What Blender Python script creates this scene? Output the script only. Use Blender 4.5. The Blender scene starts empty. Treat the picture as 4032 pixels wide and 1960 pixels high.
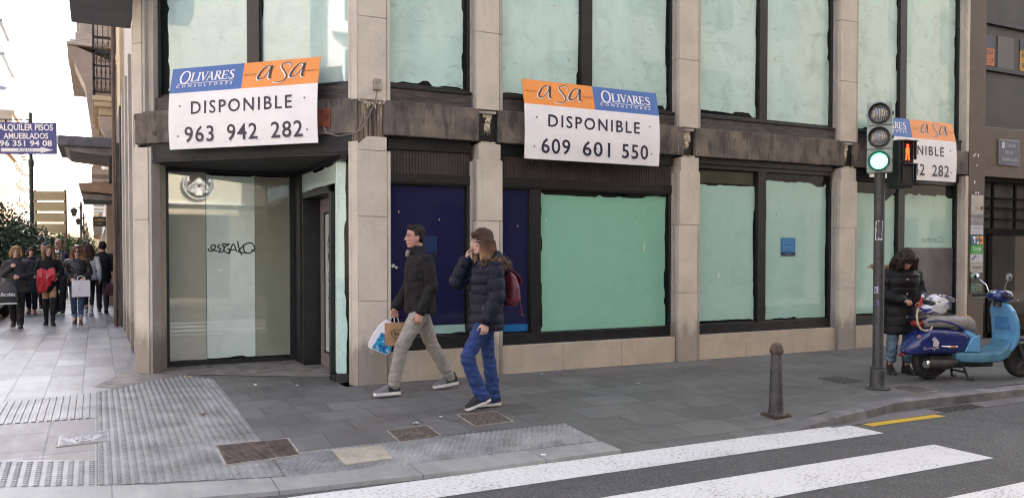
import bpy, bmesh, math, random
from math import sin, cos, pi, radians, sqrt, atan2
from mathutils import Vector, Matrix, noise, Quaternion
V = Vector
random.seed(7)
S = bpy.context.scene
COL = S.collection

# ------------------------------------------------------------------ camera, sky, sun, exposure
CAM = V((-2.579, -8.808, 1.45))
cd = bpy.data.cameras.new('camera'); cam = bpy.data.objects.new('camera', cd); COL.objects.link(cam)
cam.location = CAM
cam.rotation_euler = (radians(90 - 1.251), 0, radians(-26.947))
cd.sensor_width = 36; cd.lens = 28.766; cd.shift_y = 0.0227
cd.clip_start = 0.1; cd.clip_end = 2000
S.camera = cam

SUN = V((0.50, 0.60, 0.63)).normalized()          # direction towards the sun
W = bpy.data.worlds.new('World'); S.world = W; W.use_nodes = True
nt = W.node_tree; bg = nt.nodes['Background']
sky = nt.nodes.new('ShaderNodeTexSky'); sky.sky_type = 'NISHITA'; sky.sun_disc = False
sky.sun_elevation = math.asin(SUN.z); sky.sun_rotation = atan2(SUN.x, SUN.y)
sky.air_density = 0.7; sky.dust_density = 6.0; sky.ozone_density = 0.3
nt.links.new(sky.outputs[0], bg.inputs[0]); bg.inputs[1].default_value = 0.15
sl = bpy.data.lights.new('sun', 'SUN'); sl.energy = 3.0; sl.angle = radians(0.5); sl.color = (1, .95, .86)
so = bpy.data.objects.new('sun', sl); COL.objects.link(so)
so.rotation_euler = SUN.to_track_quat('Z', 'Y').to_euler()
S.view_settings.view_transform = 'Standard'; S.view_settings.look = 'None'
S.view_settings.exposure = 2.75; S.view_settings.gamma = 1
S.render.engine = 'CYCLES'
S.cycles.max_bounces = 8; S.cycles.diffuse_bounces = 5
S.cycles.use_denoising = True; S.cycles.denoiser = 'OPENIMAGEDENOISE'; S.cycles.denoising_prefilter = 'ACCURATE'; S.cycles.denoising_input_passes = 'RGB_ALBEDO_NORMAL'
S.cycles.filter_width = 1.15

# ------------------------------------------------------------------ materials
def srgb(r, g, b):
    f = lambda c: (c/255/12.92) if c/255 <= .04045 else ((c/255+.055)/1.055)**2.4
    return (f(r), f(g), f(b), 1)
def mix3(nt, fac, a, b, mode='MIX'):
    n = nt.nodes.new('ShaderNodeMix'); n.data_type = 'RGBA'; n.blend_type = mode
    for sock, v in ((n.inputs[0], fac), (n.inputs[6], a), (n.inputs[7], b)):
        if hasattr(v, 'is_output'): nt.links.new(v, sock)
        elif isinstance(v, (int, float)): sock.default_value = v
        else: sock.default_value = v if len(v) == 4 else (*v, 1)
    return n.outputs[2]
def c4(c): return c if len(c) == 4 else (*c, 1)
def coords(nt, scale=(1, 1, 1), kind='Object', rot=(0, 0, 0)):
    tc = nt.nodes.new('ShaderNodeTexCoord'); mp = nt.nodes.new('ShaderNodeMapping')
    mp.inputs['Scale'].default_value = scale; mp.inputs['Rotation'].default_value = rot
    nt.links.new(tc.outputs[kind], mp.inputs[0]); return mp.outputs[0]
def nz(nt, vec, scale, detail=4, rough=.55, dist=0):
    n = nt.nodes.new('ShaderNodeTexNoise'); n.inputs['Scale'].default_value = scale
    n.inputs['Detail'].default_value = detail; n.inputs['Roughness'].default_value = rough
    n.inputs['Distortion'].default_value = dist
    nt.links.new(vec, n.inputs['Vector']); return n.outputs['Fac']
def ramp(nt, fac, stops):
    n = nt.nodes.new('ShaderNodeValToRGB'); e = n.color_ramp.elements
    while len(e) < len(stops): e.new(.5)
    for el, (p, c) in zip(e, stops):
        el.position = p; el.color = c4(c) if not isinstance(c, (int, float)) else (c, c, c, 1)
    nt.links.new(fac, n.inputs[0]); return n.outputs[0]
def math_n(nt, op, a, b=None, clamp=False):
    n = nt.nodes.new('ShaderNodeMath'); n.operation = op; n.use_clamp = clamp
    for s, v in ((n.inputs[0], a), (n.inputs[1], b)):
        if v is None: continue
        if hasattr(v, 'is_output'): nt.links.new(v, s)
        else: s.default_value = v
    return n.outputs[0]
def sep(nt, vec):
    n = nt.nodes.new('ShaderNodeSeparateXYZ'); nt.links.new(vec, n.inputs[0]); return n.outputs
def newmat(name):
    m = bpy.data.materials.new(name); m.use_nodes = True
    return m, m.node_tree, m.node_tree.nodes['Principled BSDF']
def bump(nt, bs, h, strength=.3, dist=.01):
    b = nt.nodes.new('ShaderNodeBump'); b.inputs['Strength'].default_value = strength
    b.inputs['Distance'].default_value = dist
    nt.links.new(h, b.inputs['Height']); nt.links.new(b.outputs[0], bs.inputs['Normal'])
MATS = {}
def M(name, col, rough=.6, var=.12, scale=6, bmp=0, bscale=60, metal=0, coat=0, spec=.5, stretch=(1, 1, 1), emit=None, estr=0, sheen=0):
    if name in MATS: return MATS[name]
    m, nt, bs = newmat(name); col = c4(col)
    bs.inputs['Roughness'].default_value = rough; bs.inputs['Metallic'].default_value = metal
    bs.inputs['Coat Weight'].default_value = coat; bs.inputs['Coat Roughness'].default_value = .05
    bs.inputs['Specular IOR Level'].default_value = spec
    if sheen: bs.inputs['Sheen Weight'].default_value = sheen; bs.inputs['Sheen Roughness'].default_value = .6
    if var:
        v = coords(nt, stretch); f = nz(nt, v, scale)
        d = tuple(c*(1-var*2) for c in col[:3]); l = tuple(min(1, c*(1+var*1.6)) for c in col[:3])
        nt.links.new(ramp(nt, f, [(.3, d), (.7, l)]), bs.inputs['Base Color'])
    else: bs.inputs['Base Color'].default_value = col
    if bmp:
        v2 = coords(nt, stretch); bump(nt, bs, nz(nt, v2, bscale, 3), bmp, .01)
    if emit: bs.inputs['Emission Color'].default_value = c4(emit); bs.inputs['Emission Strength'].default_value = estr
    MATS[name] = m; return m

# stone cladding with grime that clings to the foot of the wall and faint run marks
def stone_mat(name, col, grime=1.0):
    m, nt, bs = newmat(name); v = coords(nt)
    f = nz(nt, v, 2.6, 8, .68, .6); f2 = nz(nt, v, 30, 6, .8)
    st = nz(nt, coords(nt, (9, 9, .5)), 2.0, 4)
    c = ramp(nt, f, [(.25, tuple(x*.78 for x in col)), (.55, col), (.8, tuple(min(1, x*1.16) for x in col))])
    c = mix3(nt, ramp(nt, f2, [(.52, 0.0), (.72, .38)]), c, tuple(x*.5 for x in col))
    c = mix3(nt, ramp(nt, nz(nt, coords(nt, (30, 30, .7)), 1.5, 5, .7), [(.60, 0.0), (.70, .30)]), c, tuple(x*.5 for x in col))
    c = mix3(nt, ramp(nt, st, [(.55, 0.0), (.78, .35)]), c, tuple(x*.62 for x in col))
    z = sep(nt, v)[2]
    h = math_n(nt, 'ADD', z, math_n(nt, 'MULTIPLY', nz(nt, coords(nt, (4, 4, 1.2)), 2.5, 5), -.75))
    c = mix3(nt, math_n(nt, 'MULTIPLY', ramp(nt, h, [(.0, 1.0), (.22, 0.0)]), .5*grime), c, (.07, .05, .035))
    nt.links.new(c, bs.inputs['Base Color']); bs.inputs['Roughness'].default_value = .62
    bump(nt, bs, f2, .12, .01); MATS[name] = m; return m
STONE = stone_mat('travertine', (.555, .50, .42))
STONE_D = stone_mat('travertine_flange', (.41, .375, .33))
PLINTH = stone_mat('plinth_stone', (.52, .45, .355), .3)
BRSTONE = stone_mat('brown_stone', (.105, .078, .055), .4)

def beam_mat():
    m, nt, bs = newmat('weathered_beam')
    v = coords(nt); st = nz(nt, coords(nt, (9, 9, 1.3)), 2.0, 7, .75); f = nz(nt, v, 3, 5)
    c = ramp(nt, f, [(.32, (.045, .039, .034)), (.52, (.115, .098, .08)), (.72, (.20, .16, .12))])
    c = mix3(nt, ramp(nt, st, [(.45, 0.0), (.85, .7)]), c, (.20, .165, .135))
    c = mix3(nt, ramp(nt, nz(nt, coords(nt, (5, 5, 2)), 1.3, 3), [(.52, 0.0), (.6, .6)]), c, (.028, .024, .023))
    c = mix3(nt, ramp(nt, nz(nt, coords(nt, (30, 30, 1)), 1.6, 3), [(.66, 0.0), (.75, .6)]), c, (.32, .28, .23))
    nt.links.new(c, bs.inputs['Base Color']); bs.inputs['Roughness'].default_value = .75
    bump(nt, bs, nz(nt, v, 45, 4), .25, .01); return m
BEAM = beam_mat()
def drip_mat():
    m, nt, bs = newmat('plaster_drips')
    st = nz(nt, coords(nt, (22, 22, .9)), 1.9, 5, .6)
    c = ramp(nt, st, [(.38, (.035, .028, .024)), (.47, (.13, .10, .075)), (.6, (.19, .15, .11)), (.66, (.5, .45, .37))])
    nt.links.new(c, bs.inputs['Base Color']); bs.inputs['Roughness'].default_value = .85
    bump(nt, bs, st, .5, .02); return m
DRIP = drip_mat()
BLACK = M('black_frame', (.012, .012, .013), .38, .25, 8, .05, 40)
DKBR = M('dark_bronze', (.024, .020, .019), .5, .25, 5, .1, 30)
FLUTE = M('fluted_metal', (.048, .037, .031), .5, .2, 4, .05, 30)
SOFFIT = M('soffit_dark', (.028, .027, .027), .8, .2, 4)
PLASTER = M('old_plaster', (.50, .44, .33), .9, .25, 18, .6, 40)
SILLM = M('sill_metal', (.05, .042, .038), .55, .35, 6, .15, 30, stretch=(1, 1, 6))

# back-painted shop glass: brushed whitewash seen through glass, with its mirror-smooth face
def paint_mat(name, col, strokes=.25, ior=1.5, streak=(1.2, 1, 1), smear=1.3):
    m, nt, bs = newmat(name); v = coords(nt, streak)
    f = nz(nt, v, 2.2, 5, .6, 1.2); f2 = nz(nt, coords(nt, (1, 1, 9)), 1.3, 4, .5, .8)
    k = ramp(nt, f, [(.3, 1-strokes), (.5, 1.0), (.75, 1+strokes*.35)])
    c = mix3(nt, 1.0, col, k, 'MULTIPLY')
    c = mix3(nt, ramp(nt, f2, [(.58, 0.0), (.75, strokes*1.1)]), c, tuple(x*.55 for x in col))
    n = nt.nodes.new('ShaderNodeTexNoise'); n.inputs['Scale'].default_value = 3.2; n.inputs['Detail'].default_value = 6
    n.inputs['Distortion'].default_value = 2.5; nt.links.new(coords(nt, (1, 1, 2.2)), n.inputs[0])
    c = mix3(nt, ramp(nt, n.outputs[0], [(.62, 0.0), (.69, strokes*smear)]), c, tuple(x*.35 for x in col))
    nt.links.new(c, bs.inputs['Base Color'])
    bs.inputs['Roughness'].default_value = .02; bs.inputs['IOR'].default_value = ior
    return m
MINT_UP = paint_mat('whitewashed_glass', (.50, .685, .63), .16, 1.6, smear=2.0)
MINT_CO = paint_mat('corner_whitewash', (.48, .635, .59), .12, 1.95, smear=1.5)
MINT_LO = paint_mat('mint_painted_glass', (.36, .565, .50), .08, 1.5)
GREEN = paint_mat('green_painted_glass', (.235, .50, .37), .05, 1.5)
NAVY = paint_mat('navy_film', (.016, .017, .060), .05, 1.33)
BLUEST = paint_mat('blue_film', (.015, .15, .38), .05, 1.5)
OLIVE = paint_mat('olive_film', (.38, .40, .315), .06, 2.5)
OLIVE2 = paint_mat('dark_olive_film', (.26, .275, .205), .08, 2.0)
MINT_E = paint_mat('entrance_whitewash', (.60, .73, .66), .10, 2.2)
DARKGL = M('dark_glass', (.010, .014, .013), .05, 0, spec=.25)
OLGL = M('olive_dark_glass', (.05, .055, .035), .04, .2, 2)
GREYBD = M('grey_board', (.135, .13, .13), .7, .18, 2.5)

def slab_mat(name, col, bw, bh, rough, joint=.5, var=.25, rot=0, off=.5, jw=.012, spec=.5, blot=.3):
    m, nt, bs = newmat(name); v = coords(nt, (1, 1, 1), 'Object', (0, 0, rot))
    b = nt.nodes.new('ShaderNodeTexBrick'); nt.links.new(v, b.inputs[0])
    b.offset = off; b.inputs['Scale'].default_value = 1; b.inputs['Brick Width'].default_value = bw
    b.inputs['Row Height'].default_value = bh; b.inputs['Mortar Size'].default_value = jw/2
    b.inputs['Mortar Smooth'].default_value = .3; b.inputs['Bias'].default_value = 0
    b.inputs[1].default_value = c4(tuple(x*(1-var) for x in col)); b.inputs[2].default_value = c4(tuple(x*(1+var) for x in col))
    b.inputs[3].default_value = c4(tuple(x*joint for x in col))
    f = nz(nt, coords(nt, (2.5, .8, 1), 'Object', (0, 0, rot)), 3, 6, .7); f2 = nz(nt, coords(nt), 60, 3)
    c = mix3(nt, 1.0, b.outputs[0], ramp(nt, f, [(.3, 1-blot), (.7, 1+blot*.6)]), 'MULTIPLY')
    c = mix3(nt, ramp(nt, f2, [(.6, 0.0), (.75, .35)]), c, tuple(x*1.7 for x in col))
    c = mix3(nt, ramp(nt, nz(nt, coords(nt), 1.4, 4), [(.55, 0.0), (.72, .35)]), c, tuple(x*.55 for x in col))
    vo = nt.nodes.new('ShaderNodeTexVoronoi'); vo.inputs['Scale'].default_value = 3.3; nt.links.new(coords(nt), vo.inputs[0])
    gum = ramp(nt, vo.outputs[0], [(.035, .75), (.06, 0.0)]); c = mix3(nt, gum, c, mix3(nt, math_n(nt, 'GREATER_THAN', sep(nt, vo.outputs[1])[0], .55), tuple(x*.42 for x in col), tuple(x*1.6 for x in col)))
    c = mix3(nt, ramp(nt, nz(nt, coords(nt, (1, 1, 1)), .55, 6, .6, 1.5), [(.52, 0.0), (.68, .4)]), c, tuple(x*k for x, k in zip(col, (.62, .56, .5))))
    nt.links.new(c, bs.inputs['Base Color'])
    r = ramp(nt, f, [(.3, rough-.12), (.7, rough+.12)]); nt.links.new(r, bs.inputs['Roughness'])
    bs.inputs['Specular IOR Level'].default_value = spec
    h = math_n(nt, 'ADD', math_n(nt, 'MULTIPLY', b.outputs[1], -1.0), math_n(nt, 'MULTIPLY', f2, .25))
    bump(nt, bs, h, .4, .004); return m
PAVE = slab_mat('dark_paving', (.116, .115, .108), .60, .40, .55, .62, .17, 0, .5, .015, .35, .2)
SLAB = slab_mat('pale_street_slabs', (.22, .224, .218), .56, .34, .40, .4, .36, pi/2, .37, .016, .6, .22)
KERBM = slab_mat('kerb_stone', (.25, .255, .24), 1.0, 2.0, .5, .5, .12, 0, .5, .012, .5, .3)
CONC = M('entrance_screed', (.215, .19, .168), .8, .22, 5, .3, 90)
TACT = M('tactile_tile', (.205, .208, .202), .42, .25, 3, .15, 90)
def road_mat():
    m, nt, bs = newmat('asphalt'); v = coords(nt)
    f = nz(nt, v, 85, 4, .85); g = nz(nt, v, .9, 6, .7, 1.0)
    c = ramp(nt, f, [(.38, (.028, .028, .027)), (.53, (.066, .066, .063)), (.66, (.19, .19, .18))])
    c = mix3(nt, 1.0, c, ramp(nt, g, [(.3, .68), (.7, 1.22)]), 'MULTIPLY')
    nt.links.new(c, bs.inputs['Base Color']); bs.inputs['Roughness'].default_value = .8
    bump(nt, bs, f, .5, .008); return m
ROADM = road_mat()
def paintline_mat(name, col, wear):
    m, nt, bs = newmat(name); v = coords(nt)
    f = nz(nt, coords(nt, (1, 2.2, 1)), 26, 6, .75); g = nz(nt, v, 2.2, 3)
    k = math_n(nt, 'ADD', f, math_n(nt, 'MULTIPLY', g, .22))
    c = mix3(nt, ramp(nt, k, [(wear, 0.0), (wear+.07, .8)]), col, (.09, .087, .09))
    c = mix3(nt, ramp(nt, nz(nt, v, 120, 2), [(.5, 0.0), (.75, .3)]), c, tuple(x*.6 for x in col))
    nt.links.new(c, bs.inputs['Base Color']); bs.inputs['Roughness'].default_value = .65
    bump(nt, bs, f, .4, .006); return m
WHITEL = paintline_mat('white_road_paint', (.58, .585, .56), .655)
YELLOWL = paintline_mat('yellow_road_paint', (.50, .33, .02), .68)
WHITE = M('sign_white', (.80, .79, .80), .35, .02, 3)
ORANGE = M('sign_orange', (.76, .26, .045), .35, .03, 3)
BLUE = M('sign_blue', (.035, .125, .38), .35, .03, 3)
NAVYINK = M('navy_ink', (.018, .018, .045), .4, 0)
BRINK = M('brown_ink', (.22, .07, .02), .4, 0)
WINK = M('white_ink', (.8, .8, .8), .4, 0)
BLACKINK = M('black_ink', (.012, .012, .012), .5, 0)
GREYINK = M('grey_ink', (.3, .33, .33), .6, 0)
STEEL = M('steel_bolt', (.25, .25, .26), .4, .2, 20, metal=.8)
RUST = M('rust_red', (.075, .045, .034), .85, .35, 14, .3, 50)
RUSTB = M('rusty_red_primer', (.20, .055, .028), .85, .25, 9, .2, 40)

# ------------------------------------------------------------------ mesh helpers
class MB:
    def __init__(s): s.v = []; s.f = []; s.m = []; s.mi = 0
    def add(s, vs, fs, mi=None):
        o = len(s.v); s.v += [tuple(p) for p in vs]; s.f += [tuple(i+o for i in f) for f in fs]
        s.m += [s.mi if mi is None else mi]*len(fs); return s
    def box(s, a, b, mi=None, X=None):
        x0, y0, z0 = a; x1, y1, z1 = b
        x0, x1 = min(x0, x1), max(x0, x1); y0, y1 = min(y0, y1), max(y0, y1); z0, z1 = min(z0, z1), max(z0, z1)
        P = [(x0, y0, z0), (x1, y0, z0), (x1, y1, z0), (x0, y1, z0), (x0, y0, z1), (x1, y0, z1), (x1, y1, z1), (x0, y1, z1)]
        if X is not None: P = [X @ V(p) for p in P]
        return s.add(P, [(0, 3, 2, 1), (4, 5, 6, 7), (0, 1, 5, 4), (1, 2, 6, 5), (2, 3, 7, 6), (3, 0, 4, 7)], mi)
    def prism(s, poly, X, d, mi=None):
        # poly: 2d points counter-clockwise in X's local xy, extruded from local z=0 to z=d
        n = len(poly); P = [X @ V((x, y, 0)) for x, y in poly] + [X @ V((x, y, d)) for x, y in poly]
        F = [tuple(range(n-1, -1, -1)), tuple(range(n, 2*n))] + [(i, (i+1) % n, n+(i+1) % n, n+i) for i in range(n)]
        return s.add(P, F, mi)
    def rings(s, R, cap=True, mi=None, closed=True):
        n = len(R[0]); P = [p for r in R for p in r]; F = []
        for k in range(len(R)-1):
            for i in range(n if closed else n-1):
                j = (i+1) % n; F.append((k*n+i, k*n+j, (k+1)*n+j, (k+1)*n+i))
        if cap: F += [tuple(range(n-1, -1, -1)), tuple((len(R)-1)*n+i for i in range(n))]
        return s.add(P, F, mi)
    def tube(s, path, rad, n=10, cap=True, mi=None, flat=1.0, up=None):
        path = [V(p) for p in path]; R = []; rad = rad if hasattr(rad, '__len__') else [rad]*len(path); u = up
        for i, p in enumerate(path):
            t = (path[min(i+1, len(path)-1)]-path[max(i-1, 0)]).normalized()
            if u is None: u = t.orthogonal()
            u = (u - t*u.dot(t)); u = u.normalized() if u.length > 1e-6 else t.orthogonal(); w = t.cross(u)
            R.append([p + (u*cos(2*pi*k/n) + w*sin(2*pi*k/n)*flat)*rad[i] for k in range(n)])
        return s.rings(R, cap, mi)
    def cyl(s, a, b, r, r2=None, n=20, mi=None): return s.tube([a, b], [r, r if r2 is None else r2], n, True, mi)
    def lathe(s, prof, c=(0, 0, 0), n=24, mi=None, X=None):
        R = []
        for r, z in prof:
            ring = [V((c[0]+r*cos(2*pi*k/n), c[1]+r*sin(2*pi*k/n), c[2]+z)) for k in range(n)]
            R.append([X @ p for p in ring] if X is not None else ring)
        return s.rings(R, True, mi)
    def ell(s, c, r, n=16, m=10, mi=None, X=None):
        R = []; c = V(c)
        for j in range(m+1):
            a = -pi/2 + pi*(j+.02)/(m+.04); ring = []
            for k in range(n):
                p = c + V((r[0]*cos(a)*cos(2*pi*k/n), r[1]*cos(a)*sin(2*pi*k/n), r[2]*sin(a)))
                ring.append(X @ p if X is not None else p)
            R.append(ring)
        return s.rings(R, True, mi)
    def xf(s, X): s.v = [tuple(X @ V(p)) for p in s.v]; return s
    def mesh(s, name, mats, smooth=35):
        me = bpy.data.meshes.new(name); me.from_pydata(s.v, [], s.f)
        mats = mats if isinstance(mats, (list, tuple)) else [mats]
        for m in mats: me.materials.append(m)
        if any(s.m): me.polygons.foreach_set('material_index', s.m)
        bm = bmesh.new(); bm.from_mesh(me); bmesh.ops.recalc_face_normals(bm, faces=bm.faces[:]); bm.to_mesh(me); bm.free()
        if smooth: me.shade_smooth(); me.set_sharp_from_angle(angle=radians(smooth))
        me.update(); return me
    def build(s, name, mats, parent=None, smooth=35, bevel=0, loc=None):
        return place(name, s.mesh(name, mats, smooth), parent, bevel, loc)
def place(name, me, parent=None, bevel=0, loc=None):
    o = bpy.data.objects.new(name, me); COL.objects.link(o)
    if parent is not None:
        o.parent = parent
        if parent.get('_world'): o.location = [-c for c in root_loc(parent)] if parent.type == 'EMPTY' else (0, 0, 0)
        if parent.get('_world'): o['_world'] = 1
    if loc is not None: o.location = loc
    if bevel:
        b = o.modifiers.new('bevel', 'BEVEL'); b.width = bevel; b.segments = 2; b.limit_method = 'ANGLE'; b.angle_limit = radians(40)
    return o
def root_loc(p): return p.location
def tag(o, label=None, cat=None, group=None, kind=None):
    if label: o['label'] = label
    if cat: o['category'] = cat
    if group: o['group'] = group
    if kind: o['kind'] = kind
    return o
def thing(name, label, cat, loc=(0, 0, 0), rz=0, group=None, world=False):
    # an Empty at the base of the thing; with world=True its parts are modelled in world coordinates
    o = bpy.data.objects.new(name, None); COL.objects.link(o); o.location = loc; o.rotation_euler = (0, 0, rz)
    o.empty_display_size = .2
    if world: o['_world'] = 1
    return tag(o, label, cat, group)
def struct(o): o['kind'] = 'structure'; return o
def copy_tree(o, parent=None):
    c = o.copy(); COL.objects.link(c); c.parent = parent
    for ch in list(o.children): copy_tree(ch, c)
    return c
def frame(o, x, y, z=None):
    x = V(x).normalized(); y = V(y); y = (y - x*y.dot(x)).normalized(); z = x.cross(y)
    return Matrix(((x.x, y.x, z.x, o[0]), (x.y, y.y, z.y, o[1]), (x.z, y.z, z.z, o[2]), (0, 0, 0, 1)))
def facing(o, right, up=(0, 0, 1)): return frame(o, right, up)      # local z points at the viewer

def text_mb(body, h, spacing=1.0, bold=0.0, shear=0.0, align='CENTER', ext=.0015, sx=1.0, width=None, X=None, mi=0, mb=None, mirror=False):
    cu = bpy.data.curves.new('txt', 'FONT'); cu.body = body; cu.align_x = align; cu.align_y = 'CENTER'
    cu.size = 1; cu.space_character = spacing; cu.offset = bold; cu.shear = shear; cu.extrude = 0; cu.resolution_u = 3
    o = bpy.data.objects.new('txt', cu); COL.objects.link(o)
    dg = bpy.context.evaluated_depsgraph_get(); me = bpy.data.meshes.new_from_object(o.evaluated_get(dg))
    vs = [v.co.copy() for v in me.vertices]; fs = [tuple(p.vertices) for p in me.polygons]
    bpy.data.objects.remove(o); bpy.data.curves.remove(cu); bpy.data.meshes.remove(me)
    if not vs: return mb or MB()
    xs = [p.x for p in vs]; ys = [p.y for p in vs]; w0 = max(xs)-min(xs); h0 = max(ys)-min(ys)
    k = h/.73; kx = (width/w0) if width else k*sx
    cx = (max(xs)+min(xs))/2 if align == 'CENTER' else 0; cy = (max(ys)+min(ys))/2 if align == 'CENTER' else 0
    out = mb if mb is not None else MB()
    P = [V(((p.x-cx)*kx*(-1 if mirror else 1), (p.y-cy)*k, ext)) for p in vs]
    if X is not None: P = [X @ p for p in P]
    out.add(P, fs, mi); return out
def stroke_mb(mb, pts, w, X, n=40, mi=0, lift=.001, closed=False):
    # a flat brushed line: Catmull-Rom through 2d points, w = width or list of widths
    P = [V((p[0], p[1], 0)) for p in pts]; ws = w if hasattr(w, '__len__') else [w]*len(P)
    q = []; N = len(P)
    seg = max(2, n//max(1, N-1))
    for i in range(N-1):
        p0, p1, p2, p3 = P[max(i-1, 0)], P[i], P[i+1], P[min(i+2, N-1)]
        for k in range(seg + (1 if i == N-2 else 0)):
            t = k/seg; a = .5*((2*p1)+(p2-p0)*t+(2*p0-5*p1+4*p2-p3)*t*t+(3*p1-p0-3*p2+p3)*t**3)
            q.append((a, ws[i]*(1-t)+ws[i+1]*t))
    vs = []; fs = []
    for i, (p, ww) in enumerate(q):
        t = (q[min(i+1, len(q)-1)][0]-q[max(i-1, 0)][0]); t = t.normalized() if t.length > 1e-9 else V((1, 0, 0))
        nn = V((-t.y, t.x, 0))*ww/2
        vs += [X @ (p+nn+V((0, 0, lift))), X @ (p-nn+V((0, 0, lift)))]
        if i: fs.append((2*i-2, 2*i-1, 2*i+1, 2*i))
    mb.add(vs, fs, mi); return mb
def ragged(x0, y0, x1, y1, amp=.02, n=14, seed=0, amps=None):
    # rectangle whose edges wander like a brushed coat of paint; amps = (bottom, right, top, left)
    r = random.Random(seed); A = amps or (amp,)*4; pts = []
    def edge(a, b, am, nrm, L):
        k = max(4, int(n*L)); out = []; cur = 0
        for i in range(k):
            t = i/k
            if r.random() < .22: cur = r.uniform(-.2, 1)*am
            cur += r.uniform(-.22, .22)*am*.5; cur = max(-.3*am, min(am*1.2, cur))
            out.append((a[0]+(b[0]-a[0])*t+nrm[0]*cur, a[1]+(b[1]-a[1])*t+nrm[1]*cur))
        return out
    pts += edge((x0, y0), (x1, y0), A[0], (0, 1), x1-x0)
    pts += edge((x1, y0), (x1, y1), A[1], (-1, 0), y1-y0)
    pts += edge((x1, y1), (x0, y1), A[2], (0, -1), x1-x0)
    pts += edge((x0, y1), (x0, y0), A[3], (1, 0), y1-y0)
    return pts

# ------------------------------------------------------------------ ground
ZR = -0.16
def zg(x, y):
    z = .02*min(y, 0)
    if y < -1.9:
        t = min(max((-1.9-y)/1.45, 0), 1.15); rz = max(-.038+t*(ZR+.05), ZR+.012)
        b = min(max((3.75-x)/.85, 0), 1); b = b*b*(3-2*b); z = z*(1-b)+rz*b
    return z
def sheet(name, polys, step, mat, lift=0, zf=zg, parent=None):
    bm = bmesh.new()
    for poly in polys:
        xs = [p[0] for p in poly]; ys = [p[1] for p in poly]; b = bmesh.new()
        nx = max(1, int((max(xs)-min(xs))/step)); ny = max(1, int((max(ys)-min(ys))/step))
        bmesh.ops.create_grid(b, x_segments=nx, y_segments=ny, size=.5)
        for v in b.verts: v.co = V((min(xs)+(v.co.x+.5)*(max(xs)-min(xs)), min(ys)+(v.co.y+.5)*(max(ys)-min(ys)), 0))
        n = len(poly)
        for i in range(n):
            p, q = V((*poly[i], 0)), V((*poly[(i+1) % n], 0)); nn = (q-p).cross(V((0, 0, 1)))   # outward for ccw
            bmesh.ops.bisect_plane(b, geom=b.verts[:]+b.edges[:]+b.faces[:], plane_co=p, plane_no=nn, clear_outer=True)
        for v in b.verts: v.co.z = zf(v.co.x, v.co.y)+lift
        me = bpy.data.meshes.new('t'); b.to_mesh(me); b.free(); bm.from_mesh(me); bpy.data.meshes.remove(me)
    bmesh.ops.remove_doubles(bm, verts=bm.verts[:], dist=.0005)
    for f in bm.faces:
        f.normal_update()
        if f.normal.z < 0: f.normal_flip()
    me = bpy.data.meshes.new(name); bm.to_mesh(me); bm.free(); me.materials.append(mat)
    return place(name, me, parent)

struct(sheet('road', [[(-400, -300), (500, -300), (500, 600), (-400, 600)]], 50, ROADM, 0, lambda x, y: ZR))
KI = [(-7.2, -.9), (-5.2, -1.55), (-4.1, -2.05), (-3.16, -2.5), (-2.26, -2.80), (-1.42, -2.96), (-.15, -3.02), (1.2, -3.03)]
KO = [(-7.5, -1.15), (-5.35, -1.85), (-4.25, -2.37), (-3.30, -2.78), (-2.36, -3.10), (-1.46, -3.25), (-.12, -3.33), (1.2, -3.33)]
# pale slabs of the side street
PL = []
ext = [(-60, 3)] + []
PL.append([(-7.2, -.9), (-5.2, -1.55), (-5.2, .6), (-7.2, .6)])
PL.append([(-5.2, -1.55), (-4.1, -2.05), (-4.1, .6), (-5.2, .6)])
PL.append([(-4.1, -2.05), (-3.16, -2.5), (-3.16, .6), (-4.1, .6)])
PL.append([(-3.16, -2.5), (-2.59, -2.71), (-2.59, .6), (-3.16, .6)])
PL.append([(-7.2, .6), (-2.59, .6), (-2.59, 3.0), (-7.2, 3.0)]); PL.append([(-2.59, .83), (-1.92, 1.53), (-2.0, 3.0), (-2.59, 3.0)])
PL.append([(-7.2, 3.0), (-2.1, 3.0), (-2.1, 90), (-7.2, 90)])
struct(sheet('side_street_pavement', PL, .4, SLAB))
# dark paving along the shop front
PD = []
for (a, b), (c, d) in zip(KI[4:], KI[5:]): PD.append([(a, b), (c, d), (c, 0), (a, 0)])
PD.append([(-2.59, -2.71), (-2.26, -2.80), (-2.26, 1.2), (-2.59, .83)])
PD.append([(-2.26, 0), (-.35, 0), (-.35, .9), (-1.67, 1.76), (-2.26, 1.2)])
PD.append([(-.35, 0), (0.2, 0), (0.2, .55), (-.35, .9)])
PD.append([(1.2, -3.33), (3.55, -3.33), (3.55, .3), (1.2, .3)])
PD.append([(-.15, 0), (1.2, 0), (1.2, .3), (-.15, .3)])
PD.append([(3.55, -3.18), (4.8, -3.0), (4.8, .3), (3.55, .3)])
PD.append([(4.8, -3.0), (60, -3.0), (60, .3), (4.8, .3)])
struct(sheet('pavement', PD, .3, PAVE))
struct(sheet('entrance_floor', [[(-2.42, 1.02), (-1.67, 1.765), (-1.67, 2.9), (-2.1, 2.9), (-2.62, 1.22)], [(-1.67, 1.765), (-.35, .905), (.25, .5), (.3, 2.9), (-1.67, 2.9)]], 1, CONC, .003, lambda x, y: 0))
sk = MB(); XS_ = [1.2+.15*i for i in range(17)]
sk.rings([[V((x, -3.325, zg(x, -3.33)+.001)), V((x, -3.345, zg(x, -3.33)-.004)), V((x, -3.36, ZR-.01)), V((x, -3.325, ZR-.01))] for x in XS_])
struct(sk.build('pavement_edge', PAVE, None, 30))
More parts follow.
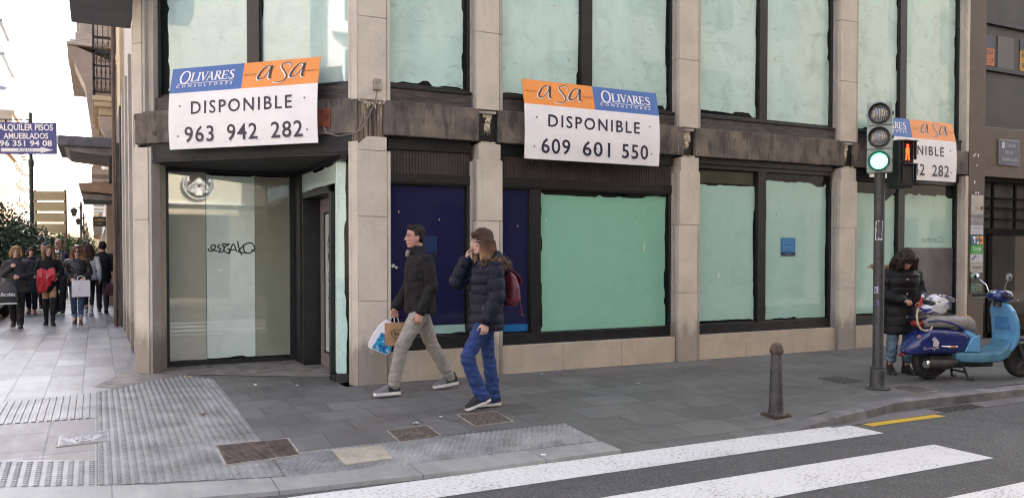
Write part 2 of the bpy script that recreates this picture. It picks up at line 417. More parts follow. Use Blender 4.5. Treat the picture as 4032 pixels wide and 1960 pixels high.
# dropped kerb along the crossing, then the raised kerb on the right
kb = MB()
R = []
def zk(x, y): return max(zg(x, y), ZR+.012)
for (a, b), (c, d) in zip(KI, KO):
    R.append([V((a, b, zk(a, b)+.002)), V((c, d, min(zk(a, b), ZR+.03 if a > -3.3 else zk(a, b)))), V((c, d-.01, ZR-.02)), V((a, b, ZR-.02))])
kb.rings(R)
struct(kb.build('kerb', KERBM, None, 30))
kb = MB(); R = []
kx = [(2.75, -3.29, -3.365), (3.1, -3.26, -3.365), (3.45, -3.22, -3.36), (3.8, -3.16, -3.33), (4.2, -3.05, -3.26), (4.75, -2.98, -3.13), (5.4, -2.99, -3.14), (6.8, -3.04, -3.20), (60, -3.04, -3.20)]
for x, yi, yo in kx:
    zi = zg(x, yi)+.004; zo = max(zg(x, yo)+.002, ZR+.012)
    R.append([V((x, yi, zi)), V((x, yo+.03, zo)), V((x, yo, zo-.012)), V((x, yo-.012, ZR-.02)), V((x, yi, ZR-.02))])
kb.rings(R)
struct(kb.build('raised_kerb', M('grey_kerb', (.13, .128, .125), .7, .25, 4, .2, 60), None, 25))
gu = MB().box((3.5, -3.415, ZR-.02), (60, -3.2, ZR+.006)); struct(gu.build('gutter', M('gutter_concrete', (.12, .115, .115), .75, .2, 3, .2, 80)))
# painted crossing and yellow line
def stripe(name, x0, x1, y0, y1, mat, seed, lift=.004):
    p = ragged(x0, y0, x1, y1, .012, 5, seed); mb = MB(); n = len(p)
    mb.add([(x, y, ZR+lift) for x, y in p], [tuple(range(n))]); return struct(mb.build(name, mat, None, 0))
for i, (y0, y1) in enumerate(((-3.79, -3.34), (-4.80, -4.28), (-5.80, -5.32), (-6.8, -6.32))):
    stripe('crossing_stripe', -1.6 if i else -2.6, 3.73, y0, y1, WHITEL, i)
stripe('yellow_line', 3.88, 4.93, -3.545, -3.425, YELLOWL, 9, .004)
dr = MB()
for k in range(9): dr.box((5.10+k*.075, -3.41, ZR+.004), (5.14+k*.075, -3.24, ZR+.014))
struct(dr.build('gutter_drain', M('drain_iron', (.035, .033, .03), .7, .2, 20)))

# tactile paving: thousands of moulded studs and ribs, one surface
tb = MB()
def dome(x, y, r, h, sx=1, sy=1):
    z = zg(x, y)+.002; P = [(x+r*sx*cos(k*pi/4), y+r*sy*sin(k*pi/4), z) for k in range(8)]
    P += [(x+.6*r*sx*cos(k*pi/4), y+.6*r*sy*sin(k*pi/4), z+h) for k in range(8)]
    tb.add(P, [(k, (k+1) % 8, 8+(k+1) % 8, 8+k) for k in range(8)]+[tuple(range(8, 16))])
def inside(p, poly):
    c = True; n = len(poly)
    for i in range(n):
        (x1, y1), (x2, y2) = poly[i], poly[(i+1) % n]
        if (x2-x1)*(p[1]-y1)-(y2-y1)*(p[0]-x1) < 0: return False
    return True
FIELD = [(-2.58, -2.69), (-1.42, -2.95), (-1.38, 1.2), (-1.67, 1.72), (-2.58, .80)]
holes = [(-1.80, -2.60, -1.17, -2.04), (-2.9, -1.66, -2.47, -1.2)]
def hole(x, y): return any(a < x < c and b < y < d for a, b, c, d in holes)
y = -3.0
while y < 1.75:
    x = -2.56
    while x < -1.38:
        if inside((x, y), FIELD) and not hole(x, y): dome(x, y, .020, .0085, 1, .9)
        x += .054
    y += .046
BAND = [(-1.40, -2.96), (-.15, -3.02), (1.19, -3.02), (1.19, -2.47), (-1.40, -2.44)]
holes2 = [(-1.80, -2.60, -1.17, -2.04), (-.97, -2.89, -.54, -2.49)]
y = -3.0; row = 0
while y < -2.44:
    x = -1.38+(row % 2)*.025
    while x < 1.18:
        if inside((x, y), BAND) and not any(a < x < c and b < y < d for a, b, c, d in holes2) and not (-.41 < x < .01 and y > -2.49): dome(x, y, .017, .0085, 1.15, .9)
        x += .05
    y += .044; row += 1
for i in range(17):                                       # ribbed strip
    x = -3.62+i*.06; y0 = -.62+(-.06*(x+2.6)); y1 = .79+.3*(x+2.6)
    tb.rings([[V((x-.02, y0, zg(x, y0)+.002)), V((x-.012, y0, zg(x, y0)+.009)), V((x+.012, y0, zg(x, y0)+.009)), V((x+.02, y0, zg(x, y0)+.002))],
              [V((x-.02, 0, .002)), V((x-.012, 0, .009)), V((x+.012, 0, .009)), V((x+.02, 0, .002))],
              [V((x-.02, y1, .002)), V((x-.012, y1, .009)), V((x+.012, y1, .009)), V((x+.02, y1, .002))]])
yy = 0
for i in range(14):                                       # studded strip at the front left
    for j in range(12):
        x = -2.62-i*.066; y = -2.62+j*.046-(x+2.6)*(-.28)
        yb = -2.69+(x+2.6)*(-.32); y = yb+.03+j*.046
        dome(x, y, .021, .0085, 1.1, .9)
ts = tb.build('tactile_studs', TACT, None, 40); struct(ts)
struct(sheet('tactile_tiles', [FIELD, BAND, [(-3.60, -.56), (-2.59, -.62), (-2.59, .80), (-3.60, .50)], [(-3.62, -2.28), (-3.16, -2.49), (-2.59, -2.70), (-2.59, -2.12), (-3.62, -1.72)]], .25, TACT, .0025))

WORN = slab_mat('worn_slabs', (.19, .172, .155), .62, .42, .5, .5, .15, pi/2, .3, .016, .4, .3)
struct(sheet('worn_slabs', [[(-3.75, -2.1), (-2.60, -2.36), (-2.60, -.64), (-3.75, -.56)]], .25, WORN, .0015))
# covers let into the pavement
def cover(label, quad, mat, ribs=0, rim=True, logo=False, group=None, kind='cover'):
    t = thing('manhole_cover', label, 'manhole cover', (sum(p[0] for p in quad)/4, sum(p[1] for p in quad)/4, zg(*quad[0])), world=True, group=group)
    q = [V((x, y, zg(x, y)+.004)) for x, y in quad]; lid = MB()
    up = V((0, 0, .006)); c = sum(q, V())/4
    qi = [p+(c-p)*.06 for p in q]
    lid.rings([[p-up for p in qi], [p+up*.4 for p in qi]])
    A, B, C_, D_ = qi
    if ribs:
        for k in range(ribs):
            t0 = (k+.2)/ribs; t1 = (k+.75)/ribs
            for u0, u1 in ((0.03, .3), (.33, .66), (.7, .97)) if not logo else ((.03, .2), (.8, .97)) if 2 < k < ribs-3 else ((.03, .97),):
                f = lambda u, s: (A+(B-A)*u)+((D_+(C_-D_)*u)-(A+(B-A)*u))*s
                r = [f(u0, t0), f(u1, t0), f(u1, t1), f(u0, t1)]
                lid.rings([[p+up*.3 for p in r], [p+up*.9 for p in r]])
    if logo:
        f = lambda u, s: (A+(B-A)*u)+((D_+(C_-D_)*u)-(A+(B-A)*u))*s+up*.5
        for ru in (.36, .33):
            R = [[f(.5+(ru+d)*cos(k*pi/16), .5+(ru+d)*sin(k*pi/16))+up*(.6 if d == 0 else .2) for k in range(32)] for d in (-.02, 0, .02)]
            lid.rings(R, cap=False)
        rr = random.Random(3)
        for k in range(30):
            u = rr.uniform(.28, .7); s_ = rr.choice((.38, .5, .62)); r = [f(u, s_-.04), f(u+.015, s_-.04), f(u+.02, s_+.04), f(u+.005, s_+.04)]
            lid.rings([[p+up*.1 for p in r], [p+up*.7 for p in r]])
    lid.build('lid', mat, t, 30)
    if rim:
        fr = MB(); fr.rings([[p-up*.5 for p in q], [p+up*.5 for p in q], [p+up*.5 for p in qi], [p-up*.5 for p in qi]], cap=False); fr.build('rim', M('rim_stone', (.26, .24, .21), .7, .2, 10), t, 30)
    return t
IRON = M('cast_iron_rusty', (.085, .062, .050), .65, .3, 12, .2, 60)
SETT = M('infill_setts', (.085, .068, .050), .9, .5, 40, .9, 70)
cover('large ribbed rusty iron cover with a rectangular frame in the studded tactile paving', [(-1.77, -2.06), (-1.19, -2.06), (-1.19, -2.53), (-1.76, -2.58)], IRON, 16)
cover('pale ribbed cover with an oval emblem between the ribbed and studded tiles', [(-2.87, -1.24), (-2.49, -1.21), (-2.49, -1.60), (-2.87, -1.65)], M('pale_iron', (.24, .24, .25), .35, .25, 14, .2, 50), 11, True, True)
cover('brown gravel filled cover beside the cream tile', [(-.385, -2.12), (0, -2.09), (0, -2.44), (-.39, -2.48)], SETT, 0, True)
cover('brown gravel filled cover under the feet of the woman with the backpack', [(.38, -1.86), (.79, -1.84), (.78, -2.24), (.38, -2.27)], SETT, 0, True)
cover('dark square cover right behind the foot of the traffic light pole', [(5.40, -2.51), (5.72, -2.53), (5.70, -2.91), (5.32, -2.92)], M('cover_dark', (.06, .055, .05), .8, .3, 20, .4, 60), 0, True)
cover('flush dark cover in the paving between the bollard and the wall', [(5.13, -1.71), (5.47, -1.74), (5.47, -2.12), (5.10, -2.15)], M('cover_grey', (.055, .052, .05), .8, .3, 20, .4, 60), 0, False)
ct = MB(); q = [(-.95, -2.50), (-.56, -2.52), (-.57, -2.86), (-.95, -2.88)]
ct.rings([[V((x, y, zg(x, y)-.01)) for x, y in q[::-1]], [V((x, y, zg(x, y)+.009)) for x, y in q[::-1]]])
struct(ct.build('cream_paving_tile', M('cream_tile', (.30, .275, .215), .8, .15, 8, .2, 60), None, 30))
# litter: scraps of paper and leaves
LITTER = iter(['white paper scrap lying before the middle of the shop entrance', 'white paper scrap left of centre before the shop entrance', 'small yellow leaf at the tip of the tactile paving by the entrance', 'withered brown leaf in the middle of the studded tactile paving', 'white paper scrap beside the gravel filled cover near the cream tile', 'white paper scrap between the two gravel filled covers', 'white paper scrap on the kerb stones near the crossing', 'pale paper scrap on the dark paving left of the bollard', 'dark dead leaf on the paving right of the bollard', 'crumpled pale scrap just left of the traffic light pole', 'faded green leaf at the foot of the left entrance glass', 'second faded green leaf at the foot of the left entrance glass', 'brown leaf under the middle entrance pane', 'brown leaf in the far corner of the entrance', 'brown leaf beside the shop door frame', 'tiny white scrap against the plinth under the green window', 'tiny white scrap beside the third stone pillar'])
rr = random.Random(5)
for (x, y, s, kind) in ((-.62, .28, .03, 'w'), (-1.02, .52, .025, 'w'), (-1.62, 1.52, .03, 'y'), (-1.72, -.9, .05, 'd'), (-.08, -2.02, .04, 'w'), (.2, -1.9, .03, 'w'), (.55, -3.2, .03, 'w'), (2.9, -1.2, .03, 'w'), (3.9, -1.3, .03, 'd'), (5.3, -2.35, .05, 'w'), (-1.9, 2.32, .05, 'g'), (-1.7, 2.36, .04, 'g'), (-1.3, 2.3, .05, 'd'), (-.4, 2.35, .05, 'd'), (-.3, 2.2, .04, 'd'), (2.2, -.2, .02, 'w'), (4.82, -.1, .025, 'w')):
    nm = {'w': 'paper_scrap', 'y': 'yellow_leaf', 'd': 'dead_leaf', 'g': 'green_leaf'}[kind]
    mt = {'w': M('paper', (.7, .7, .68), .8, 0), 'y': M('leaf_yellow', (.6, .42, .03), .7, 0), 'd': M('leaf_dead', (.10, .06, .04), .9, 0), 'g': M('leaf_green', (.16, .18, .07), .8, 0)}[kind]
    z = zg(x, y)+.006; mb = MB(); k = 7
    a0 = rr.random()*6; P = [V((x+s*cos(a0+i*2*pi/k)*rr.uniform(.5, 1), y+s*.7*sin(a0+i*2*pi/k)*rr.uniform(.5, 1), z+rr.uniform(0, .012))) for i in range(k)]
    mb.rings([P, [p+V((0, 0, .002)) for p in P]])
    tag(mb.build(nm, mt), next(LITTER), 'litter', 'litter on the paving')

# ------------------------------------------------------------------ the corner building
B = thing('corner_building', 'vacant corner shop building with pale stone pillars, dark beam and whitewashed windows', 'building', (0, 0, 0), world=True)
def bx(name, a, b, mat, parent=B, bevel=.004): return MB().box(a, b).build(name, mat, parent, 30, bevel)
U45 = V((-1, 1, 0))/sqrt(2); IN45 = V((1, 1, 0))/sqrt(2)
CH = Matrix(((-U45.x, IN45.x, 0, 0), (-U45.y, IN45.y, 0, 0), (0, 0, 1, 0), (0, 0, 0, 1)))   # local -x runs along the chamfer away from (0,0), y into the building
CL = 3.048                                              # length of the cut-off corner
ZB0, ZB1, ZS = 2.785, 3.170, 3.36                       # beam bottom/top, upper sill
ZTOP = 6.6

def pillar(x0, x1, name='pillar', drips=False, seed=0, cut=None):
    # lower and upper cladding, both with a flat face and recessed flanges either side
    for lo, (z0, z1) in enumerate(((-.05, ZB0-.02), (ZB1-.01, ZTOP))):
        fl = .045; mb = MB(); cuts = [z0, .93, 1.85, z1] if lo == 0 else [z0, 4.07, 4.98, 5.9, z1]
        for a, b in zip(cuts, cuts[1:]):
            top = b-.004
            if lo == 0 and b == z1:
                mb.box((x0+.012, .0, a), (x1-.012, .30, a+.72)) ; mb.box((x0+.035, .006, a+.72), (x1-.03, .30, top))
            else: mb.box((x0, 0, a), (x1-fl-.006, .30, top))
        p = mb.build(name, STONE, B, 30, .005)
        f = MB()
        for a, b in zip(cuts, cuts[1:]):
            zt = b-.004 if not (lo == 0 and b == z1) else a+.70
            f.box((x1-fl, .010, a), (x1, .30, zt)); f.box((x0-.010, .055, a), (x0-.002, .30, zt)); f.box((x0-.012-.02, .10, a), (x0-.012, .30, zt))
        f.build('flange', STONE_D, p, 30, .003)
PX = [(1.43, 1.78), (4.42, 4.787), (7.465, 7.85)]
for i, (a, b) in enumerate(PX): pillar(a, b, seed=i)
# corner pillar (right), a folded corner: a face on the main front and a narrow one on the cut corner
for lo, (z0, z1) in enumerate(((-.05, ZB0-.03), (ZB1-.015, ZTOP))):
    cuts = [z0, .93, 1.87, 2.60, z1] if lo == 0 else [z0, 4.07, 4.98, 5.9, z1]; mb = MB()
    for a, b in zip(cuts, cuts[1:]):
        if lo == 0 and b == z1:
            X = frame((0, 0, 0), (1, 0, 0), (0, 0, 1)); mb.prism([(.002, a), (.33, a), (.33, b), (.12, b), (.07, b-.03), (.03, b-.07), (.002, b-.09)], frame((0, .30, 0), (1, 0, 0), (0, 0, 1)), .30)
        else: mb.box((.002, 0, a), (.33, .30, b-.004))
    p = mb.build('pillar', STONE, B, 30, .005)
    f = MB(); f.box((.338, .012, z0), (.378, .30, (2.6 if lo == 0 else z1))); f.box((-.088, 0, z0), (-.006, .25, z1-(.06 if lo == 0 else 0)), X=CH); f.box((-.128, .012, z0), (-.094, .25, z1-(.06 if lo == 0 else 0)), X=CH)
    f.build('flange', STONE, p, 30, .004)
# left corner pillar: face on the cut corner, flank into the entrance, face on the side street
for lo, (z0, z1) in enumerate(((-.05, ZB0-.04), (ZB1-.02, ZTOP))):
    mb = MB(); w = 2.845 if lo == 0 else 2.925
    cuts = [z0, 1.87, z1] if lo == 0 else [z0, 4.0, 5.0, z1]
    for a, b in zip(cuts, cuts[1:]): mb.box((-CL, 0, a), (-w, .18, b-.004), X=CH)
    p = mb.build('pillar', STONE, B, 30, .005); f = MB()
    f.box((-w+.004, .008, z0), (-w+.044, .16, z1), X=CH)
    f.box((-2.150, 2.19, z0), (-2.09, 2.40, z1)); f.box((-2.138, 2.43, z0), (-2.07, 2.60, z1))
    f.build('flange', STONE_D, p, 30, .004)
    if lo == 0: MB().prism([(-1.985, 2.02), (-1.79, 2.35), (-1.79, 2.56), (-2.09, 2.56), (-2.12, 2.17)], Matrix.Translation((0, 0, z0)), z1-z0).build('entrance_flank', STONE, p, 30)
# end pillar against the neighbour
f = MB().box((10.435, .0, -.05), (10.51, .3, ZB0-.02)).box((10.41, .05, -.05), (10.432, .3, ZB0-.02)).box((10.435, 0, ZB1), (10.51, .3, ZTOP)).box((10.41, .05, ZB1), (10.432, .3, ZTOP))
f.build('pillar', STONE, B, 30, .004)

# beam over the shop windows, one length between each pair of pillars, steel showing at the pillars
ENDS = [(.30, 1.47), (1.72, 4.50), (4.70, 7.56), (7.76, 10.50)]
for a, b in ENDS: bx('beam', (a, .004, ZB0), (b, .35, ZB1), BEAM, bevel=.008)
MB().box((-3.02, .004, ZB0), (-.03, .40, ZB1), X=CH).build('beam', BEAM, B, 30, .008)
MB().box((-CL+.0, .02, ZB0+.0), (-3.03, .35, ZB1-.01), X=CH).build('beam_end_plate', DKBR, B, 30, .004)
MB().prism([(.0, .012), (.298, .012), (.298, .3), (-.1, .3), (-.02, .03)], Matrix.Translation((0, 0, ZB0-.11)), ZB1-ZB0+.10).build('stripped_corner', DRIP, B, 30)
for k, (a, b) in enumerate(((1.472, 1.718), (4.502, 4.698), (7.562, 7.758))):
    st = MB().box((a, .05, ZB0-.02), (b, .3, ZB1+.0)); pl = st.build('steel_plate', DKBR, B, 30)
    rv = MB()
    for x in (a+.03, b-.04):
        for z in (2.86, 2.97): rv.lathe([(.0, 0), (.016, .001), (.014, .008), (.004, .013)], n=10, X=frame((x, .05, z), (1, 0, 0), (0, 0, 1)))
    rv.build('rivets', DKBR, pl)
    r = random.Random(k); bl = MB(); cx = a+.115-.03*k
    for i in range(26):
        z = 3.12-.19*r.random()**1.4; bl.ell((cx+r.uniform(-.05, .05)*(1 if z > 3.0 else .5), .052, z), (r.uniform(.012, .03), r.uniform(.008, .02), r.uniform(.02, .045)), 8, 6)
    for i in range(5): bl.cyl((cx+r.uniform(-.05, .05), .05, 3.0), (cx+r.uniform(-.05, .05), .052, 2.90-r.random()*.1), .009, .003, 6)
    for i in range(12): bl.ell((a+r.uniform(.02, .2), .02+r.random()*.04, ZB0-.012), (.03, .02, .014), 8, 5)
    bl.build('plaster_residue', PLASTER, pl)
    lg = MB().prism([(a-.01, .03), (b-.03, .0), (b-.03, .3), (a-.01, .3)], Matrix.Translation((0, 0, ZB1-.052)), .028); lg.build('broken_ledge', STONE_D, pl, 30)
cr = MB(); r = random.Random(4)
for i in range(14):
    x = .02+.27*i/13; cr.prism([(x-.02, 0), (x+.02, 0), (x+.012, -r.uniform(.02, .09)*(1.3 if 3 < i < 9 else .5)), (x-.01, -r.uniform(.02, .06))][::-1], frame((0, .02, ZB1-.012), (1, 0, 0), (0, 0, 1)), .03)
cr.build('broken_mortar', PLASTER, B, 30)

# window builder on any wall plane: X maps local (u, z, outward) to the world
XF = frame((0, 0, 0), (1, 0, 0), (0, 0, 1))             # main front: local x = world x, y = world z, z = towards street
XC = frame((0, 0, 0), -U45, (0, 0, 1))                  # cut corner: local x negative along the corner
def window(u0, u1, z0, z1, panes, X, depth, fw=.05, bot=.09, top=.06, mulls=(), sill=None, name='window'):
    # panes: list of (u0,u1,z0,z1, material, raggedness(b,r,t,l), seed[, margins])
    fr = MB()
    fr.box((u0, z0, -depth-.06), (u0+fw, z1, -depth+.01), X=X); fr.box((u1-fw, z0, -depth-.06), (u1, z1, -depth+.01), X=X)
    fr.box((u0+fw, z0, -depth-.06), (u1-fw, z0+bot, -depth+.012), X=X); fr.box((u0+fw, z1-top, -depth-.06), (u1-fw, z1, -depth+.01), X=X)
    fr.box((u0+fw, z0+bot, -depth-.05), (u1-fw, z0+bot+.012, -depth-.012), X=X)
    for a, b in mulls:
        fr.box((a, z0+bot, -depth-.06), (b, z1-top, -depth+.010), X=X); fr.box((a-.012, z0+bot+.012, -depth-.05), (a, z1-top, -depth-.01), X=X); fr.box((b, z0+bot+.012, -depth-.05), (b+.012, z1-top, -depth-.01), X=X)
    w = fr.build(name, BLACK if sill is None else sill, B, 30, .003)
    gl = MB().box((u0+fw*.5, z0+bot*.5, -depth-.052), (u1-fw*.5, z1-top*.5, -depth-.045), X=X); gl.build('glass', DARKGL, w, 0)
    for k, (a, b, c, d, mt, rg, sd) in enumerate(panes):
        pts = ragged(a, c, b, d, .02, 16, sd, rg)
        pm = MB().prism(pts, X @ Matrix.Translation((0, 0, -depth-.0445)), .0025); pm.build('painted_pane', mt, w, 0)
    return w
R0 = (.006, .012, .02, .008)
# lower windows
def fascia(a, b):
    bx('fascia', (a, .10, 2.645), (b, .30, ZB0-.004), DKBR)
def fluted(a, b):
    bx('head_band', (a, .115, 2.275), (b, .30, 2.385), BLACK)
    mb = MB(); n = int((b-a)/.037); pts = [(a, -.04)]
    for i in range(n):
        x = a+(b-a)*i/n; w = (b-a)/n; pts += [(x+.002, .0), (x+w*.45, .0), (x+w*.55, -.011), (x+w*.95, -.011)]
    pts += [(b, -.011), (b, -.04)]
    mb.prism([(x, y) for x, y in pts], Matrix(((1, 0, 0, 0), (0, -1, 0, .13), (0, 0, 1, 2.386), (0, 0, 0, 1))), .258); mb.build('fluted_panel', FLUTE, B, 0)
fascia(.38, 1.40); fluted(.38, 1.40)
fascia(1.78, 4.39); fluted(1.78, 4.39)
bx('fascia', (4.787, .10, 2.70), (7.43, .30, ZB0-.004), BLACK); bx('fascia', (7.85, .10, 2.66), (10.41, .30, ZB0-.004), BLACK)
D0 = .14
w1 = window(.38, 1.40, .34, 2.275, [(.42, 1.35, .62, 2.25, NAVY, (.0, .01, .03, .0), 1), (.42, 1.36, .52, .615, MINT_LO, (.03, .01, .0, .0), 2)], XF, D0, .035, .15, .02)
w2 = window(1.78, 4.39, .34, 2.275, [(1.81, 2.215, .59, 2.245, NAVY, (.0, .01, .02, .0), 3), (1.81, 2.215, .50, .588, BLUEST, (0, 0, 0, 0), 4), (2.385, 4.335, .485, 2.23, GREEN, (.05, .03, .045, .03), 15)], XF, D0, .03, .13, .02, [(2.225, 2.37)])
w3 = window(4.787, 7.43, .34, 2.70, [(4.82, 5.925, .50, 2.43, MINT_LO, (.035, .02, .03, .012), 6), (6.135, 7.37, .50, 2.52, MINT_LO, (.03, .025, .05, .03), 7), (4.83, 5.90, 2.45, 2.62, OLGL, (0, 0, 0, 0), 70)], XF, D0, .03, .13, .06, [(5.955, 6.105)])
w4 = window(7.85, 10.41, .34, 2.66, [(7.89, 8.915, .50, 2.42, MINT_LO, (.03, .02, .03, .012), 8), (9.115, 10.36, .50, 2.44, MINT_LO, (.03, .015, .05, .03), 9)], XF, D0, .03, .13, .06, [(8.94, 9.095)])
gb = MB().box((9.13, 1.56, -D0-.04), (10.36, .52, -D0-.03), X=XF); gb.build('grey_board', GREYBD, w4, 0)
# upper windows with weathered sill band below
UP = [(.378, 1.40), (1.78, 4.39), (4.787, 7.43), (7.85, 10.41)]
for a, b in UP:
    bx('sill_band', (a, .075, ZB1-.002), (b, .35, ZS-.035), SILLM); bx('sill', (a, .06, ZS-.034), (b, .35, ZS), DKBR)
D1 = .13
window(.378, 1.40, ZS+.001, ZTOP, [(.385, 1.335, ZS+.05, 6.4, MINT_UP, (.05, .03, .03, .006), 11)], XF, D1, .03, .03, .06)
window(1.78, 4.39, ZS+.001, ZTOP, [(1.785, 2.93, ZS+.055, 6.4, MINT_UP, (.05, .03, .03, .006), 12), (3.125, 4.335, ZS+.04, 6.4, MINT_UP, (.06, .03, .03, .01), 13)], XF, D1, .03, .03, .06, [(2.955, 3.115)])
window(4.787, 7.43, ZS+.001, ZTOP, [(4.80, 5.93, ZS+.06, 6.4, MINT_UP, (.06, .02, .03, .006), 14), (6.125, 7.39, ZS+.05, 6.4, MINT_UP, (.06, .03, .03, .02), 15)], XF, D1, .03, .03, .06, [(5.955, 6.105)])
w8 = window(7.85, 10.41, ZS+.001, ZTOP, [(7.87, 8.92, ZS+.05, 6.4, MINT_UP, (.05, .03, .03, .006), 16), (9.11, 10.36, ZS+.03, 6.4, MINT_UP, (.04, .02, .03, .02), 17)], XF, D1, .03, .03, .06, [(8.94, 9.095)])
# plinth
for a, b in ((.378, 1.41), (1.78, 4.40), (4.787, 7.45), (7.85, 10.42)):
    mb = MB(); n = max(1, round((b-a)/.9)); w = (b-a)/n
    for i in range(n): mb.box((a+i*w+.001, .045, -.06), (a+(i+1)*w-.0015, .30, .338))
    mb.build('plinth', PLINTH, B, 30, .004)
# cut corner, upper part
MB().box((-2.80, .09, ZB1-.002), (-.13, .40, ZS-.02), X=CH).build('sill_band', SILLM, B, 30, .004)
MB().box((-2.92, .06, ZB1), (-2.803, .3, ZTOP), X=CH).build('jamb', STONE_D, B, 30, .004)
window(-2.80, -.132, ZS-.018, ZTOP, [(-2.70, -1.545, ZS+.06, 6.4, MINT_CO, (.04, .02, .03, .03), 21), (-1.345, -.145, ZS+.02, 6.4, MINT_CO, (.03, .012, .03, .02), 22)], XC, .15, .035, .04, .06, [(-1.528, -1.36)], name='corner_window')
# cut corner, entrance: fascia, soffit, set-back glass wall and the door wall
MB().box((-2.83, .035, 2.585), (-.10, .30, ZB0-.003), X=CH).build('entrance_fascia', SOFFIT, B, 30, .004)
MB().prism([(-1.98, 2.02), (-.02, .09), (.4, .4), (.4, 3.0), (-2.1, 3.0)], Matrix.Translation((0, 0, 2.56)), .024).build('soffit', SOFFIT, B, 30)
YG = 2.55
gw = MB()
gw.box((-1.79, YG-.02, 0), (-1.745, YG+.05, 2.565)); gw.box((-.215, YG-.02, 0), (-.135, YG+.05, 2.565)); gw.box((-1.745, YG-.01, -.01), (-.215, YG+.05, .062)); gw.box((-1.745, YG-.01, 2.522), (-.215, YG+.05, 2.565))
gw = gw.build('glass_wall', BLACK, B, 30, .003)
def epane(a, b, z0, z1, mat, rg, sd, dy=0):
    MB().prism(ragged(a, z0, b, z1, .01, 18, sd, rg), frame((0, YG+.012+dy, 0), (1, 0, 0), (0, 0, 1)), .008).build('glass_pane', mat, gw, 0)
MB().box((-1.745, YG+.03, .06), (-.215, YG+.034, 2.53)).build('glass', DARKGL, gw, 0)
epane(-1.742, -1.296, .075, 2.515, OLIVE, (.006, 0, .004, 0), 31)
epane(-1.291, -.676, .085, 2.50, MINT_E, (.02, 0, .02, 0), 32)
epane(-.671, -.217, .08, 2.50, OLIVE2, (.012, 0, .012, 0), 33)
MB().box((-1.2965, YG-.004, .065), (-1.2905, YG+.01, 2.52)).box((-.6755, YG-.004, .065), (-.6715, YG+.01, 2.52)).build('glass_joint', M('glass_edge', (.06, .09, .075), .2, 0), gw, 0)
# wall beside the door (runs along y at x = -.14)
XD = frame((-.14, 0, 0), (0, -1, 0), (0, 0, 1))         # local x = -y, y = z, z = towards -x
dw = MB()
dw.box((-2.53, 0, -.06), (-2.19, 2.56, .02), X=XD); dw.box((-2.19, 0, -.05), (-1.98, .05, .012), X=XD); dw.box((-2.19, 2.50, -.05), (-.12, 2.56, .012), X=XD)
dw.box((-.50, 0, -.05), (-.40, .07, .03), X=XD)
dw = dw.build('door_wall', BLACK, B, 30, .003)
for (a, b, z0, z1, sd) in ((-2.185, -1.975, .055, 2.5, 41), (-1.975, -.52, 2.27, 2.5, 42), (-.505, -.385, .09, 2.5, 43)):
    MB().prism(ragged(a, z0, b, z1, .012, 14, sd, (.01, .005, .03, .005)), XD @ Matrix.Translation((0, 0, -.02)), .006).build('glass_pane', MINT_E, dw, 0)
# splayed pane between door wall and corner pillar
XS = frame((-.14, .40, 0), (.14, -.09, 0), (0, 0, 1))
MB().box((.0, .08, -.01), (.166, 2.55, -.006), X=XS).build('glass', DARKGL, dw, 0)
MB().prism(ragged(.0, .095, .115, 2.52, .012, 12, 44, (.01, .035, .02, .0)), XS @ Matrix.Translation((0, 0, -.0055)), .004).build('glass_pane', MINT_UP, dw, 0)
MB().box((-.01, 0, -.03), (.17, .085, .02), X=XS).build('sill', BLACK, dw, 30, .003)
# deep door frame and the door
df = MB()
df.box((-1.965, 0, -.20), (-1.925, 2.25, .035), X=XD); df.box((-.60, 0, -.20), (-.52, 2.25, .035), X=XD); df.box((-1.965, 2.17, -.20), (-.52, 2.25, .035), X=XD)
df = df.build('door_frame', BLACK, B, 30, .003)
dr = MB(); DX = XD @ Matrix.Translation((0, 0, -.19))
dr.box((-1.92, .01, -.04), (-1.78, 2.165, 0), X=DX); dr.box((-.76, .01, -.04), (-.61, 2.165, 0), X=DX); dr.box((-1.78, .01, -.04), (-.76, .175, 0), X=DX); dr.box((-1.78, 1.99, -.04), (-.76, 2.165, 0), X=DX)
door = dr.build('door', M('door_aluminium', (.27, .245, .225), .45, .1, 8, metal=.2), B, 30, .003)
MB().box((-1.775, .18, -.03), (-.765, 1.985, -.025), X=DX).build('door_glass', MINT_E, door, 0)
MB().box((-1.78, .175, -.024), (-1.755, 1.99, -.012), X=DX).box((-1.78, .175, -.024), (-.76, .20, -.012), X=DX).box((-1.78, 1.965, -.024), (-.76, 1.99, -.012), X=DX).build('glazing_bead', BLACK, door, 0)
gf = MB()
for pts in ([(-1.60, 1.60), (-1.55, 1.66), (-1.50, 1.60), (-1.56, 1.54), (-1.62, 1.59), (-1.57, 1.69), (-1.47, 1.64)], [(-1.62, 1.30), (-1.60, 1.47), (-1.56, 1.36), (-1.52, 1.48), (-1.50, 1.30)], [(-1.60, 1.20), (-1.53, 1.22), (-1.55, 1.16), (-1.60, 1.11), (-1.50, 1.11)], [(-1.63, .88), (-1.50, .92)], [(-1.57, 1.0), (-1.58, .6), (-1.53, .74)], [(-1.60, .5), (-1.55, .74)]):
    stroke_mb(gf, pts, .018, DX @ Matrix.Translation((0, 0, -.023)))
gf.build('graffiti', BLACKINK, door, 0)
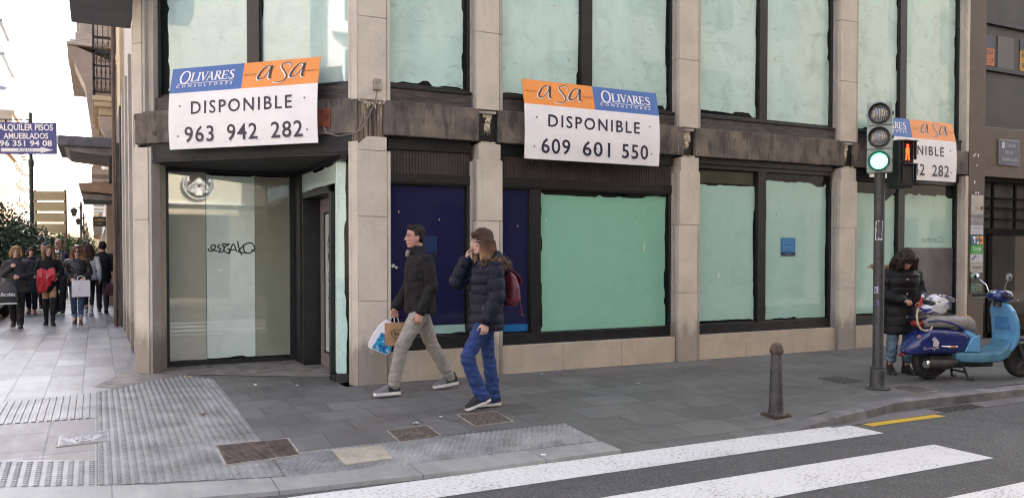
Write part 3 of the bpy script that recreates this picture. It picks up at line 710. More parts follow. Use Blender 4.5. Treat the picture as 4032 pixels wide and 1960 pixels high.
# graffiti tag on the entrance glass
gf = MB(); XG = frame((0, YG+.003, 0), (1, 0, 0), (0, 0, 1)); s0 = (-1.275, 1.46)
def gp(*pts): return [(s0[0]+x*.6/240, s0[1]+(75-y)*.6/240) for x, y in pts]
for pts in (gp((2, 48), (10, 62), (28, 58), (40, 34), (22, 32), (18, 50), (48, 62)), gp((62, 26), (50, 40), (66, 52), (54, 66), (76, 64), (82, 40), (70, 30)), gp((70, 24), (110, 26)), gp((112, 24), (86, 40), (84, 62), (104, 72), (110, 52), (98, 52)),
            gp((108, 78), (128, 24), (146, 66)), gp((112, 56), (140, 54)), gp((152, 8), (156, 40), (172, 84)), gp((186, 26), (160, 54), (156, 66), (196, 72)), gp((214, 16), (184, 30), (186, 64), (214, 72), (238, 46), (222, 18), (190, 24)), gp((220, 56), (242, 62))):
    stroke_mb(gf, pts, .017, XG)
gf.build('graffiti', BLACKINK, gw, 0)
MB().box((.68, 1.235, 0), (.72, 1.252, .004), X=frame((-1.82, YG+.0, 0), (1, 0, 0), (0, 0, 1))).build('sticker', WINK, gw, 0)
# scrawl on the last painted window (the word is written from inside, so it reads backwards)
gf = MB(); text_mb('Carmo', .11, .95, -.012, .25, X=frame((9.85, .14+.041, 1.70), (1, 0, 0), (0, 0, 1)), mb=gf, mirror=True, width=.52)
gf.build('scrawl', M('scrawl_ink', (.16, .24, .21), .6, 0), w4, 0)
# peeled flecks in the painted panes
rr = random.Random(8)
def fleck(w, pts, mat, yy=.181):
    mb = MB()
    for x, z, sx, sz in pts: mb.prism([(x+sx*cos(k*pi/3)*rr.uniform(.6, 1), z+sz*sin(k*pi/3)*rr.uniform(.6, 1)) for k in range(6)], frame((0, yy, 0), (1, 0, 0), (0, 0, 1)), .002)
    mb.build('paint_fleck', mat, w, 0)
PALE = M('pale_fleck', (.62, .66, .55), .6, 0)
fleck(w3, [(5.27, 1.16, .022, .05), (5.255, 1.14, .012, .03)], PALE); fleck(w2, [(3.98, 1.55, .012, .11), (3.86, 1.87, .006, .02), (2.47, 1.88, .010, .022)], PALE)
fleck(w8, [(10.22, 3.80, .06, .05), (10.22, 3.93, .05, .03), (10.2, 3.72, .06, .02)], PALE, .1725)
fleck(w1, [(.46, 1.32, .03, .035), (.50, 1.30, .02, .02)], PALE); fleck(w1, [(.53, 1.94, .008, .018), (1.03, 1.86, .008, .022)], M('warm_fleck', (.75, .5, .25), .5, 0)); fleck(w2, [(2.07, 1.80, .006, .018)], PALE)
fleck(w3, [(6.36, 2.04, .018, .02), (7.07, 2.03, .018, .02)], M('grey_fleck', (.2, .28, .25), .6, 0))
# side street front, upper wall and back of the building
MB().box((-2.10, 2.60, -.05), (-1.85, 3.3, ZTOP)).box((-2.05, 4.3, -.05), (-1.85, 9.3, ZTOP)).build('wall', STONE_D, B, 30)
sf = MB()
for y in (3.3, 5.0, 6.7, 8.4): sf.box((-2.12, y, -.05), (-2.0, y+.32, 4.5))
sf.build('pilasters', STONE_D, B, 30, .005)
MB().box((-2.07, 2.6, 2.75), (-1.95, 9.3, 3.2)).build('beam', BEAM, B, 30)
MB().box((-2.84, 1.7, 4.52), (-2.13, 3.55, 5.6)).prism([(-2.13, 1.9), (-2.13, 2.9), (-2.0, 2.9), (-2.0, 2.1)], Matrix.Translation((0, 0, 4.52)), 1.0).build('overhang', M('overhang_grey', (.15, .15, .165), .8, .05, 3), B, 30)
MB().prism([(-2.12, 2.20), (-.02, .10), (10.5, .10), (10.5, 14), (-2.0, 14), (-2.0, 2.5)], Matrix.Translation((0, 0, ZTOP)), 10.4).build('upper_wall', stone_mat('upper_stone', (.36, .30, .24), 0), B, 30)
MB().box((.1, .6, 0), (10.5, 13.9, ZTOP)).box((-1.8, 2.72, 0), (.1, 13.9, ZTOP)).box((-1.5, 2.0, 2.6), (.2, 2.71, ZTOP)).build('core', SOFFIT, B, 0)
for fl in range(3):
    for k in range(4):
        m = MB().box((.5+k*2.6, .07, 7.4+fl*3.2), (2.3+k*2.6, .099, 9.4+fl*3.2)); m.build('window', DARKGL, B, 0)

# ------------------------------------------------------------------ neighbour on the right: brown stone building with a dark lobby
N = thing('brown_building', 'brown stone building with dark glazing and a barred lobby entrance at the right edge', 'building', (12, 0, 0), world=True)
MB().box((10.512, -.005, -.06), (10.93, .5, 8)).build('wall', BRSTONE, N, 30, .004)
MB().box((10.512, .5, 2.78), (10.8, 6, 16)).build('wall', BRSTONE, N, 30)
MB().box((10.931, .0, 2.78), (24, .6, 3.62)).build('wall', BRSTONE, N, 30, .004)
MB().box((13.6, .0, -.06), (24, .6, 2.779)).build('wall', BRSTONE, N, 30)
MB().box((10.5, .0, 8.0), (24, 6, 17)).build('upper_wall', BRSTONE, N, 30)
wf = MB().box((10.931, .08, 3.63), (24, .20, 3.70))
for z in (4.62, 5.42, 6.1): wf.box((10.931, .10, z), (24, .20, z+.07))
for x in (10.931, 12.6, 14.3): wf.box((x, .09, 3.7), (x+.05, .20, 8))
wf = wf.build('window', DKBR, N, 30, .003)
MB().box((10.94, .16, 3.66), (24, .165, 8)).build('pane', M('brown_tinted_glass', (.045, .040, .036), .35, .15, 2, spec=.2), wf, 0)
# lobby
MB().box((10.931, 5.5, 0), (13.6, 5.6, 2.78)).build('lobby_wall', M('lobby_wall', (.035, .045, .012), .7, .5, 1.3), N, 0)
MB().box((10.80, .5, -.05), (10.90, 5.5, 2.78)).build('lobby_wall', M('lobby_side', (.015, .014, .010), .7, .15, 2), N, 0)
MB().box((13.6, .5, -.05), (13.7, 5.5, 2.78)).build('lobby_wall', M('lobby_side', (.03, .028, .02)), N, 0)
MB().box((10.9, .3, -.02), (13.6, 5.5, .015)).build('lobby_floor', M('lobby_floor', (.04, .036, .028), .5, .2, 2), N, 0)
MB().box((11.6, 3.0, 2.66), (12.9, 3.5, 2.69)).build('ceiling_lamp', M('lobby_lamp', (.7, .8, .5), .5, 0, emit=(.75, 1, .35), estr=.3), N, 0)
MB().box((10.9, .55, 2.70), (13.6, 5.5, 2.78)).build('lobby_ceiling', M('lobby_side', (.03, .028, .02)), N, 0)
MB().box((11.9, 5.45, .2), (12.7, 5.49, 2.05)).build('lobby_door', M('lobby_door', (.03, .022, .015), .6, .2, 4), N, 0)
MB().box((12.15, 5.0, 2.25), (13.3, 5.04, 2.42)).build('lobby_notice', M('lobby_notice', (.55, .52, .38), .6, 0), N, 0)
MB().box((10.94, .20, 1.9), (13.6, .22, 2.77)).build('transom_panel', M('transom_brown', (.035, .030, .027), .7, .15, 3), N, 0)
g = MB()
for z in (2.70, 2.42, 2.25, 2.06, 1.82): g.box((10.94, .10, z-.018), (13.6, .14, z+.018))
g.box((10.94, .095, 1.78), (13.6, .15, 1.90)); g.box((10.94, .095, 0), (11.0, .15, 2.75)); g.box((11.2, .095, 0), (11.32, .15, 1.8)); g.box((10.94, .095, .0), (13.6, .15, .09))
for x in (11.32, 11.95, 12.6, 13.3): g.box((x, .10, 1.9), (x+.045, .14, 2.72))
g.box((12.55, .095, 0), (12.62, .15, 1.8))
g.build('entrance_frame', M('iron_black', (.008, .0075, .0075), .85, .2, 8, spec=.1), N, 30)
MB().box((11.0, .12, .1), (13.6, .124, 1.78)).build('entrance_glass', M('lobby_glass', (.02, .02, .016), .0, 0, spec=.15), N, 0)
N.children[-1].data.materials[0].node_tree.nodes['Principled BSDF'].inputs['Transmission Weight'].default_value = .9
N.children[-1].data.materials[0].node_tree.nodes['Principled BSDF'].inputs['Base Color'].default_value = (.4, .45, .34, 1)
for x, z, s in ((10.64, 3.04, 1), (10.76, 3.06, .8), (10.67, 2.62, .9), (10.70, 2.40, 1), (10.80, 2.41, .8), (10.72, 2.86, .5)):
    pass
pf = MB(); rr = random.Random(2)
for x, z, s in ((10.63, 3.11, 1), (10.67, 3.14, .8), (10.745, 3.12, 1), (10.655, 2.665, 1.1), (10.69, 2.49, 1), (10.755, 2.49, .9), (10.70, 2.95, .6), (10.73, 2.955, .5)):
    pf.prism([(x+.022*s*cos(k*pi/3.5)*rr.uniform(.6, 1), z+.028*s*sin(k*pi/3.5)*rr.uniform(.6, 1)) for k in range(7)], frame((0, -.0075, 0), (1, 0, 0), (0, 0, 1)), .003)
pf.build('paint_remnant', WHITE, N, 0)

# column of plaques on the brown pilaster
XP = frame((0, -.012, 0), (1, 0, 0), (0, 0, 1))
def plaque(label, z0, z1, mats, lines, x0=10.555, x1=10.875, extra=None):
    t = thing('plaque', label, 'plaque', ((x0+x1)/2, -.012, z0), world=True, group='plaques on the brown pilaster')
    MB().box((x0, -.024, z0), (x1, -.006, z1)).build('panel', mats[0], t, 30, .002)
    mb = MB()
    for txt, z, h, w in lines:
        if txt: text_mb(txt, h, 1, 0, X=frame(((x0+x1)/2, -.026, z), (1, 0, 0), (0, 0, 1)), mb=mb, width=w)
    if mb.v: mb.build('lettering', mats[1], t, 0)
    if extra: extra(t)
    return t
CREAM = M('plaque_cream', (.40, .37, .33), .5, .06, 8); PALEP = M('plaque_pale', (.46, .46, .52), .4, .06, 8)
def ex1(t):
    MB().box((10.80, -.027, 2.20), (10.85, -.0245, 2.26)).build('emblem', M('emblem_red', (.09, .02, .02), .5, 0), t, 0)
plaque('tall cream plaque with a small dark red emblem, topmost on the pilaster', 2.125, 2.45, (CREAM, M('plaque_grey_ink', (.14, .13, .13), .6, 0)), [('a b o g a d o s', 2.23, .02, .16)], extra=ex1)
plaque('grey plaque with a row of bold capitals and small lines, below the tall cream plaque', 1.95, 2.12, (M('plaque_grey', (.30, .28, .30), .4, .1, 6), NAVYINK), [('MASCARELL', 2.09, .04, .30), ('asesoria fiscal', 2.05, .016, .2), ('laboral y contable', 2.022, .016, .22), ('ECONOMISTAS', 1.98, .032, .28)])
plaque('plain pale plaque with one thin line of writing', 1.785, 1.944, (PALEP, M('plaque_blue_ink', (.1, .12, .22), .5, 0)), [('consultores', 1.90, .028, .24)])
def ex2(t):
    r = random.Random(1)
    for c, x, z, w, h in ((ORANGE, 10.78, 1.618, .09, .15), (WHITE, 10.60, 1.71, .07, .045), (ORANGE, 10.69, 1.715, .06, .045), (WHITE, 10.64, 1.64, .025, .07), (WHITE, 10.71, 1.625, .05, .04), (M('plaque_brown', (.2, .09, .04), .5, 0), 10.79, 1.67, .06, .04)):
        MB().prism([(x, z), (x+w, z), (x+w*.95, z+h), (x+w*.1, z+h*.9)], frame((0, -.0245, 0), (1, 0, 0), (0, 0, 1)), .002).build('figure', c, t, 0)
plaque('teal and orange picture plaque above the bright green one', 1.61, 1.775, (M('plaque_teal', (.03, .13, .19), .5, .1, 8), WINK), [], extra=ex2)
plaque('bright green plaque with white script', 1.46, 1.605, (M('plaque_green', (.02, .33, .02), .4, .05, 6), WINK), [('Contigo', 1.54, .06, .22), ('www', 1.485, .012, .12)])
def ex3(t):
    mb = MB().prism([(10.58, 1.355), (10.62, 1.36), (10.69, 1.42), (10.66, 1.43), (10.63, 1.395), (10.58, 1.38)], frame((0, -.0245, 0), (1, 0, 0), (0, 0, 1)), .002); mb.build('emblem', NAVYINK, t, 0)
plaque('white plaque with a slanted navy swoosh emblem', 1.31, 1.456, (PALEP, M('plaque_grey_ink', (.14, .13, .13))), [('centro', 1.41, .02, .1)], x0=10.555, extra=ex3)
plaque('beige plaque with a line of cursive lettering, above the mirror', 1.145, 1.305, (CREAM, NAVYINK), [('Manantial', 1.235, .05, .24), ('salud', 1.18, .014, .12)])
plaque('low black plaque just above the green notice', .968, 1.14, (BLACK, GREYINK), [('a', 1.06, .03, .03)])
plaque('dark green notice with pale capitals, lowest on the pilaster', .795, .964, (M('plaque_dkgreen', (.02, .05, .03), .5, .1, 6), M('pale_green_ink', (.35, .42, .33), .5, 0)), [('SE VENDE', .935, .033, .26), ('DESPACHO', .895, .033, .28), ('352 94 06', .855, .033, .28), ('preguntar', .817, .016, .26)])
# street name sign
t = thing('street_name_sign', 'dark blue enamel street sign CARRER DE LES GARRIGUES on the brown wall', 'street sign', (11.5, -.01, 2.95), world=True)
MB().box((11.28, -.028, 2.99), (11.86, -.004, 3.43)).build('plate', M('enamel_grey', (.20, .20, .24), .35, .1, 6), t, 30, .006)
MB().box((11.297, -.031, 3.007), (11.843, -.0285, 3.413)).build('field', M('enamel_blue', (.028, .032, .085), .3, .1, 6), t, 30)
mb = MB()
for s, z, w, x in (('CARRER', 3.335, .26, 11.60), ('DE LES', 3.215, .22, 11.55), ('GARRIGUES', 3.09, .44, 11.57)): text_mb(s, .058, 1, .01, X=frame((x, -.0325, z), (1, 0, 0), (0, 0, 1)), mb=mb, width=w)
mb.prism([(11.345, 3.29), (11.385, 3.27), (11.425, 3.29), (11.42, 3.37), (11.385, 3.395), (11.35, 3.37)], frame((0, -.0315, 0), (1, 0, 0), (0, 0, 1)), .002)
mb.build('lettering', M('enamel_white', (.42, .42, .46), .4, 0), t, 0)
# posters behind the brown building's upper glazing
def poster(label, x, z, w, h, parts, g=None):
    t = thing('poster', label, 'poster', (x, .14, z), world=True, group=g)
    for nm, (a, b, c, d), m, txt in parts:
        MB().box((x+a*w, .150, z+b*h), (x+c*w, .157, z+d*h)).build(nm, m, t, 0)
        if txt: text_mb(txt, (d-b)*h*.6, 1, .02, X=frame((x+(a+c)/2*w, .148, z+(b+d)/2*h), (1, 0, 0), (0, 0, 1)), width=(c-a)*w*.85).build('lettering', NAVYINK, t, 0)
OP = M('poster_orange', (.45, .14, .02), .5, .1, 6); YP = M('poster_yellow', (.5, .26, .02), .5, .1, 6); DP = M('poster_dark', (.04, .045, .07), .5, .1, 6)
poster('faded orange and navy window poster beside the stone pillar', 10.99, 4.72, .40, .52, [('upper', (0, .58, 1, 1), DP, ''), ('middle', (0, .30, 1, .57), OP, 'ALQUILA'), ('lower', (0, 0, 1, .29), OP, '963 17')])
poster('yellow and navy window poster at the right edge of the photo', 12.12, 4.72, .5, .55, [('upper', (0, .66, 1, 1), DP, 'oficina'), ('middle', (0, .33, 1, .65), YP, 'ALQUILA'), ('lower', (0, 0, 1, .32), YP, '963 17')])
poster('plain grey sheet behind the upper window', 11.48, 4.68, .46, .58, [('sheet', (0, 0, 1, 1), M('poster_grey', (.11, .105, .10), .6, .05, 3), '')])

# ------------------------------------------------------------------ DISPONIBLE banners
def banner(label, X, w, left_blue, phone, split, lean, mat_extra=None):
    # X: local x to the right, y up from the foot of the board, z towards the street
    t = thing('banner_sign', label, 'banner', tuple(X @ V((w/2, 0, 0))), world=True)
    h1, h2 = .655, .965
    bulge = lambda y: .018*sin(pi*min(y/h1, 1)) 
    def pos(x, y, lift=0):
        if y <= h1: return X @ V((x, y, bulge(y)+lift))
        d = y-h1; return X @ V((x, h1+d*cos(lean), -d*sin(lean)+lift))
    def surf(x0, x1, y0, y1, mat, nm, n=6, lift=.0, back=True):
        mb = MB(); R = []
        for i in range(n+1):
            y = y0+(y1-y0)*i/n; R.append([pos(x0, y, lift), pos(x1, y, lift), pos(x1, y, lift-.008), pos(x0, y, lift-.008)])
        mb.rings(R); return mb.build(nm, mat, t, 50)
    pan = surf(0, w, 0, h1, WHITE, 'panel')
    a, b = (0, split), (split, w)
    surf(*(a if left_blue else b), h1, h2, BLUE, 'blue_header', 1); surf(*(b if left_blue else a), h1, h2, ORANGE, 'orange_header', 1)
    XH = lambda x, y: Matrix.Translation(pos(x, y, .003)) @ X.to_3x3().to_4x4() @ Matrix.Rotation(-lean, 4, 'X')
    XL = lambda x, y: Matrix.Translation(pos(x, y, .004)) @ X.to_3x3().to_4x4()
    text_mb('DISPONIBLE', .152, 1.25, .012, X=XL(w*.5, .47), width=w*.68, ext=0).build('lettering', NAVYINK, t, 0)
    for g_, x_ in zip(phone.split(), (.215, .51, .805)): text_mb(g_, .185, 1.12, .012, X=XL(w*x_, .165), width=w*.205, ext=.0).build('phone_number', NAVYINK, t, 0)
    bw, ow = (split, w-split) if left_blue else (w-split, split); bx0, ox0 = (0, split) if left_blue else (split, 0)
    # serif capitals OLIVARES: thick stems, thin hairlines, feet
    Xb = XH(bx0+bw*.5, h1+(h2-h1)*.60); mb = MB(); cap = .105; k = bw*.76/8.15; sl = .16 if left_blue else 0
    def L(pts, w_, u): stroke_mb(mb, [((u-4.07+p[0])*k+(p[1]*cap*sl), (p[1]-.5)*cap*1.0) for p in pts], w_, Xb, n=8 if len(pts) < 5 else 24)
    T, H_ = .022, .009
    def stem(u, x): L([(x, 0), (x, 1)], T, u); L([(x-.22, .02), (x+.22, .02)], H_, u); L([(x-.22, .98), (x+.22, .98)], H_, u)
    O = [(.75+.68*cos(a), .54+.72*sin(a)) for a in [i*pi/8 for i in range(17)]]; L(O, [T*(.5+.6*abs(cos(i*pi/8))) for i in range(17)], 0)
    u = 1.65; stem(u, .22); L([(.22, .02), (.85, .02), (.9, .25)], H_, u)
    u = 2.70; stem(u, .15)
    u = 3.15; L([(.1, 1), (.5, 0)], T, u); L([(.5, 0), (.9, 1)], H_, u); L([(-.05, .98), (.3, .98)], H_, u); L([(.72, .98), (1.05, .98)], H_, u)
    u = 4.10; L([(.05, 0), (.48, 1)], H_, u); L([(.48, 1), (.9, 0)], T, u); L([(.2, .35), (.75, .35)], H_, u); L([(-.08, .02), (.2, .02)], H_, u); L([(.72, .02), (1.05, .02)], H_, u)
    u = 5.22; stem(u, .2); L([(.2, .98), (.6, .95), (.72, .75), (.55, .54), (.2, .5)], [H_, .014, T, .014, H_], u); L([(.45, .5), (.95, 0)], T, u)
    u = 6.25; stem(u, .2); [L([(.2, yy), (.82, yy)], H_, u) for yy in (.02, .5, .98)]; L([(.82, .02), (.88, .25)], H_, u); L([(.82, .98), (.85, .78)], H_, u)
    u = 7.30; L([(.72, .8), (.62, .97), (.3, .97), (.15, .75), (.4, .55), (.68, .38), (.7, .12), (.4, .0), (.15, .05), (.1, .24)], [H_, .01, .012, T, T, T, T, .012, .01, H_], u)
    stroke_mb(mb, [(-bw*.40, -.075), (bw*.38, -.075)], .006, Xb)
    text_mb('CONSULTORES', .034, 1.9, .012, sl*.8, X=Xb @ Matrix.Translation((-bw*.02, -.105, 0)), mb=mb, width=bw*.78)
    mb.build('agency_lettering', WINK, t, 0)
    # brush-script "asa" with a white edge
    Xo = XH(ox0+ow*.5, h1+(h2-h1)*.52); s = ow*.222
    A = [(.75, .88), (.55, .98), (.25, .75), (0, .25), (.02, .02), (.3, .12), (.62, .55), (.80, .95), (.72, .4), (.70, .08), (.86, .05)]
    S_ = [(1.55, .80), (1.62, .98), (1.35, 1.12), (1.0, 1.0), (.98, .8), (1.2, .45), (1.35, .1), (1.15, -.22), (.75, -.32), (.5, -.22)]
    wA = [.012, .014, .022, .034, .022, .012, .016, .03, .04, .03, .012]
    for off, inkm, nm, ex in ((-.010, WINK, 'script_edge', .010), (0, M('script_ink', (.055, .028, .02), .5, 0), 'script_lettering', 0)):
        mb = MB()
        for du in (-.30, 1.72):
            stroke_mb(mb, [((x-1.05+du)*s*.95+off, (y-.42)*.16+off*.7) for x, y in A], [q*.85+ex*.6 for q in wA], Xo, 60, lift=.001 if ex else .002)
        stroke_mb(mb, [((x-.90)*s*.86+off, (y-.42)*.16+off*.7) for x, y in S_], [(q+ex*.6)*.7 for q in (.01, .012, .016, .02, .024, .026, .024, .018, .012, .008)], Xo, 60, lift=.001 if ex else .002)
        mb.build(nm, inkm, t, 0)
    mb = MB(); text_mb('SERVICIOS', .024, 1.1, 0, X=Xo @ Matrix.Translation((-ow*.40, -.0, .001)), mb=mb, width=ow*.16); text_mb('INMOBILIARIOS', .024, 1.05, 0, X=Xo @ Matrix.Translation((ow*.385, -.005, .001)), mb=mb, width=ow*.21)
    mb.build('small_lettering', BRINK, t, 0)
    bo = MB()
    for x, y in ((w*.08, .50), (w*.92, .50), (w*.065, .15), (w*.935, .15)) + (((w*.51, .17),) if not left_blue else ()):
        bo.lathe([(0, 0), (.012, .001), (.010, .007), (.003, .010)], n=10, X=Matrix.Translation(pos(x, y, .002)) @ X.to_3x3().to_4x4())
    bo.build('bolts', STEEL, t)
    return t
nC = V((-1, -1, 0))/sqrt(2); rC = -U45
oA = V((0, 0, 2.68))+U45*2.425+nC*.108
banner('white DISPONIBLE banner over the corner entrance, with number 963 942 282', facing(oA, rC), 1.99, True, '963 942 282', .995, radians(13))
banner('white DISPONIBLE banner with the orange header half on the left, number 609 601 550', facing((1.988, -.15, 2.594), (1, 0, 0)), 1.98, False, '609 601 550', .995, radians(13))
banner('white DISPONIBLE banner partly hidden behind the traffic light', facing((7.93, -.15, 2.625), (1, 0, 0)), 2.02, True, '963 942 282', .965, radians(13))

# ------------------------------------------------------------------ small things on the front
t = thing('junction_box', 'small beige junction box on the corner pillar with a cable hanging from it', 'junction box', (.21, -.01, 3.28), world=True)
MB().box((.17, -.055, 3.265), (.255, 0, 3.385)).build('case', M('box_beige', (.30, .255, .21), .6, .15, 12), t, 30, .006)
MB().tube([(.21, -.03, 3.265), (.195, -.02, 3.15), (.155, -.012, 3.05), (.09, -.012, 2.92), (.03, -.015, 2.82), (-.06, -.06, 2.765), (-.20, .09, 2.745), (-.30, .20, 2.79), (-.315, .235, 2.86)], .0065, 8).build('cable', M('cable_grey', (.20, .175, .15), .6, .1, 5), t)
MB().tube([(.10, -.004, 2.93), (.06, -.012, 3.0), (.02, -.012, 2.88), (.0, -.02, 2.80)], .004, 6).build('loose_wire', M('cable_grey', (.2, .18, .15)), t)
t = thing('cover_plate', 'square rusty red plate fixed to the beam next to the corner pillar', 'plate', tuple(-U45*-.4+V((0, 0, 2.85))), world=True)
MB().box((-.50, -.008, 2.86), (-.34, .0035, 3.07), X=CH).build('plate', RUSTB, t, 30, .002)
tag(MB().cyl(tuple(U45*2.74-IN45*.004+V((0, 0, 2.905))), tuple(U45*2.74-IN45*-.003+V((0, 0, 2.905))), .03, n=14).build('beam_plug', BLACK), 'round black plug in the beam left of the corner banner', 'plug')
def notice(label, x, z, w, h, m0, m1, dark=False):
    t = thing('notice', label, 'notice', (x, .17, z), world=True, group='blue notices stuck in the shop windows')
    yy = .170
    MB().box((x, yy, z), (x+w, yy+.004, z+h)).build('sheet', m0, t, 0); MB().box((x, yy-.001, z), (x+w, yy+.003, z+h*.2)).build('dark_band', m1, t, 0)
    mb = MB()
    for k, (s, q) in enumerate((('informacion sobre este local', .88), ('para mas detalles', .72), ('llame al telefono indicado', .5), ('gracias por su visita', .35))):
        text_mb(s, h*.06, 1, .01, X=frame((x+w/2, yy-.002, z+h*q), (1, 0, 0), (0, 0, 1)), mb=mb, width=w*(.82-.1*(k % 2)))
    text_mb('nos vemos', h*.07, 1, .01, X=frame((x+w/2, yy-.0025, z+h*.10), (1, 0, 0), (0, 0, 1)), mb=mb, width=w*.4)
    mb.build('lettering', M('pale_blue_ink', (.25, .45, .62), .5, 0) if not dark else M('dim_blue_ink', (.02, .06, .16), .5, 0), t, 0)
notice('bright blue notice on the mint painted window left of the traffic light', 6.45, 1.43, .28, .265, M('notice_blue', (.012, .17, .42), .3, .04, 4), M('notice_band', (.008, .02, .06), .3, 0))
notice('dim blue notice on the navy window behind the man in the black jacket', .66, 1.42, .335, .245, M('notice_dim', (.010, .028, .10), .3, .04, 4), M('notice_dim_band', (.010, .012, .03), .3, 0), True)

# ------------------------------------------------------------------ traffic light
PL0 = (5.20, -2.53, zg(5.2, -2.53))
T = thing('traffic_light', 'traffic light on a dark grey pole, green lamp lit, red man on its pedestrian signal', 'traffic light', PL0)
POLE = M('pole_paint', (.045, .047, .05), .5, .25, 9, .08, 40)
MB().lathe([(.135, 0), (.135, .012), (.10, .02), (.085, .05), (.082, .215), (.074, .225)], n=28).build('base', POLE, T)
MB().lathe([(.074, .226), (.078, .232), (.078, .245), (.060, .250), (.058, .262), (.056, 2.45), (.05, 2.455)], n=28).build('pole', POLE, T)
hx = atan2(-.55, -.84)                                     # the way the lamps look
HX = Matrix.Translation((0, 0, 0)) @ facing((0, 0, 0), (-sin(hx), cos(hx), 0))
HGREY = M('signal_housing', (.30, .36, .335), .45, .12, 8); HBLK = M('signal_black', (.014, .014, .015), .4, .1, 8)
LENS = M('signal_lens', (.24, .235, .23), .12, 0)
def lens_mat():
    m, nt, bs = newmat('dotted_lens'); v = nt.nodes.new('ShaderNodeTexVoronoi'); v.inputs['Scale'].default_value = 70; v.inputs['Randomness'].default_value = .15
    nt.links.new(coords(nt), v.inputs[0]); nt.links.new(ramp(nt, v.outputs[0], [(.2, (.42, .41, .39)), (.5, (.07, .068, .066))]), bs.inputs['Base Color'])
    bs.inputs['Roughness'].default_value = .2; bs.inputs['Coat Weight'].default_value = 1; bs.inputs['Coat Roughness'].default_value = .03; return m
LENS = lens_mat()
GLOW = M('green_lamp', (.3, 1, .7), .3, 0, emit=(.12, 1.0, .50), estr=.75)
for k, z0 in enumerate((2.40, 2.66, 2.92)):
    X = HX @ Matrix.Translation((0, z0, .0))
    p = MB().box((-.128, .002, -.07), (.128, .258, .075), X=X).build('signal_head', HGREY, T, 30, .008)
    MB().lathe([(.098, 0), (.108, .004), (.112, .03), (.106, .034), (.098, .012)], n=32, X=X @ Matrix.Translation((0, .128, .0755))).build('rim', HBLK, p)
    R = []
    for j in range(2): R.append([X @ V(((.106+.006*j)*cos(a), .128+(.106+.006*j)*sin(a), .08+(.03+.035*max(0, sin(a)))*1)) for a in [i*pi/18 for i in range(-3, 22)]])
    R0_ = [X @ V((.106*cos(a), .128+.106*sin(a), .08)) for a in [i*pi/18 for i in range(-3, 22)]]
    MB().rings([R0_, R[0], R[1], [X @ V((.113*cos(a), .128+.113*sin(a), .08)) for a in [i*pi/18 for i in range(-3, 22)]]], cap=False, closed=False).build('visor', HBLK, p)
    lm = MB().lathe([(.099, .0), (.097, .006), (.075, .018), (.04, .025), (.003, .027)], n=32, X=X @ Matrix.Translation((0, .128, .0765)))
    lm.build('lens', GLOW if k == 0 else LENS, p)
    MB().box((.128, .11, .03), (.142, .15, .055), X=X).build('latch', HBLK, p)
X = HX
MB().box((-.06, 3.182, -.04), (.02, 3.196, .03), X=X).build('cap', HGREY, T, 30, .003)
MB().box((-.05, 2.36, -.05), (.05, 2.40, .05), X=X).build('mount', HBLK, T, 30, .004)
# pedestrian head, looking across the road
PX0 = Matrix.Translation((.19, -.02, 0)) @ facing((0, 0, 0), (cos(radians(-6)), sin(radians(-6)), 0))
ph = MB().box((0, 2.245, -.09), (.205, 2.775, .09), X=PX0).build('pedestrian_head', M('signal_dark_green', (.018, .024, .020), .5, .2, 8), T, 30, .008)
for z in (2.26, 2.515):
    fr = MB().box((.008, z, .0905), (.197, z+.245, .10), X=PX0); fr.build('door', HBLK, ph, 30, .004)
    vs = MB().box((.004, z+.236, .1005), (.201, z+.25, .16), X=PX0).box((.004, z+.04, .1005), (.012, z+.236, .14), X=PX0).box((.193, z+.04, .1005), (.201, z+.236, .14), X=PX0); vs.build('visor', HBLK, ph, 30, .003)
MB().box((.03, 2.535, .1005), (.175, 2.735, .103), X=PX0).build('lens', M('red_lens', (.03, .008, .008), .2, 0), ph, 0)
MB().box((.03, 2.28, .1005), (.175, 2.48, .103), X=PX0).build('lens', M('dark_lens', (.045, .045, .045), .25, .1, 20), ph, 0)
FX = PX0 @ Matrix.Translation((.1025, 2.545, .1035))
man = MB()
dots = []
def fig(u, v):
    if (u*u+(v-.165)**2) < .017**2: return True
    if .06 < v < .143 and abs(u) < .030-.012*abs(v-.10)/.04+ (.004 if v > .12 else 0): return True
    if .003 < v <= .062 and (abs(abs(u)-.016-.006*(1-v/.062)) < .0105): return True
    return False
v_ = .004
while v_ < .185:
    u_ = -.05
    while u_ < .05:
        if fig(u_, v_): man.lathe([(.0036, 0), (.003, .002), (.0005, .0028)], n=6, X=FX @ Matrix.Translation((u_, v_, 0)))
        u_ += .0066
    v_ += .0066
man.build('red_man', M('red_man_leds', (1, .2, .05), .4, 0, emit=(1, .045, .012), estr=.9), ph, 0)
bk = MB().prism([(.05, 2.08), (.22, 2.20), (.22, 2.245), (.05, 2.20)], PX0 @ Matrix.Translation((-.19, 0, -.03)), .05).build('bracket', POLE, T, 30, .004)
mb = MB().box((-.075, 1.94, 0), (.07, 1.955, .01))
def sticker(label, z, w, h, ang, mat, seed):
    pts = ragged(-w/2, 0, w/2, h, .012, 40, seed); mb = MB(); R = .0585
    cx, cy = PL0[0], PL0[1]; q = [(cx+R*cos(ang+x/R), cy+R*sin(ang+x/R), z+y) for x, y in pts]; n = len(q)
    qq = [(cx+(R-.002)*cos(ang+x/R), cy+(R-.002)*sin(ang+x/R), z+y) for x, y in pts]
    mb.rings([[V(p) for p in qq], [V(p) for p in q]]); return tag(mb.build('sticker', mat, None, 0), label, 'sticker')
sticker('torn white sticker wrapped on the traffic light pole below the lamps', 1.60, .09, .22, hx+.05, M('sticker_white', (.6, .6, .62), .5, .1, 30), 1)
sticker('small white and violet sticker scrap at head height on the pole', 1.02, .055, .07, hx-.35, M('sticker_violet', (.4, .38, .6), .5, .3, 40), 2)
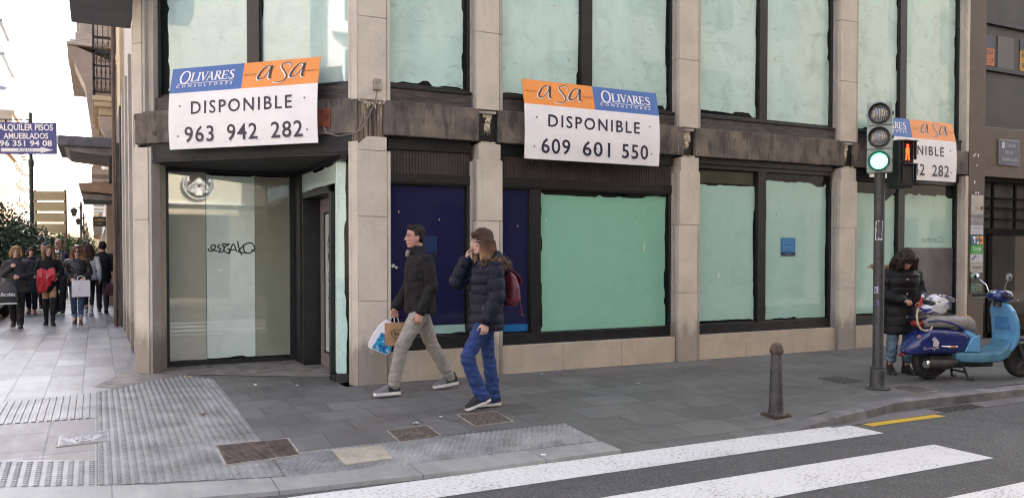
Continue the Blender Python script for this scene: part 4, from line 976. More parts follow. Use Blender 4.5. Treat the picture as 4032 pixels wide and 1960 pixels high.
sticker('small faded blue sticker on the pole beneath the violet scrap', .88, .06, .06, hx-.25, M('sticker_blue', (.10, .12, .24), .5, .3, 60), 3)

# ------------------------------------------------------------------ bollard
T = thing('bollard', 'dark iron bollard with a rusty domed cap at the kerb of the crossing', 'bollard', (3.235, -2.975, zg(3.235, -2.975)), radians(-4))
MB().box((-.105, -.105, -.02), (.105, .105, .018)).build('base_plate', RUST, T, 30, .004)
bt = MB()
for a in (-1, 1):
    for b in (-1, 1): bt.lathe([(.014, .018), (.014, .028), (.004, .03)], (a*.08, b*.08, 0), 8)
bt.build('bolts', RUST, T)
MB().lathe([(.083, .018), (.074, .035), (.070, .05), (.051, .60), (.05, .603)], n=28).build('shaft', M('bollard_paint', (.045, .045, .047), .6, .3, 10, .25, 35), T)
MB().lathe([(.055, .60), (.064, .607), (.066, .632), (.060, .640), (.057, .655), (.045, .685), (.022, .700), (.004, .703)], n=28).build('cap', M('cap_rust', (.095, .058, .043), .7, .35, 14, .2, 50), T)

# ------------------------------------------------------------------ side street, left
SUNNY = M('cream_render', (.40, .33, .24), .85, .08, .6); PEACH = M('peach_render', (.34, .20, .105), .85, .08, .5)
def house(name, label, x, y0, y1, h, mat, wins, bal=None, face=1, z0=4.2, fh=3.3, ww=1.1, wh=1.9, depth=10):
    # facade on the plane X = x looking towards +X (face=1) or -X
    t = thing(name, label, 'building', (x, (y0+y1)/2, 0), world=True); s = face
    MB().box((x-s*depth, y0, 0), (x, y1, h)).build('wall', mat, t, 0)
    MB().box((x-s*depth, y0-.1, h), (x+s*.4, y1+.1, h+.5)).build('cornice', mat, t, 0)
    n = wins; fl = int((h-z0)/fh)
    for f in range(fl):
        for k in range(n):
            yc = y0+(k+.5)*(y1-y0)/n; z = z0+f*fh
            w = MB().box((x+s*.01, yc-ww/2-.12, z-.15), (x+s*.08, yc+ww/2+.12, z)).box((x+s*.0, yc-ww/2-.1, z), (x+s*.05, yc-ww/2, z+wh)).box((x, yc+ww/2, z), (x+s*.05, yc+ww/2+.1, z+wh)).box((x, yc-ww/2-.1, z+wh), (x+s*.06, yc+ww/2+.1, z+wh+.12)).build('window', M('window_trim', (.5, .42, .32), .8, .05, 2), t, 0)
            MB().box((x+s*.004, yc-ww/2, z), (x+s*.03, yc+ww/2, z+wh)).build('pane', M('shutter_brown', (.16, .08, .05), .6, .2, 3), w, 0)
            if bal:
                b = MB().box((x, yc-ww*.9, z-.25), (x+s*.8, yc+ww*.9, z-.1)).build('balcony', mat, t, 0)
                r = MB()
                for i in range(9): r.box((x+s*.76, yc-ww*.85+i*ww*.21, z-.1), (x+s*.79, yc-ww*.85+i*ww*.21+.04, z+.85))
                r.box((x+s*.74, yc-ww*.9, z+.85), (x+s*.8, yc+ww*.9, z+.92)); r.build('railing', DKBR, b, 0)
    return t
house('apartment_building', 'sunlit peach coloured apartment facade with brown shuttered windows above the dark tree', -15, 100, 158, 17.5, PEACH, 11, z0=3.6, fh=3.6)
house('apartment_building', 'cream apartment facade with balconies just beyond the peach one', -15.4, 158.5, 186, 26, SUNNY, 5, True)
house('apartment_building', 'pale distant apartment block beyond the balconies, half lost in glare', -15.8, 187, 240, 31, M('white_render', (.72, .70, .66), .85, .04, .4), 8, True)
tw = thing('tower_building', 'tall white stepped tower with dark roof edges, nearly lost in the glare', 'building', (-21, 215, 0), world=True)
for x0, y0, y1, z0, z1, nm in ((-34, 200, 232, 31.6, 38, 'lower_block'), (-33, 203, 228, 38, 46, 'middle_block'), (-32, 206, 224, 46, 54, 'upper_block')):
    MB().box((x0, y0, z0), (-20-(z0-31)*.08, y1, z1)).build(nm, M('white_render', (.72, .70, .66)), tw, 0)
    MB().box((x0, y0-.6, z1-1.0), (-19.4-(z0-31)*.08, y1+.4, z1+.001-.9+.6)).build('roof_edge', M('roof_grey', (.2, .2, .22), .8, .1, 2), tw, 0)
MB().box((-34, 200, 0), (-21, 232, 31.6)).build('base_block', M('white_render', (.72, .70, .66)), tw, 0)
for k in range(6):
    MB().box((-20.6-.2*k, 199.4, 33+3.3*k), (-26, 199.9-.0, 34.2+3.3*k)).build('balcony', M('white_render', (.72, .70, .66)), tw, 0)
house('apartment_building', 'bright distant street front closing the view down the side street', -2.0, 62, 150, 20, SUNNY, 14, True, face=-1)

# ornate neighbour with the iron balcony
O = thing('ornate_building', 'ornate stone building with an iron balcony and heavy cornices beside the corner shop', 'building', (-2.1, 16, 0), world=True)
OST = stone_mat('ornate_stone', (.42, .34, .28), .4); OCR = M('ornate_cream', (.55, .45, .30), .8, .08, 2)
MB().box((-2.14, 9.31, 0), (3, 24, 4.4)).build('wall', M('shop_front_dark', (.075, .06, .055), .6, .3, 2), O, 0)
MB().box((-2.12, 9.31, 4.4), (3, 24, 18)).build('upper_wall', OCR, O, 0)
for z, d in ((4.78, .50), (8.35, .50)):
    b = MB().box((-2.62, 12.3, z+.20), (-2.10, 16.4, z+.31)).box((-2.58, 12.36, z+.08), (-2.10, 16.3, z+.20)).box((-2.48, 12.5, z-.10), (-2.10, 16.2, z+.08)).build('balcony', OCR, O, 30, .01)
    MB().prism([(-2.14, z-1.0), (-2.10, z-1.0), (-2.10, z-.11), (-2.50, z-.11), (-2.46, z-.4), (-2.28, z-.75)], frame((0, 12.85, 0), (1, 0, 0), (0, 0, 1)), .3).build('bracket', OST, b, 30)
    r = MB(); I = DKBR
    r.box((-2.60, 12.34, z+1.30), (-2.12, 12.40, z+1.36)).box((-2.60, 12.34, z+.38), (-2.12, 12.38, z+.42)).box((-2.60, 12.34, z+.70), (-2.12, 12.37, z+.73)).box((-2.60, 12.34, z+.98), (-2.12, 12.37, z+1.02)).box((-2.61, 12.34, z+.31), (-2.55, 12.40, z+1.36)).box((-2.61, 12.34, z+1.30), (-2.56, 16.3, z+1.36)).box((-2.61, 12.34, z+.38), (-2.57, 16.3, z+.42)).box((-2.60, 12.34, z+.72), (-2.57, 16.3, z+.75))
    for k in range(5):
        x = -2.52+k*.09; r.lathe([(.012, .40), (.012, .55), (.022, .60), (.012, .66), (.012, .8), (.024, .86), (.012, .92), (.012, 1.32)], (x, 12.36, z), 8)
        r.tube([(x-.04, 12.36, z+.45), (x, 12.36, z+.52), (x+.04, 12.36, z+.45), (x, 12.36, z+.42), (x-.04, 12.36, z+.45)], .008, 5); r.tube([(x-.04, 12.36, z+1.1), (x, 12.36, z+1.25), (x+.04, 12.36, z+1.1), (x-.04, 12.36, z+1.1)], .009, 5)
    r.box((-2.61, 12.34, z+1.36), (-2.56, 12.40, z+2.75)).box((-2.16, 12.34, z+1.36), (-2.11, 12.40, z+2.75)).box((-2.60, 12.34, z+2.70), (-2.12, 12.40, z+2.76)).box((-2.60, 12.345, z+1.62), (-2.12, 12.385, z+1.68))
    for k in range(4):
        x = -2.50+k*.11; r.lathe([(.010, 1.36), (.010, 2.72)], (x, 12.36, z), 6); r.box((x-.045, 12.35, z+2.3), (x+.045, 12.37, z+2.34)); r.tube([(x-.045, 12.36, z+1.45), (x, 12.36, z+1.58), (x+.045, 12.36, z+1.45), (x-.045, 12.36, z+1.45)], .010, 5); r.tube([(x, 12.36, z+2.2), (x-.035, 12.36, z+2.28), (x, 12.36, z+2.42), (x+.035, 12.36, z+2.28), (x, 12.36, z+2.2)], .011, 5)
    for k in range(26): r.lathe([(.012, .40), (.012, .6), (.022, .65), (.012, .7), (.012, 1.32)], (-2.58, 12.5+k*.15, z), 6)
    r.build('railing', I, b, 30)
    MB().box((-2.13, 13.2, z+.31), (-2.09, 15.2, z+3.0)).build('window', M('shutter_dark', (.05, .035, .03), .7, .2, 3), O, 0)
MB().prism([(-2.10, 6.65), (-3.05, 7.0), (-3.20, 7.0), (-3.20, 6.72), (-3.05, 6.62), (-2.95, 6.35), (-2.80, 6.0), (-2.66, 4.9), (-2.58, 4.2), (-2.1, 4.2)][::-1], frame((0, 17.4, 0), (1, 0, 0), (0, 0, 1)), 1.4).build('cornice_bracket', OST, O, 30)
MB().box((-3.22, 15.9, 7.0), (-2.1, 24, 7.10)).box((-3.14, 15.93, 7.10), (-2.1, 24, 7.16)).box((-3.02, 15.95, 7.16), (-2.1, 24, 7.36)).box((-2.93, 16.0, 7.36), (-2.1, 24, 7.62)).box((-2.99, 15.97, 7.62), (-2.1, 24, 7.70)).box((-2.85, 16.05, 7.70), (-2.1, 24, 7.9)).box((-2.78, 16.1, 7.9), (-2.1, 24, 9.4)).build('oriel', M('oriel_stone', (.52, .46, .40), .8, .1, 3), O, 30, .02)
MB().box((-2.55, 15.6, 5.2), (-2.1, 16.9, 6.5)).build('niche', OST, O, 30, .02)
cn = MB(); n = 34
cn.box((-3.30, 12.2, 3.90), (-2.13, 15.0, 4.12))
for k in range(n): cn.box((-3.30+k*1.16/n, 12.17, 3.91), (-3.30+(k+.5)*1.16/n, 12.20, 4.11))
for k in range(40): cn.box((-3.33, 12.2+k*.07, 3.91), (-3.30, 12.235+k*.07, 4.11))
cn.build('ribbed_canopy', M('canopy_grey', (.20, .19, .195), .6, .2, 4), O, 0)
MB().prism([(-3.2, 3.895), (-2.13, 3.895), (-2.13, 3.70), (-3.1, 3.80)][::-1], frame((0, 14.9, 0), (1, 0, 0), (0, 0, 1)), 2.6).build('canopy_underside', M('canopy_under', (.24, .22, .21), .8, .2, 4), O, 0)
MB().box((-2.30, 12.3, 3.1), (-2.14, 12.6, 3.75)).build('wall_lantern', DKBR, O, 30, .02)
aw = MB().prism([(-2.95, 3.20), (-2.13, 3.28), (-2.13, 2.95), (-2.90, 3.02)][::-1], frame((0, 16.4, 0), (1, 0, 0), (0, 0, 1)), 2.4).build('awning', M('awning_tan', (.36, .25, .18), .8, .1, 4), O, 0)
MB().box((-2.86, 14.1, 2.80), (-2.13, 16.2, 2.94)).build('awning_case', M('canopy_under', (.16, .15, .15)), aw, 30, .01)
MB().box((-2.30, 17.3, 0), (-2.12, 17.9, 2.9)).build('pilaster', M('pilaster_brown', (.30, .23, .17), .8, .1, 3), O, 30, .01)
MB().box((-2.22, 9.6, 0), (-2.13, 9.9, 3.7)).build('pilaster', M('pilaster_grey', (.12, .11, .11), .7, .2, 3), O, 30, .01)
MB().box((-2.20, 11.0, 0), (-2.13, 11.8, 2.7)).build('shop_window', DARKGL, O, 0)
rr = random.Random(6); pm = MB()
for k in range(16): y = rr.uniform(9.95, 10.9); z = rr.uniform(1.0, 2.3); pm.box((-2.147, y, z), (-2.142, y+rr.uniform(.08, .2), z+rr.uniform(.1, .2)))
pm.build('flyers', M('flyer_white', (.5, .5, .5), .8, .3, 20), O, 0)
MB().cyl((-2.235, 9.42, 0), (-2.235, 9.42, 9.2), .04, n=14).build('drainpipe', M('pipe_terracotta', (.115, .075, .06), .7, .15, 4), O)
mb = MB(); mb.tube([(-2.19, 9.25, 5.2), (-2.20, 9.2, 4.2), (-2.22, 9.1, 3.6), (-2.20, 9.2, 2.6), (-2.19, 9.28, 1.8)], .012, 6); mb.build('wall_cable', BLACK, O)
t = thing('shop_sign', 'small dark projecting sign CHISPA ORO on the wall down the side street', 'shop sign', (-2.4, 18, 2.28), world=True)
MB().box((-2.63, 17.96, 2.26), (-2.14, 18.04, 2.55)).build('panel', M('sign_charcoal', (.03, .025, .025), .5, .1, 6), t, 30, .004)
mb = MB(); text_mb('CHISPA ORO', .075, 1, .02, X=frame((-2.385, 17.955, 2.45), (1, 0, 0), (0, 0, 1)), mb=mb, width=.44); text_mb('JOYERIA', .045, 1, .01, X=frame((-2.5, 17.955, 2.335), (1, 0, 0), (0, 0, 1)), mb=mb, width=.18)
mb.build('lettering', M('sign_gold', (.55, .38, .16), .5, 0), t, 0)
# more fronts of the same street, plain: seen as a sliver
for k, (y0, y1, h, m) in enumerate(((24.2, 40, 15, OST), (40.2, 61, 17, M('white_render', (.72, .70, .66))))):
    q = thing('street_front', ['grey stone street front beyond the ornate building', 'pale street front further down the side street'][k], 'building', (-2.1, (y0+y1)/2, 0), world=True)
    MB().box((-2.12, y0, 0), (4, y1, h)).build('wall', m, q, 0)
    for j in range(4):
        MB().box((-2.7, y0+1+j*(y1-y0-2)/4, 4.4), (-2.12, y0+3+j*(y1-y0-2)/4, 4.6)).build('balcony', m, q, 0); MB().box((-2.16, y0+1.2+j*(y1-y0-2)/4, .2), (-2.12, y0+3+j*(y1-y0-2)/4, 2.8)).build('shop_window', DARKGL, q, 0)

# blue rental sign on its pole
t = thing('rental_sign', 'blue sign ALQUILER PISOS AMUEBLADOS with a white arrow, hung on a green lamp pole', 'sign', (-4.25, 19, 0), world=True)
GRN = M('pole_green', (.035, .06, .05), .5, .2, 5)
MB().lathe([(.10, 0), (.10, .5), (.06, .55), (.055, 4.0), (.075, 4.05), (.075, 4.2), (.05, 4.25), (.045, 5.6)], (-4.25, 19.05, 0), 16).build('pole', GRN, t)
SX = frame((-4.365, 18.95, 4.83), (.905, -.425, 0), (0, 0, 1))
MB().box((-.87, -.46, -.04), (.87, .46, 0), X=SX).build('board', M('rental_blue', (.045, .055, .22), .5, .08, 4), t, 30, .004)
mb = MB()
for s, y, h, w in (('ALQUILER PISOS', .30, .19, 1.56), ('AMUEBLADOS', .065, .17, 1.28), ('96 351 94 08', -.145, .17, 1.5)): text_mb(s, h, 1, .022, X=SX @ Matrix.Translation((0, y, .003)), mb=mb, width=w)
mb.prism([(-.72, -.39), (.42, -.39), (.42, -.43), (.78, -.34), (.42, -.25), (.42, -.29), (-.72, -.29)], SX, .003)
mb.build('lettering', WINK, t, 0)
text_mb('AQUI', .075, 1.5, .008, X=SX @ Matrix.Translation((-.03, -.34, .004)), width=.42).build('arrow_word', M('rental_blue', (.045, .055, .22)), t, 0)
MB().box((-.75, .53, -.03), (.18, .56, 0), X=SX).box((-.60, .46, -.03), (-.55, .55, 0), X=SX).box((.08, .46, -.03), (.12, .55, 0), X=SX).build('hanger', BLACK, t, 0)
# back of a panelled direction sign
t = thing('direction_sign', 'back of a tan direction sign with four stacked panels on posts', 'road sign', (-3.95, 22.2, 0), world=True)
SX = frame((-3.93, 22.2, 2.85), (.905, -.425, 0), (0, 0, 1))
for k in range(4): MB().box((-.52, -.69+k*.355, -.03), (.52, -.69+k*.355+.30, 0), X=SX).build('panel', M('panel_tan', (.36, .30, .175), .6, .06, 3), t, 30, .004)
MB().box((.45, -2.85, -.09), (.52, .72, -.032), X=SX).box((-.52, -2.85, -.09), (-.45, .72, -.032), X=SX).build('post', M('post_brown', (.12, .085, .06), .6, .1, 4), t, 0)

# street lamps in a row down the street
def lamp(x, y):
    t = thing('street_lamp', 'old lantern on a bracketed iron post, one of the row down the side street', 'street lamp', (x, y, 0), group='street lamps down the side street')
    MB().lathe([(.16, 0), (.16, .6), (.09, .7), (.07, 4.9), (.10, 4.95), (.05, 5.4), (.01, 5.5)], n=10).build('post', DKBR, t)
    MB().tube([(0, 0, 4.7), (-.2, 0, 5.15), (-.42, 0, 5.15), (-.47, 0, 5.0)], .03, 6).build('arm', DKBR, t)
    MB().lathe([(.02, 4.98), (.12, 4.9), (.26, 4.8), (.24, 4.76), (.14, 4.35), (.06, 4.3)], (-.47, 0, 0), 8).build('lantern', DKBR, t)
    return t
l0 = lamp(-3.55, 61)
l0['label'] = 'nearest lantern lamp post of the row down the side street'
for y, w_ in ((81, 'second nearest'), (102, 'third'), (124, 'fourth'), (150, 'farthest')):
    c = copy_tree(l0); c.location = (-3.6, y, 0); c['label'] = w_+' lantern lamp post of the row down the side street'

# orange trees
def leaf_mat(name, a, b):
    m, nt, bs = newmat(name); f = nz(nt, coords(nt), 3.5, 4, .7)
    nt.links.new(ramp(nt, f, [(.35, a), (.65, b)]), bs.inputs['Base Color']); bs.inputs['Roughness'].default_value = .38
    bs.inputs['Subsurface Weight'].default_value = 0; return m
LEAFD = leaf_mat('leaf_dark', (.012, .030, .012), (.040, .080, .030)); LEAFL = leaf_mat('leaf_light', (.08, .15, .03), (.20, .28, .06))
BARK = M('bark', (.06, .045, .035), .9, .3, 12, .3, 30)
def tree(x, y, z0, h, r, n, seed, label, mat, leaf=.09):
    rr = random.Random(seed); t = thing('orange_tree', label, 'tree', (x, y, 0), group=None)
    tr = MB(); tr.tube([(0, 0, 0), (.03, .02, z0*.6), (.0, .0, z0+.2)], [.10, .075, .06], 8)
    cl = []
    for k in range(7):
        a = k*2.4+rr.random(); d = V((cos(a)*r*.6, sin(a)*r*.6, z0+h*rr.uniform(.35, .8))); tr.tube([(0, 0, z0), d*.5+V((0, 0, z0*.5)), d], [.05, .035, .012], 6)
    tr.build('trunk', BARK, t)
    for k in range(26):
        u = V((rr.gauss(0, 1), rr.gauss(0, 1), rr.gauss(0, 1))).normalized()*rr.uniform(.35, 1)**.6
        cl.append((V((u.x*r*.85, u.y*r*.85, z0+h*.5+u.z*h*.42)), rr.uniform(.22, .42)*r))
    lv = MB()
    for i in range(n):
        c, cr_ = rr.choice(cl); u = V((rr.gauss(0, 1), rr.gauss(0, 1), rr.gauss(0, 1))).normalized()*cr_*rr.random()**.35; p = c+u
        d = (u+V((rr.gauss(0, .6), rr.gauss(0, .6), rr.gauss(0, .6))) *cr_).normalized(); s = d.orthogonal().normalized(); s = Quaternion(d, rr.random()*6.3) @ s; L = leaf*rr.uniform(.7, 1.4)
        lv.add([p, p+d*L*.5+s*L*.28, p+d*L, p+d*L*.5-s*L*.28], [(0, 1, 2, 3)])
    lv.build('crown', mat, t, 0); return t
tree(-5.25, 16.9, .70, 2.1, 1.55, 11000, 1, 'dark dense orange tree behind the woman with glasses at the left edge', LEAFD)
tree(-4.55, 21.0, .8, 1.55, 1.05, 5500, 2, 'smaller dark orange tree under the tan direction sign', LEAFD)
tree(-3.62, 25.6, .7, 1.5, .9, 4500, 3, 'bright yellow green orange tree behind the man in the patterned jumper', LEAFL)
tree(-3.30, 31.5, .7, 1.35, 1.1, 4500, 4, 'mid green orange tree behind the woman in sunglasses', leaf_mat('leaf_mid', (.03, .055, .02), (.08, .12, .045)))
tree(-3.0, 40, .7, 1.3, 1.0, 1600, 5, 'farthest small orange tree in the row down the side street', leaf_mat('leaf_far', (.03, .05, .025), (.07, .10, .05)))

# parked car at the very left
K = thing('parked_car', 'silver white parked car cut by the left edge of the photo', 'car', (-5.28, 12.6, 0))
def car_sec(y, w, zs):
    return [V((sx*w*f, y, z)) for f, z, sx in ([(f, z, 1) for f, z in zs]+[(f, z, -1) for f, z in zs[::-1]])]
cb = MB(); R = []
for y, w, zb, zh in ((-2.1, .72, .38, .72), (-2.0, .82, .25, .82), (-1.2, .86, .22, .95), (1.2, .86, .22, .98), (1.95, .82, .25, .95), (2.08, .72, .4, .8)):
    R.append(car_sec(y, w, [(.9, zb), (1, zb+.12), (1, (zb+zh)/2), (.97, zh), (.6, zh+.03)]))
cb.rings(R); cb.build('body', M('car_silver', (.55, .56, .57), .25, .03, 2, coat=.6), K, 40)
cb = MB(); R = []
for y, w, zh in ((-1.25, .80, 1.0), (-.55, .70, 1.42), (.9, .70, 1.45), (1.85, .78, 1.0)): R.append(car_sec(y, w, [(1, .94), (1, zh-.06), (.9, zh), (.4, zh+.02)]))
cb.rings(R); cb.build('cabin', M('car_glass', (.02, .022, .025), .05, 0), K, 40)
MB().box((-.66, -.52, 1.44), (.66, .95, 1.485)).build('roof', M('car_silver', (.55, .56, .57)), K, 30, .02)
for sx in (-1, 1):
    for y in (-1.3, 1.25):
        w = MB().lathe([(.12, -.09), (.29, -.09), (.31, -.05), (.31, .05), (.29, .09), (.12, .09)], n=20, X=Matrix.Translation((sx*.77, y, .31)) @ Matrix.Rotation(pi/2, 4, 'Y')).build('wheel', M('tyre', (.02, .02, .02), .8, .1, 10), K)
    MB().box((sx*.48, -2.09, .58), (sx*.78, -2.0, .74)).build('headlight', M('car_lamp', (.6, .6, .6), .1, 0), K, 30, .03)
MB().box((-.26, -2.13, .40), (.26, -2.10, .51)).build('number_plate', WHITE, K, 0)

# ------------------------------------------------------------------ the other side of the street, behind the camera (seen in the glass and lighting the scene)
ACR = M('opposite_render', (.50, .43, .33), .85, .08, .5)
def opposite(label, x0, x1, h, mat, y=-13.6, win=True):
    t = thing('opposite_building', label, 'building', ((x0+x1)/2, y, 0), world=True)
    MB().box((x0, y-10, -.16), (x1, y, h)).build('wall', mat, t, 0)
    n = max(1, int((x1-x0)/2.6))
    for f in range(int((h-4.6)/3.2)):
        for k in range(n):
            xc = x0+(k+.5)*(x1-x0)/n; z = 5.0+f*3.2
            MB().box((xc-.55, y, z), (xc+.55, y+.03, z+1.9)).build('window', DARKGL, t, 0)
    for k in range(n):
        xc = x0+(k+.5)*(x1-x0)/n; MB().box((xc-1.0, y, .1), (xc+1.0, y+.03, 2.7)).build('shop_window', M('opposite_glass', (.05, .05, .05), .1, .2, 2), t, 0)
    MB().box((x0, y, -.16), (x1, y+2.0, -.03)).build('pavement_edge', M('opposite_pavement', (.2, .19, .18), .8, .1, 2), t, 0)
    return t
ob = opposite('cream corner building across the street, seen reflected in the shop glass', -1.2, 4.5, 19, ACR)
opposite('unseen tall block opposite, shaped to shade the right end of the shop front', 4.6, 34, 30, M('opposite_grey', (.15, .132, .115), .85, .08, .5), y=-9.9)  # out of view; made tall, dark and close to cut skylight on the right windows
MB().box((-1.0, -13.6, 3.05), (3.2, -13.5, 4.15)).build('fascia_board', M('fascia_cream', (.62, .58, .46), .6, .03, 2), ob, 0)
for z in (3.02, 4.15): MB().box((-1.05, -13.6, z), (3.25, -13.46, z+.05)).build('fascia_trim', WHITE, ob, 0)
for xw in (-1.2, -16.5):
    pass
t = thing('roundel_sign', 'round green and white sign across the street, reflected in the entrance glass', 'shop sign', (.32, -13.45, 3.2), world=True)
RX = frame((.32, -13.47, 3.64), (-1, 0, 0), (0, 0, 1)); GRS = M('sign_green', (.006, .075, .032), .4, 0)
MB().lathe([(.47, 0), (.47, .05), (.46, .06), (.001, .06)], n=48, X=RX).build('disc', GRS, t)
mb = MB(); XQ = RX @ Matrix.Translation((0, 0, .062))
mb.lathe([(.47, 0), (.47, .003), (.435, .003), (.435, 0)], n=48, X=XQ)
for sx in (-1, 1):
    for k in range(5):
        stroke_mb(mb, [(sx*(.05+.055*k), .17-.05*k), (sx*(.09+.055*k), .06-.04*k), (sx*(.06+.055*k), -.06-.04*k), (sx*(.10+.05*k), -.18-.02*k), (sx*(.07+.05*k), -.30+.02*k)], .026, XQ)
    stroke_mb(mb, [(sx*.27, .30), (sx*.33, .18), (sx*.29, .08)], .06, XQ)
    for k in range(6): stroke_mb(mb, [(sx*.34, .10-.06*k), (sx*.40, .09-.06*k)], .028, XQ)
mb.prism([(.07*cos(a), .10+.095*sin(a)) for a in [i*pi/10 for i in range(20)]], XQ, .004)
mb.prism([(-.13, .22), (.13, .22), (.15, .32), (.07, .28), (0, .36), (-.07, .28), (-.15, .32)], XQ, .004)
mb.prism([(-.05, -.10), (.05, -.10), (.11, -.34), (-.11, -.34)][::-1], XQ, .003)
mb.build('emblem', WHITE, t, 0)
fw = thing('opposite_building', 'white building with rows of windows across the avenue, reflected in the upper corner glass', 'building', (-24, -7, 0), world=True)
MB().box((-34, -9.5, -.16), (-24, -5.8, 24)).build('wall', M('white_render', (.72, .70, .66)), fw, 0)
for f in range(6):
    for k in range(3): MB().box((-24, -9.1+k*1.1, 4.6+f*3.2), (-23.97, -8.5+k*1.1, 6.6+f*3.2)).build('window', M('opposite_glass', (.05, .05, .05)), fw, 0)
    MB().box((-24, -9.5, 4.0+f*3.2), (-23.6, -5.7, 4.2+f*3.2)).build('string_course', M('white_render', (.72, .70, .66)), fw, 0)
sw = thing('opposite_building', 'darker stone building on the far corner of the avenue', 'building', (-24, 20, 0), world=True)
MB().box((-34, -4.9, -.16), (-24, 70, 21)).build('wall', M('avenue_stone', (.30, .25, .20), .85, .08, .5), sw, 0)
ow = thing('opposite_building', 'tall building closing the avenue behind the viewer', 'building', (-20, -30, 0), world=True)
MB().box((-40, -44, -.16), (-16, -30, 26)).build('wall', M('avenue_stone', (.30, .25, .20)), ow, 0)

# ------------------------------------------------------------------ people
def remesh(mb, vox, smooth=6, fac=.5):
    me = bpy.data.meshes.new('tmp'); me.from_pydata(mb.v, [], mb.f)
    bm = bmesh.new(); bm.from_mesh(me); bmesh.ops.recalc_face_normals(bm, faces=bm.faces[:]); bm.to_mesh(me); bm.free()
    o = bpy.data.objects.new('tmp', me); COL.objects.link(o)
    r = o.modifiers.new('r', 'REMESH'); r.mode = 'VOXEL'; r.voxel_size = vox; r.adaptivity = 0
    s = o.modifiers.new('s', 'SMOOTH'); s.iterations = smooth; s.factor = fac
    dg = bpy.context.evaluated_depsgraph_get(); out = bpy.data.meshes.new_from_object(o.evaluated_get(dg))
    bpy.data.objects.remove(o); bpy.data.meshes.remove(me); return out
def displace(me, fn):
    ns = [v.normal.copy() for v in me.vertices]
    for v, n in zip(me.vertices, ns): v.co += n*fn(v.co)
    me.update()
def cloth_noise(amp, sc=(9, 9, 16), seed=0):
    def f(p): return amp*(noise.noise(V((p.x*sc[0]+seed, p.y*sc[1], p.z*sc[2])))*1.0+.5*noise.noise(V((p.x*sc[0]*2.3, p.y*sc[1]*2.3+seed, p.z*sc[2]*2.3))))
    return f
def finish(name, me, mats, parent):
    me.name = name; me.materials.clear()
    for m in (mats if isinstance(mats, list) else [mats]): me.materials.append(m)
    me.shade_smooth(); return place(name, me, parent)
def ering(c, a, b, ax, bx_, n=16): return [V(c)+V(ax)*a*cos(2*pi*k/n)+V(bx_)*b*sin(2*pi*k/n) for k in range(n)]
def loft(mb, secs, n=16, fwd=V((1, 0, 0)), side=V((0, 1, 0))):
    # secs: (centre, half depth, half width); closed with small domes
    R = [ering(c, a, b, fwd, side, n) for c, a, b in secs]; mb.rings(R, True)
def limb(mb, pts, rad, n=12):
    P = [V(p) for p in pts]; d0 = (P[0]-P[1]).normalized()*rad[0]*.5; d1 = (P[-1]-P[-2]).normalized()*rad[-1]*.5
    mb.tube([P[0]+d0]+P+[P[-1]+d1], [rad[0]*.6]+list(rad)+[rad[-1]*.6], n)
def lerp(a, b, t): return V(a)*(1-t)+V(b)*t
def basis(f, up=V((0, 0, 1))):
    x = V(f).normalized(); y = V(up).cross(x).normalized(); z = x.cross(y); return x, y, z
def hand(mb, w, d, nrm, thumb, s=1.0, curl=30, spread=.0):
    # w wrist, d pointing direction, nrm = where the palm looks, thumb = side of the thumb
    d = V(d).normalized(); nrm = (V(nrm)-d*V(nrm).dot(d)).normalized(); t = d.cross(nrm); t = t if t.dot(V(thumb)) > 0 else -t
    w = V(w); sec = ((-.02, .026, .020), (.01, .029, .019), (.045, .039, .018), (.085, .042, .015), (.098, .036, .011))
    mb.rings([ering(w+d*l*s, a*s, b*s, t, nrm, 12) for l, a, b in sec])
    for k, (off, L, c) in enumerate(((.030, .070, .9), (.010, .079, 1.0), (-.010, .073, 1.08), (-.029, .058, 1.2))):
        p = w+(d*.090+t*off)*s; dd = (d+t*off*spread*10).normalized(); pts = [p-d*.02*s, p]; ang = 0
        for seg in (.45, .31, .24):
            ang += radians(curl*c); q = (dd*cos(ang)+nrm*sin(ang)).normalized(); p = p+q*L*seg*s; pts.append(p)
        limb(mb, pts, [.0085*s, .0092*s, .0085*s, .0078*s, .0066*s], 8)
    p = w+(d*.028+t*.028+nrm*.004)*s; q = (d*.72+t*.62+nrm*.25).normalized(); p2 = p+q*.042*s; q2 = (d*.9+t*.18+nrm*(.25+curl/90)).normalized(); p3 = p2+q2*.034*s
    limb(mb, [w+d*.01*s+t*.01*s, p, p2, p3, p3+q2*.012*s], [.013*s, .0125*s, .0105*s, .009*s, .007*s], 8)
def head_parts(mb, c, f, s=1.0, fem=False, up=V((0, 0, 1))):
    x, y, z = basis(f, up); X = Matrix(((x.x, y.x, z.x, c[0]), (x.y, y.y, z.y, c[1]), (x.z, y.z, z.z, c[2]), (0, 0, 0, 1))) @ Matrix.Scale(s, 4)
    E = lambda c_, r: mb.ell(c_, r, 18, 12, X=X)
    j = .9 if fem else 1.0
    E((-.012, 0, .040), (.096, .076, .088)); E((.028, 0, -.030), (.062, .058*j, .082)); E((.000, 0, -.03), (.07, .062*j, .06)); E((.058, 0, -.094), (.026, .030*j, .020)); E((.035, 0, -.085), (.045, .048*j, .028))
    E((.068, 0, .030), (.022, .052, .012 if fem else .014)); E((.060, .036, -.018), (.024, .020, .018)); E((.060, -.036, -.018), (.024, .020, .018)); E((.075, 0, -.058), (.016, .026, .022))
    limb(mb, [X @ V(p) for p in ((.082, 0, .022), (.096, 0, -.005), (.107, 0, -.026))], [.008*s, .010*s, .0125*s], 8)
    E((.096, .011, -.030), (.010, .008, .008)); E((.096, -.011, -.030), (.010, .008, .008)); E((.088, 0, -.056), (.010, .022, .0055)); E((.087, 0, -.066), (.010, .020, .006))
    for sy in (-1, 1):
        E((-.008, sy*.076, -.012), (.019, .010, .032)); E((-.006, sy*.078, -.035), (.010, .008, .012))
    return X
SKIN_ = {}
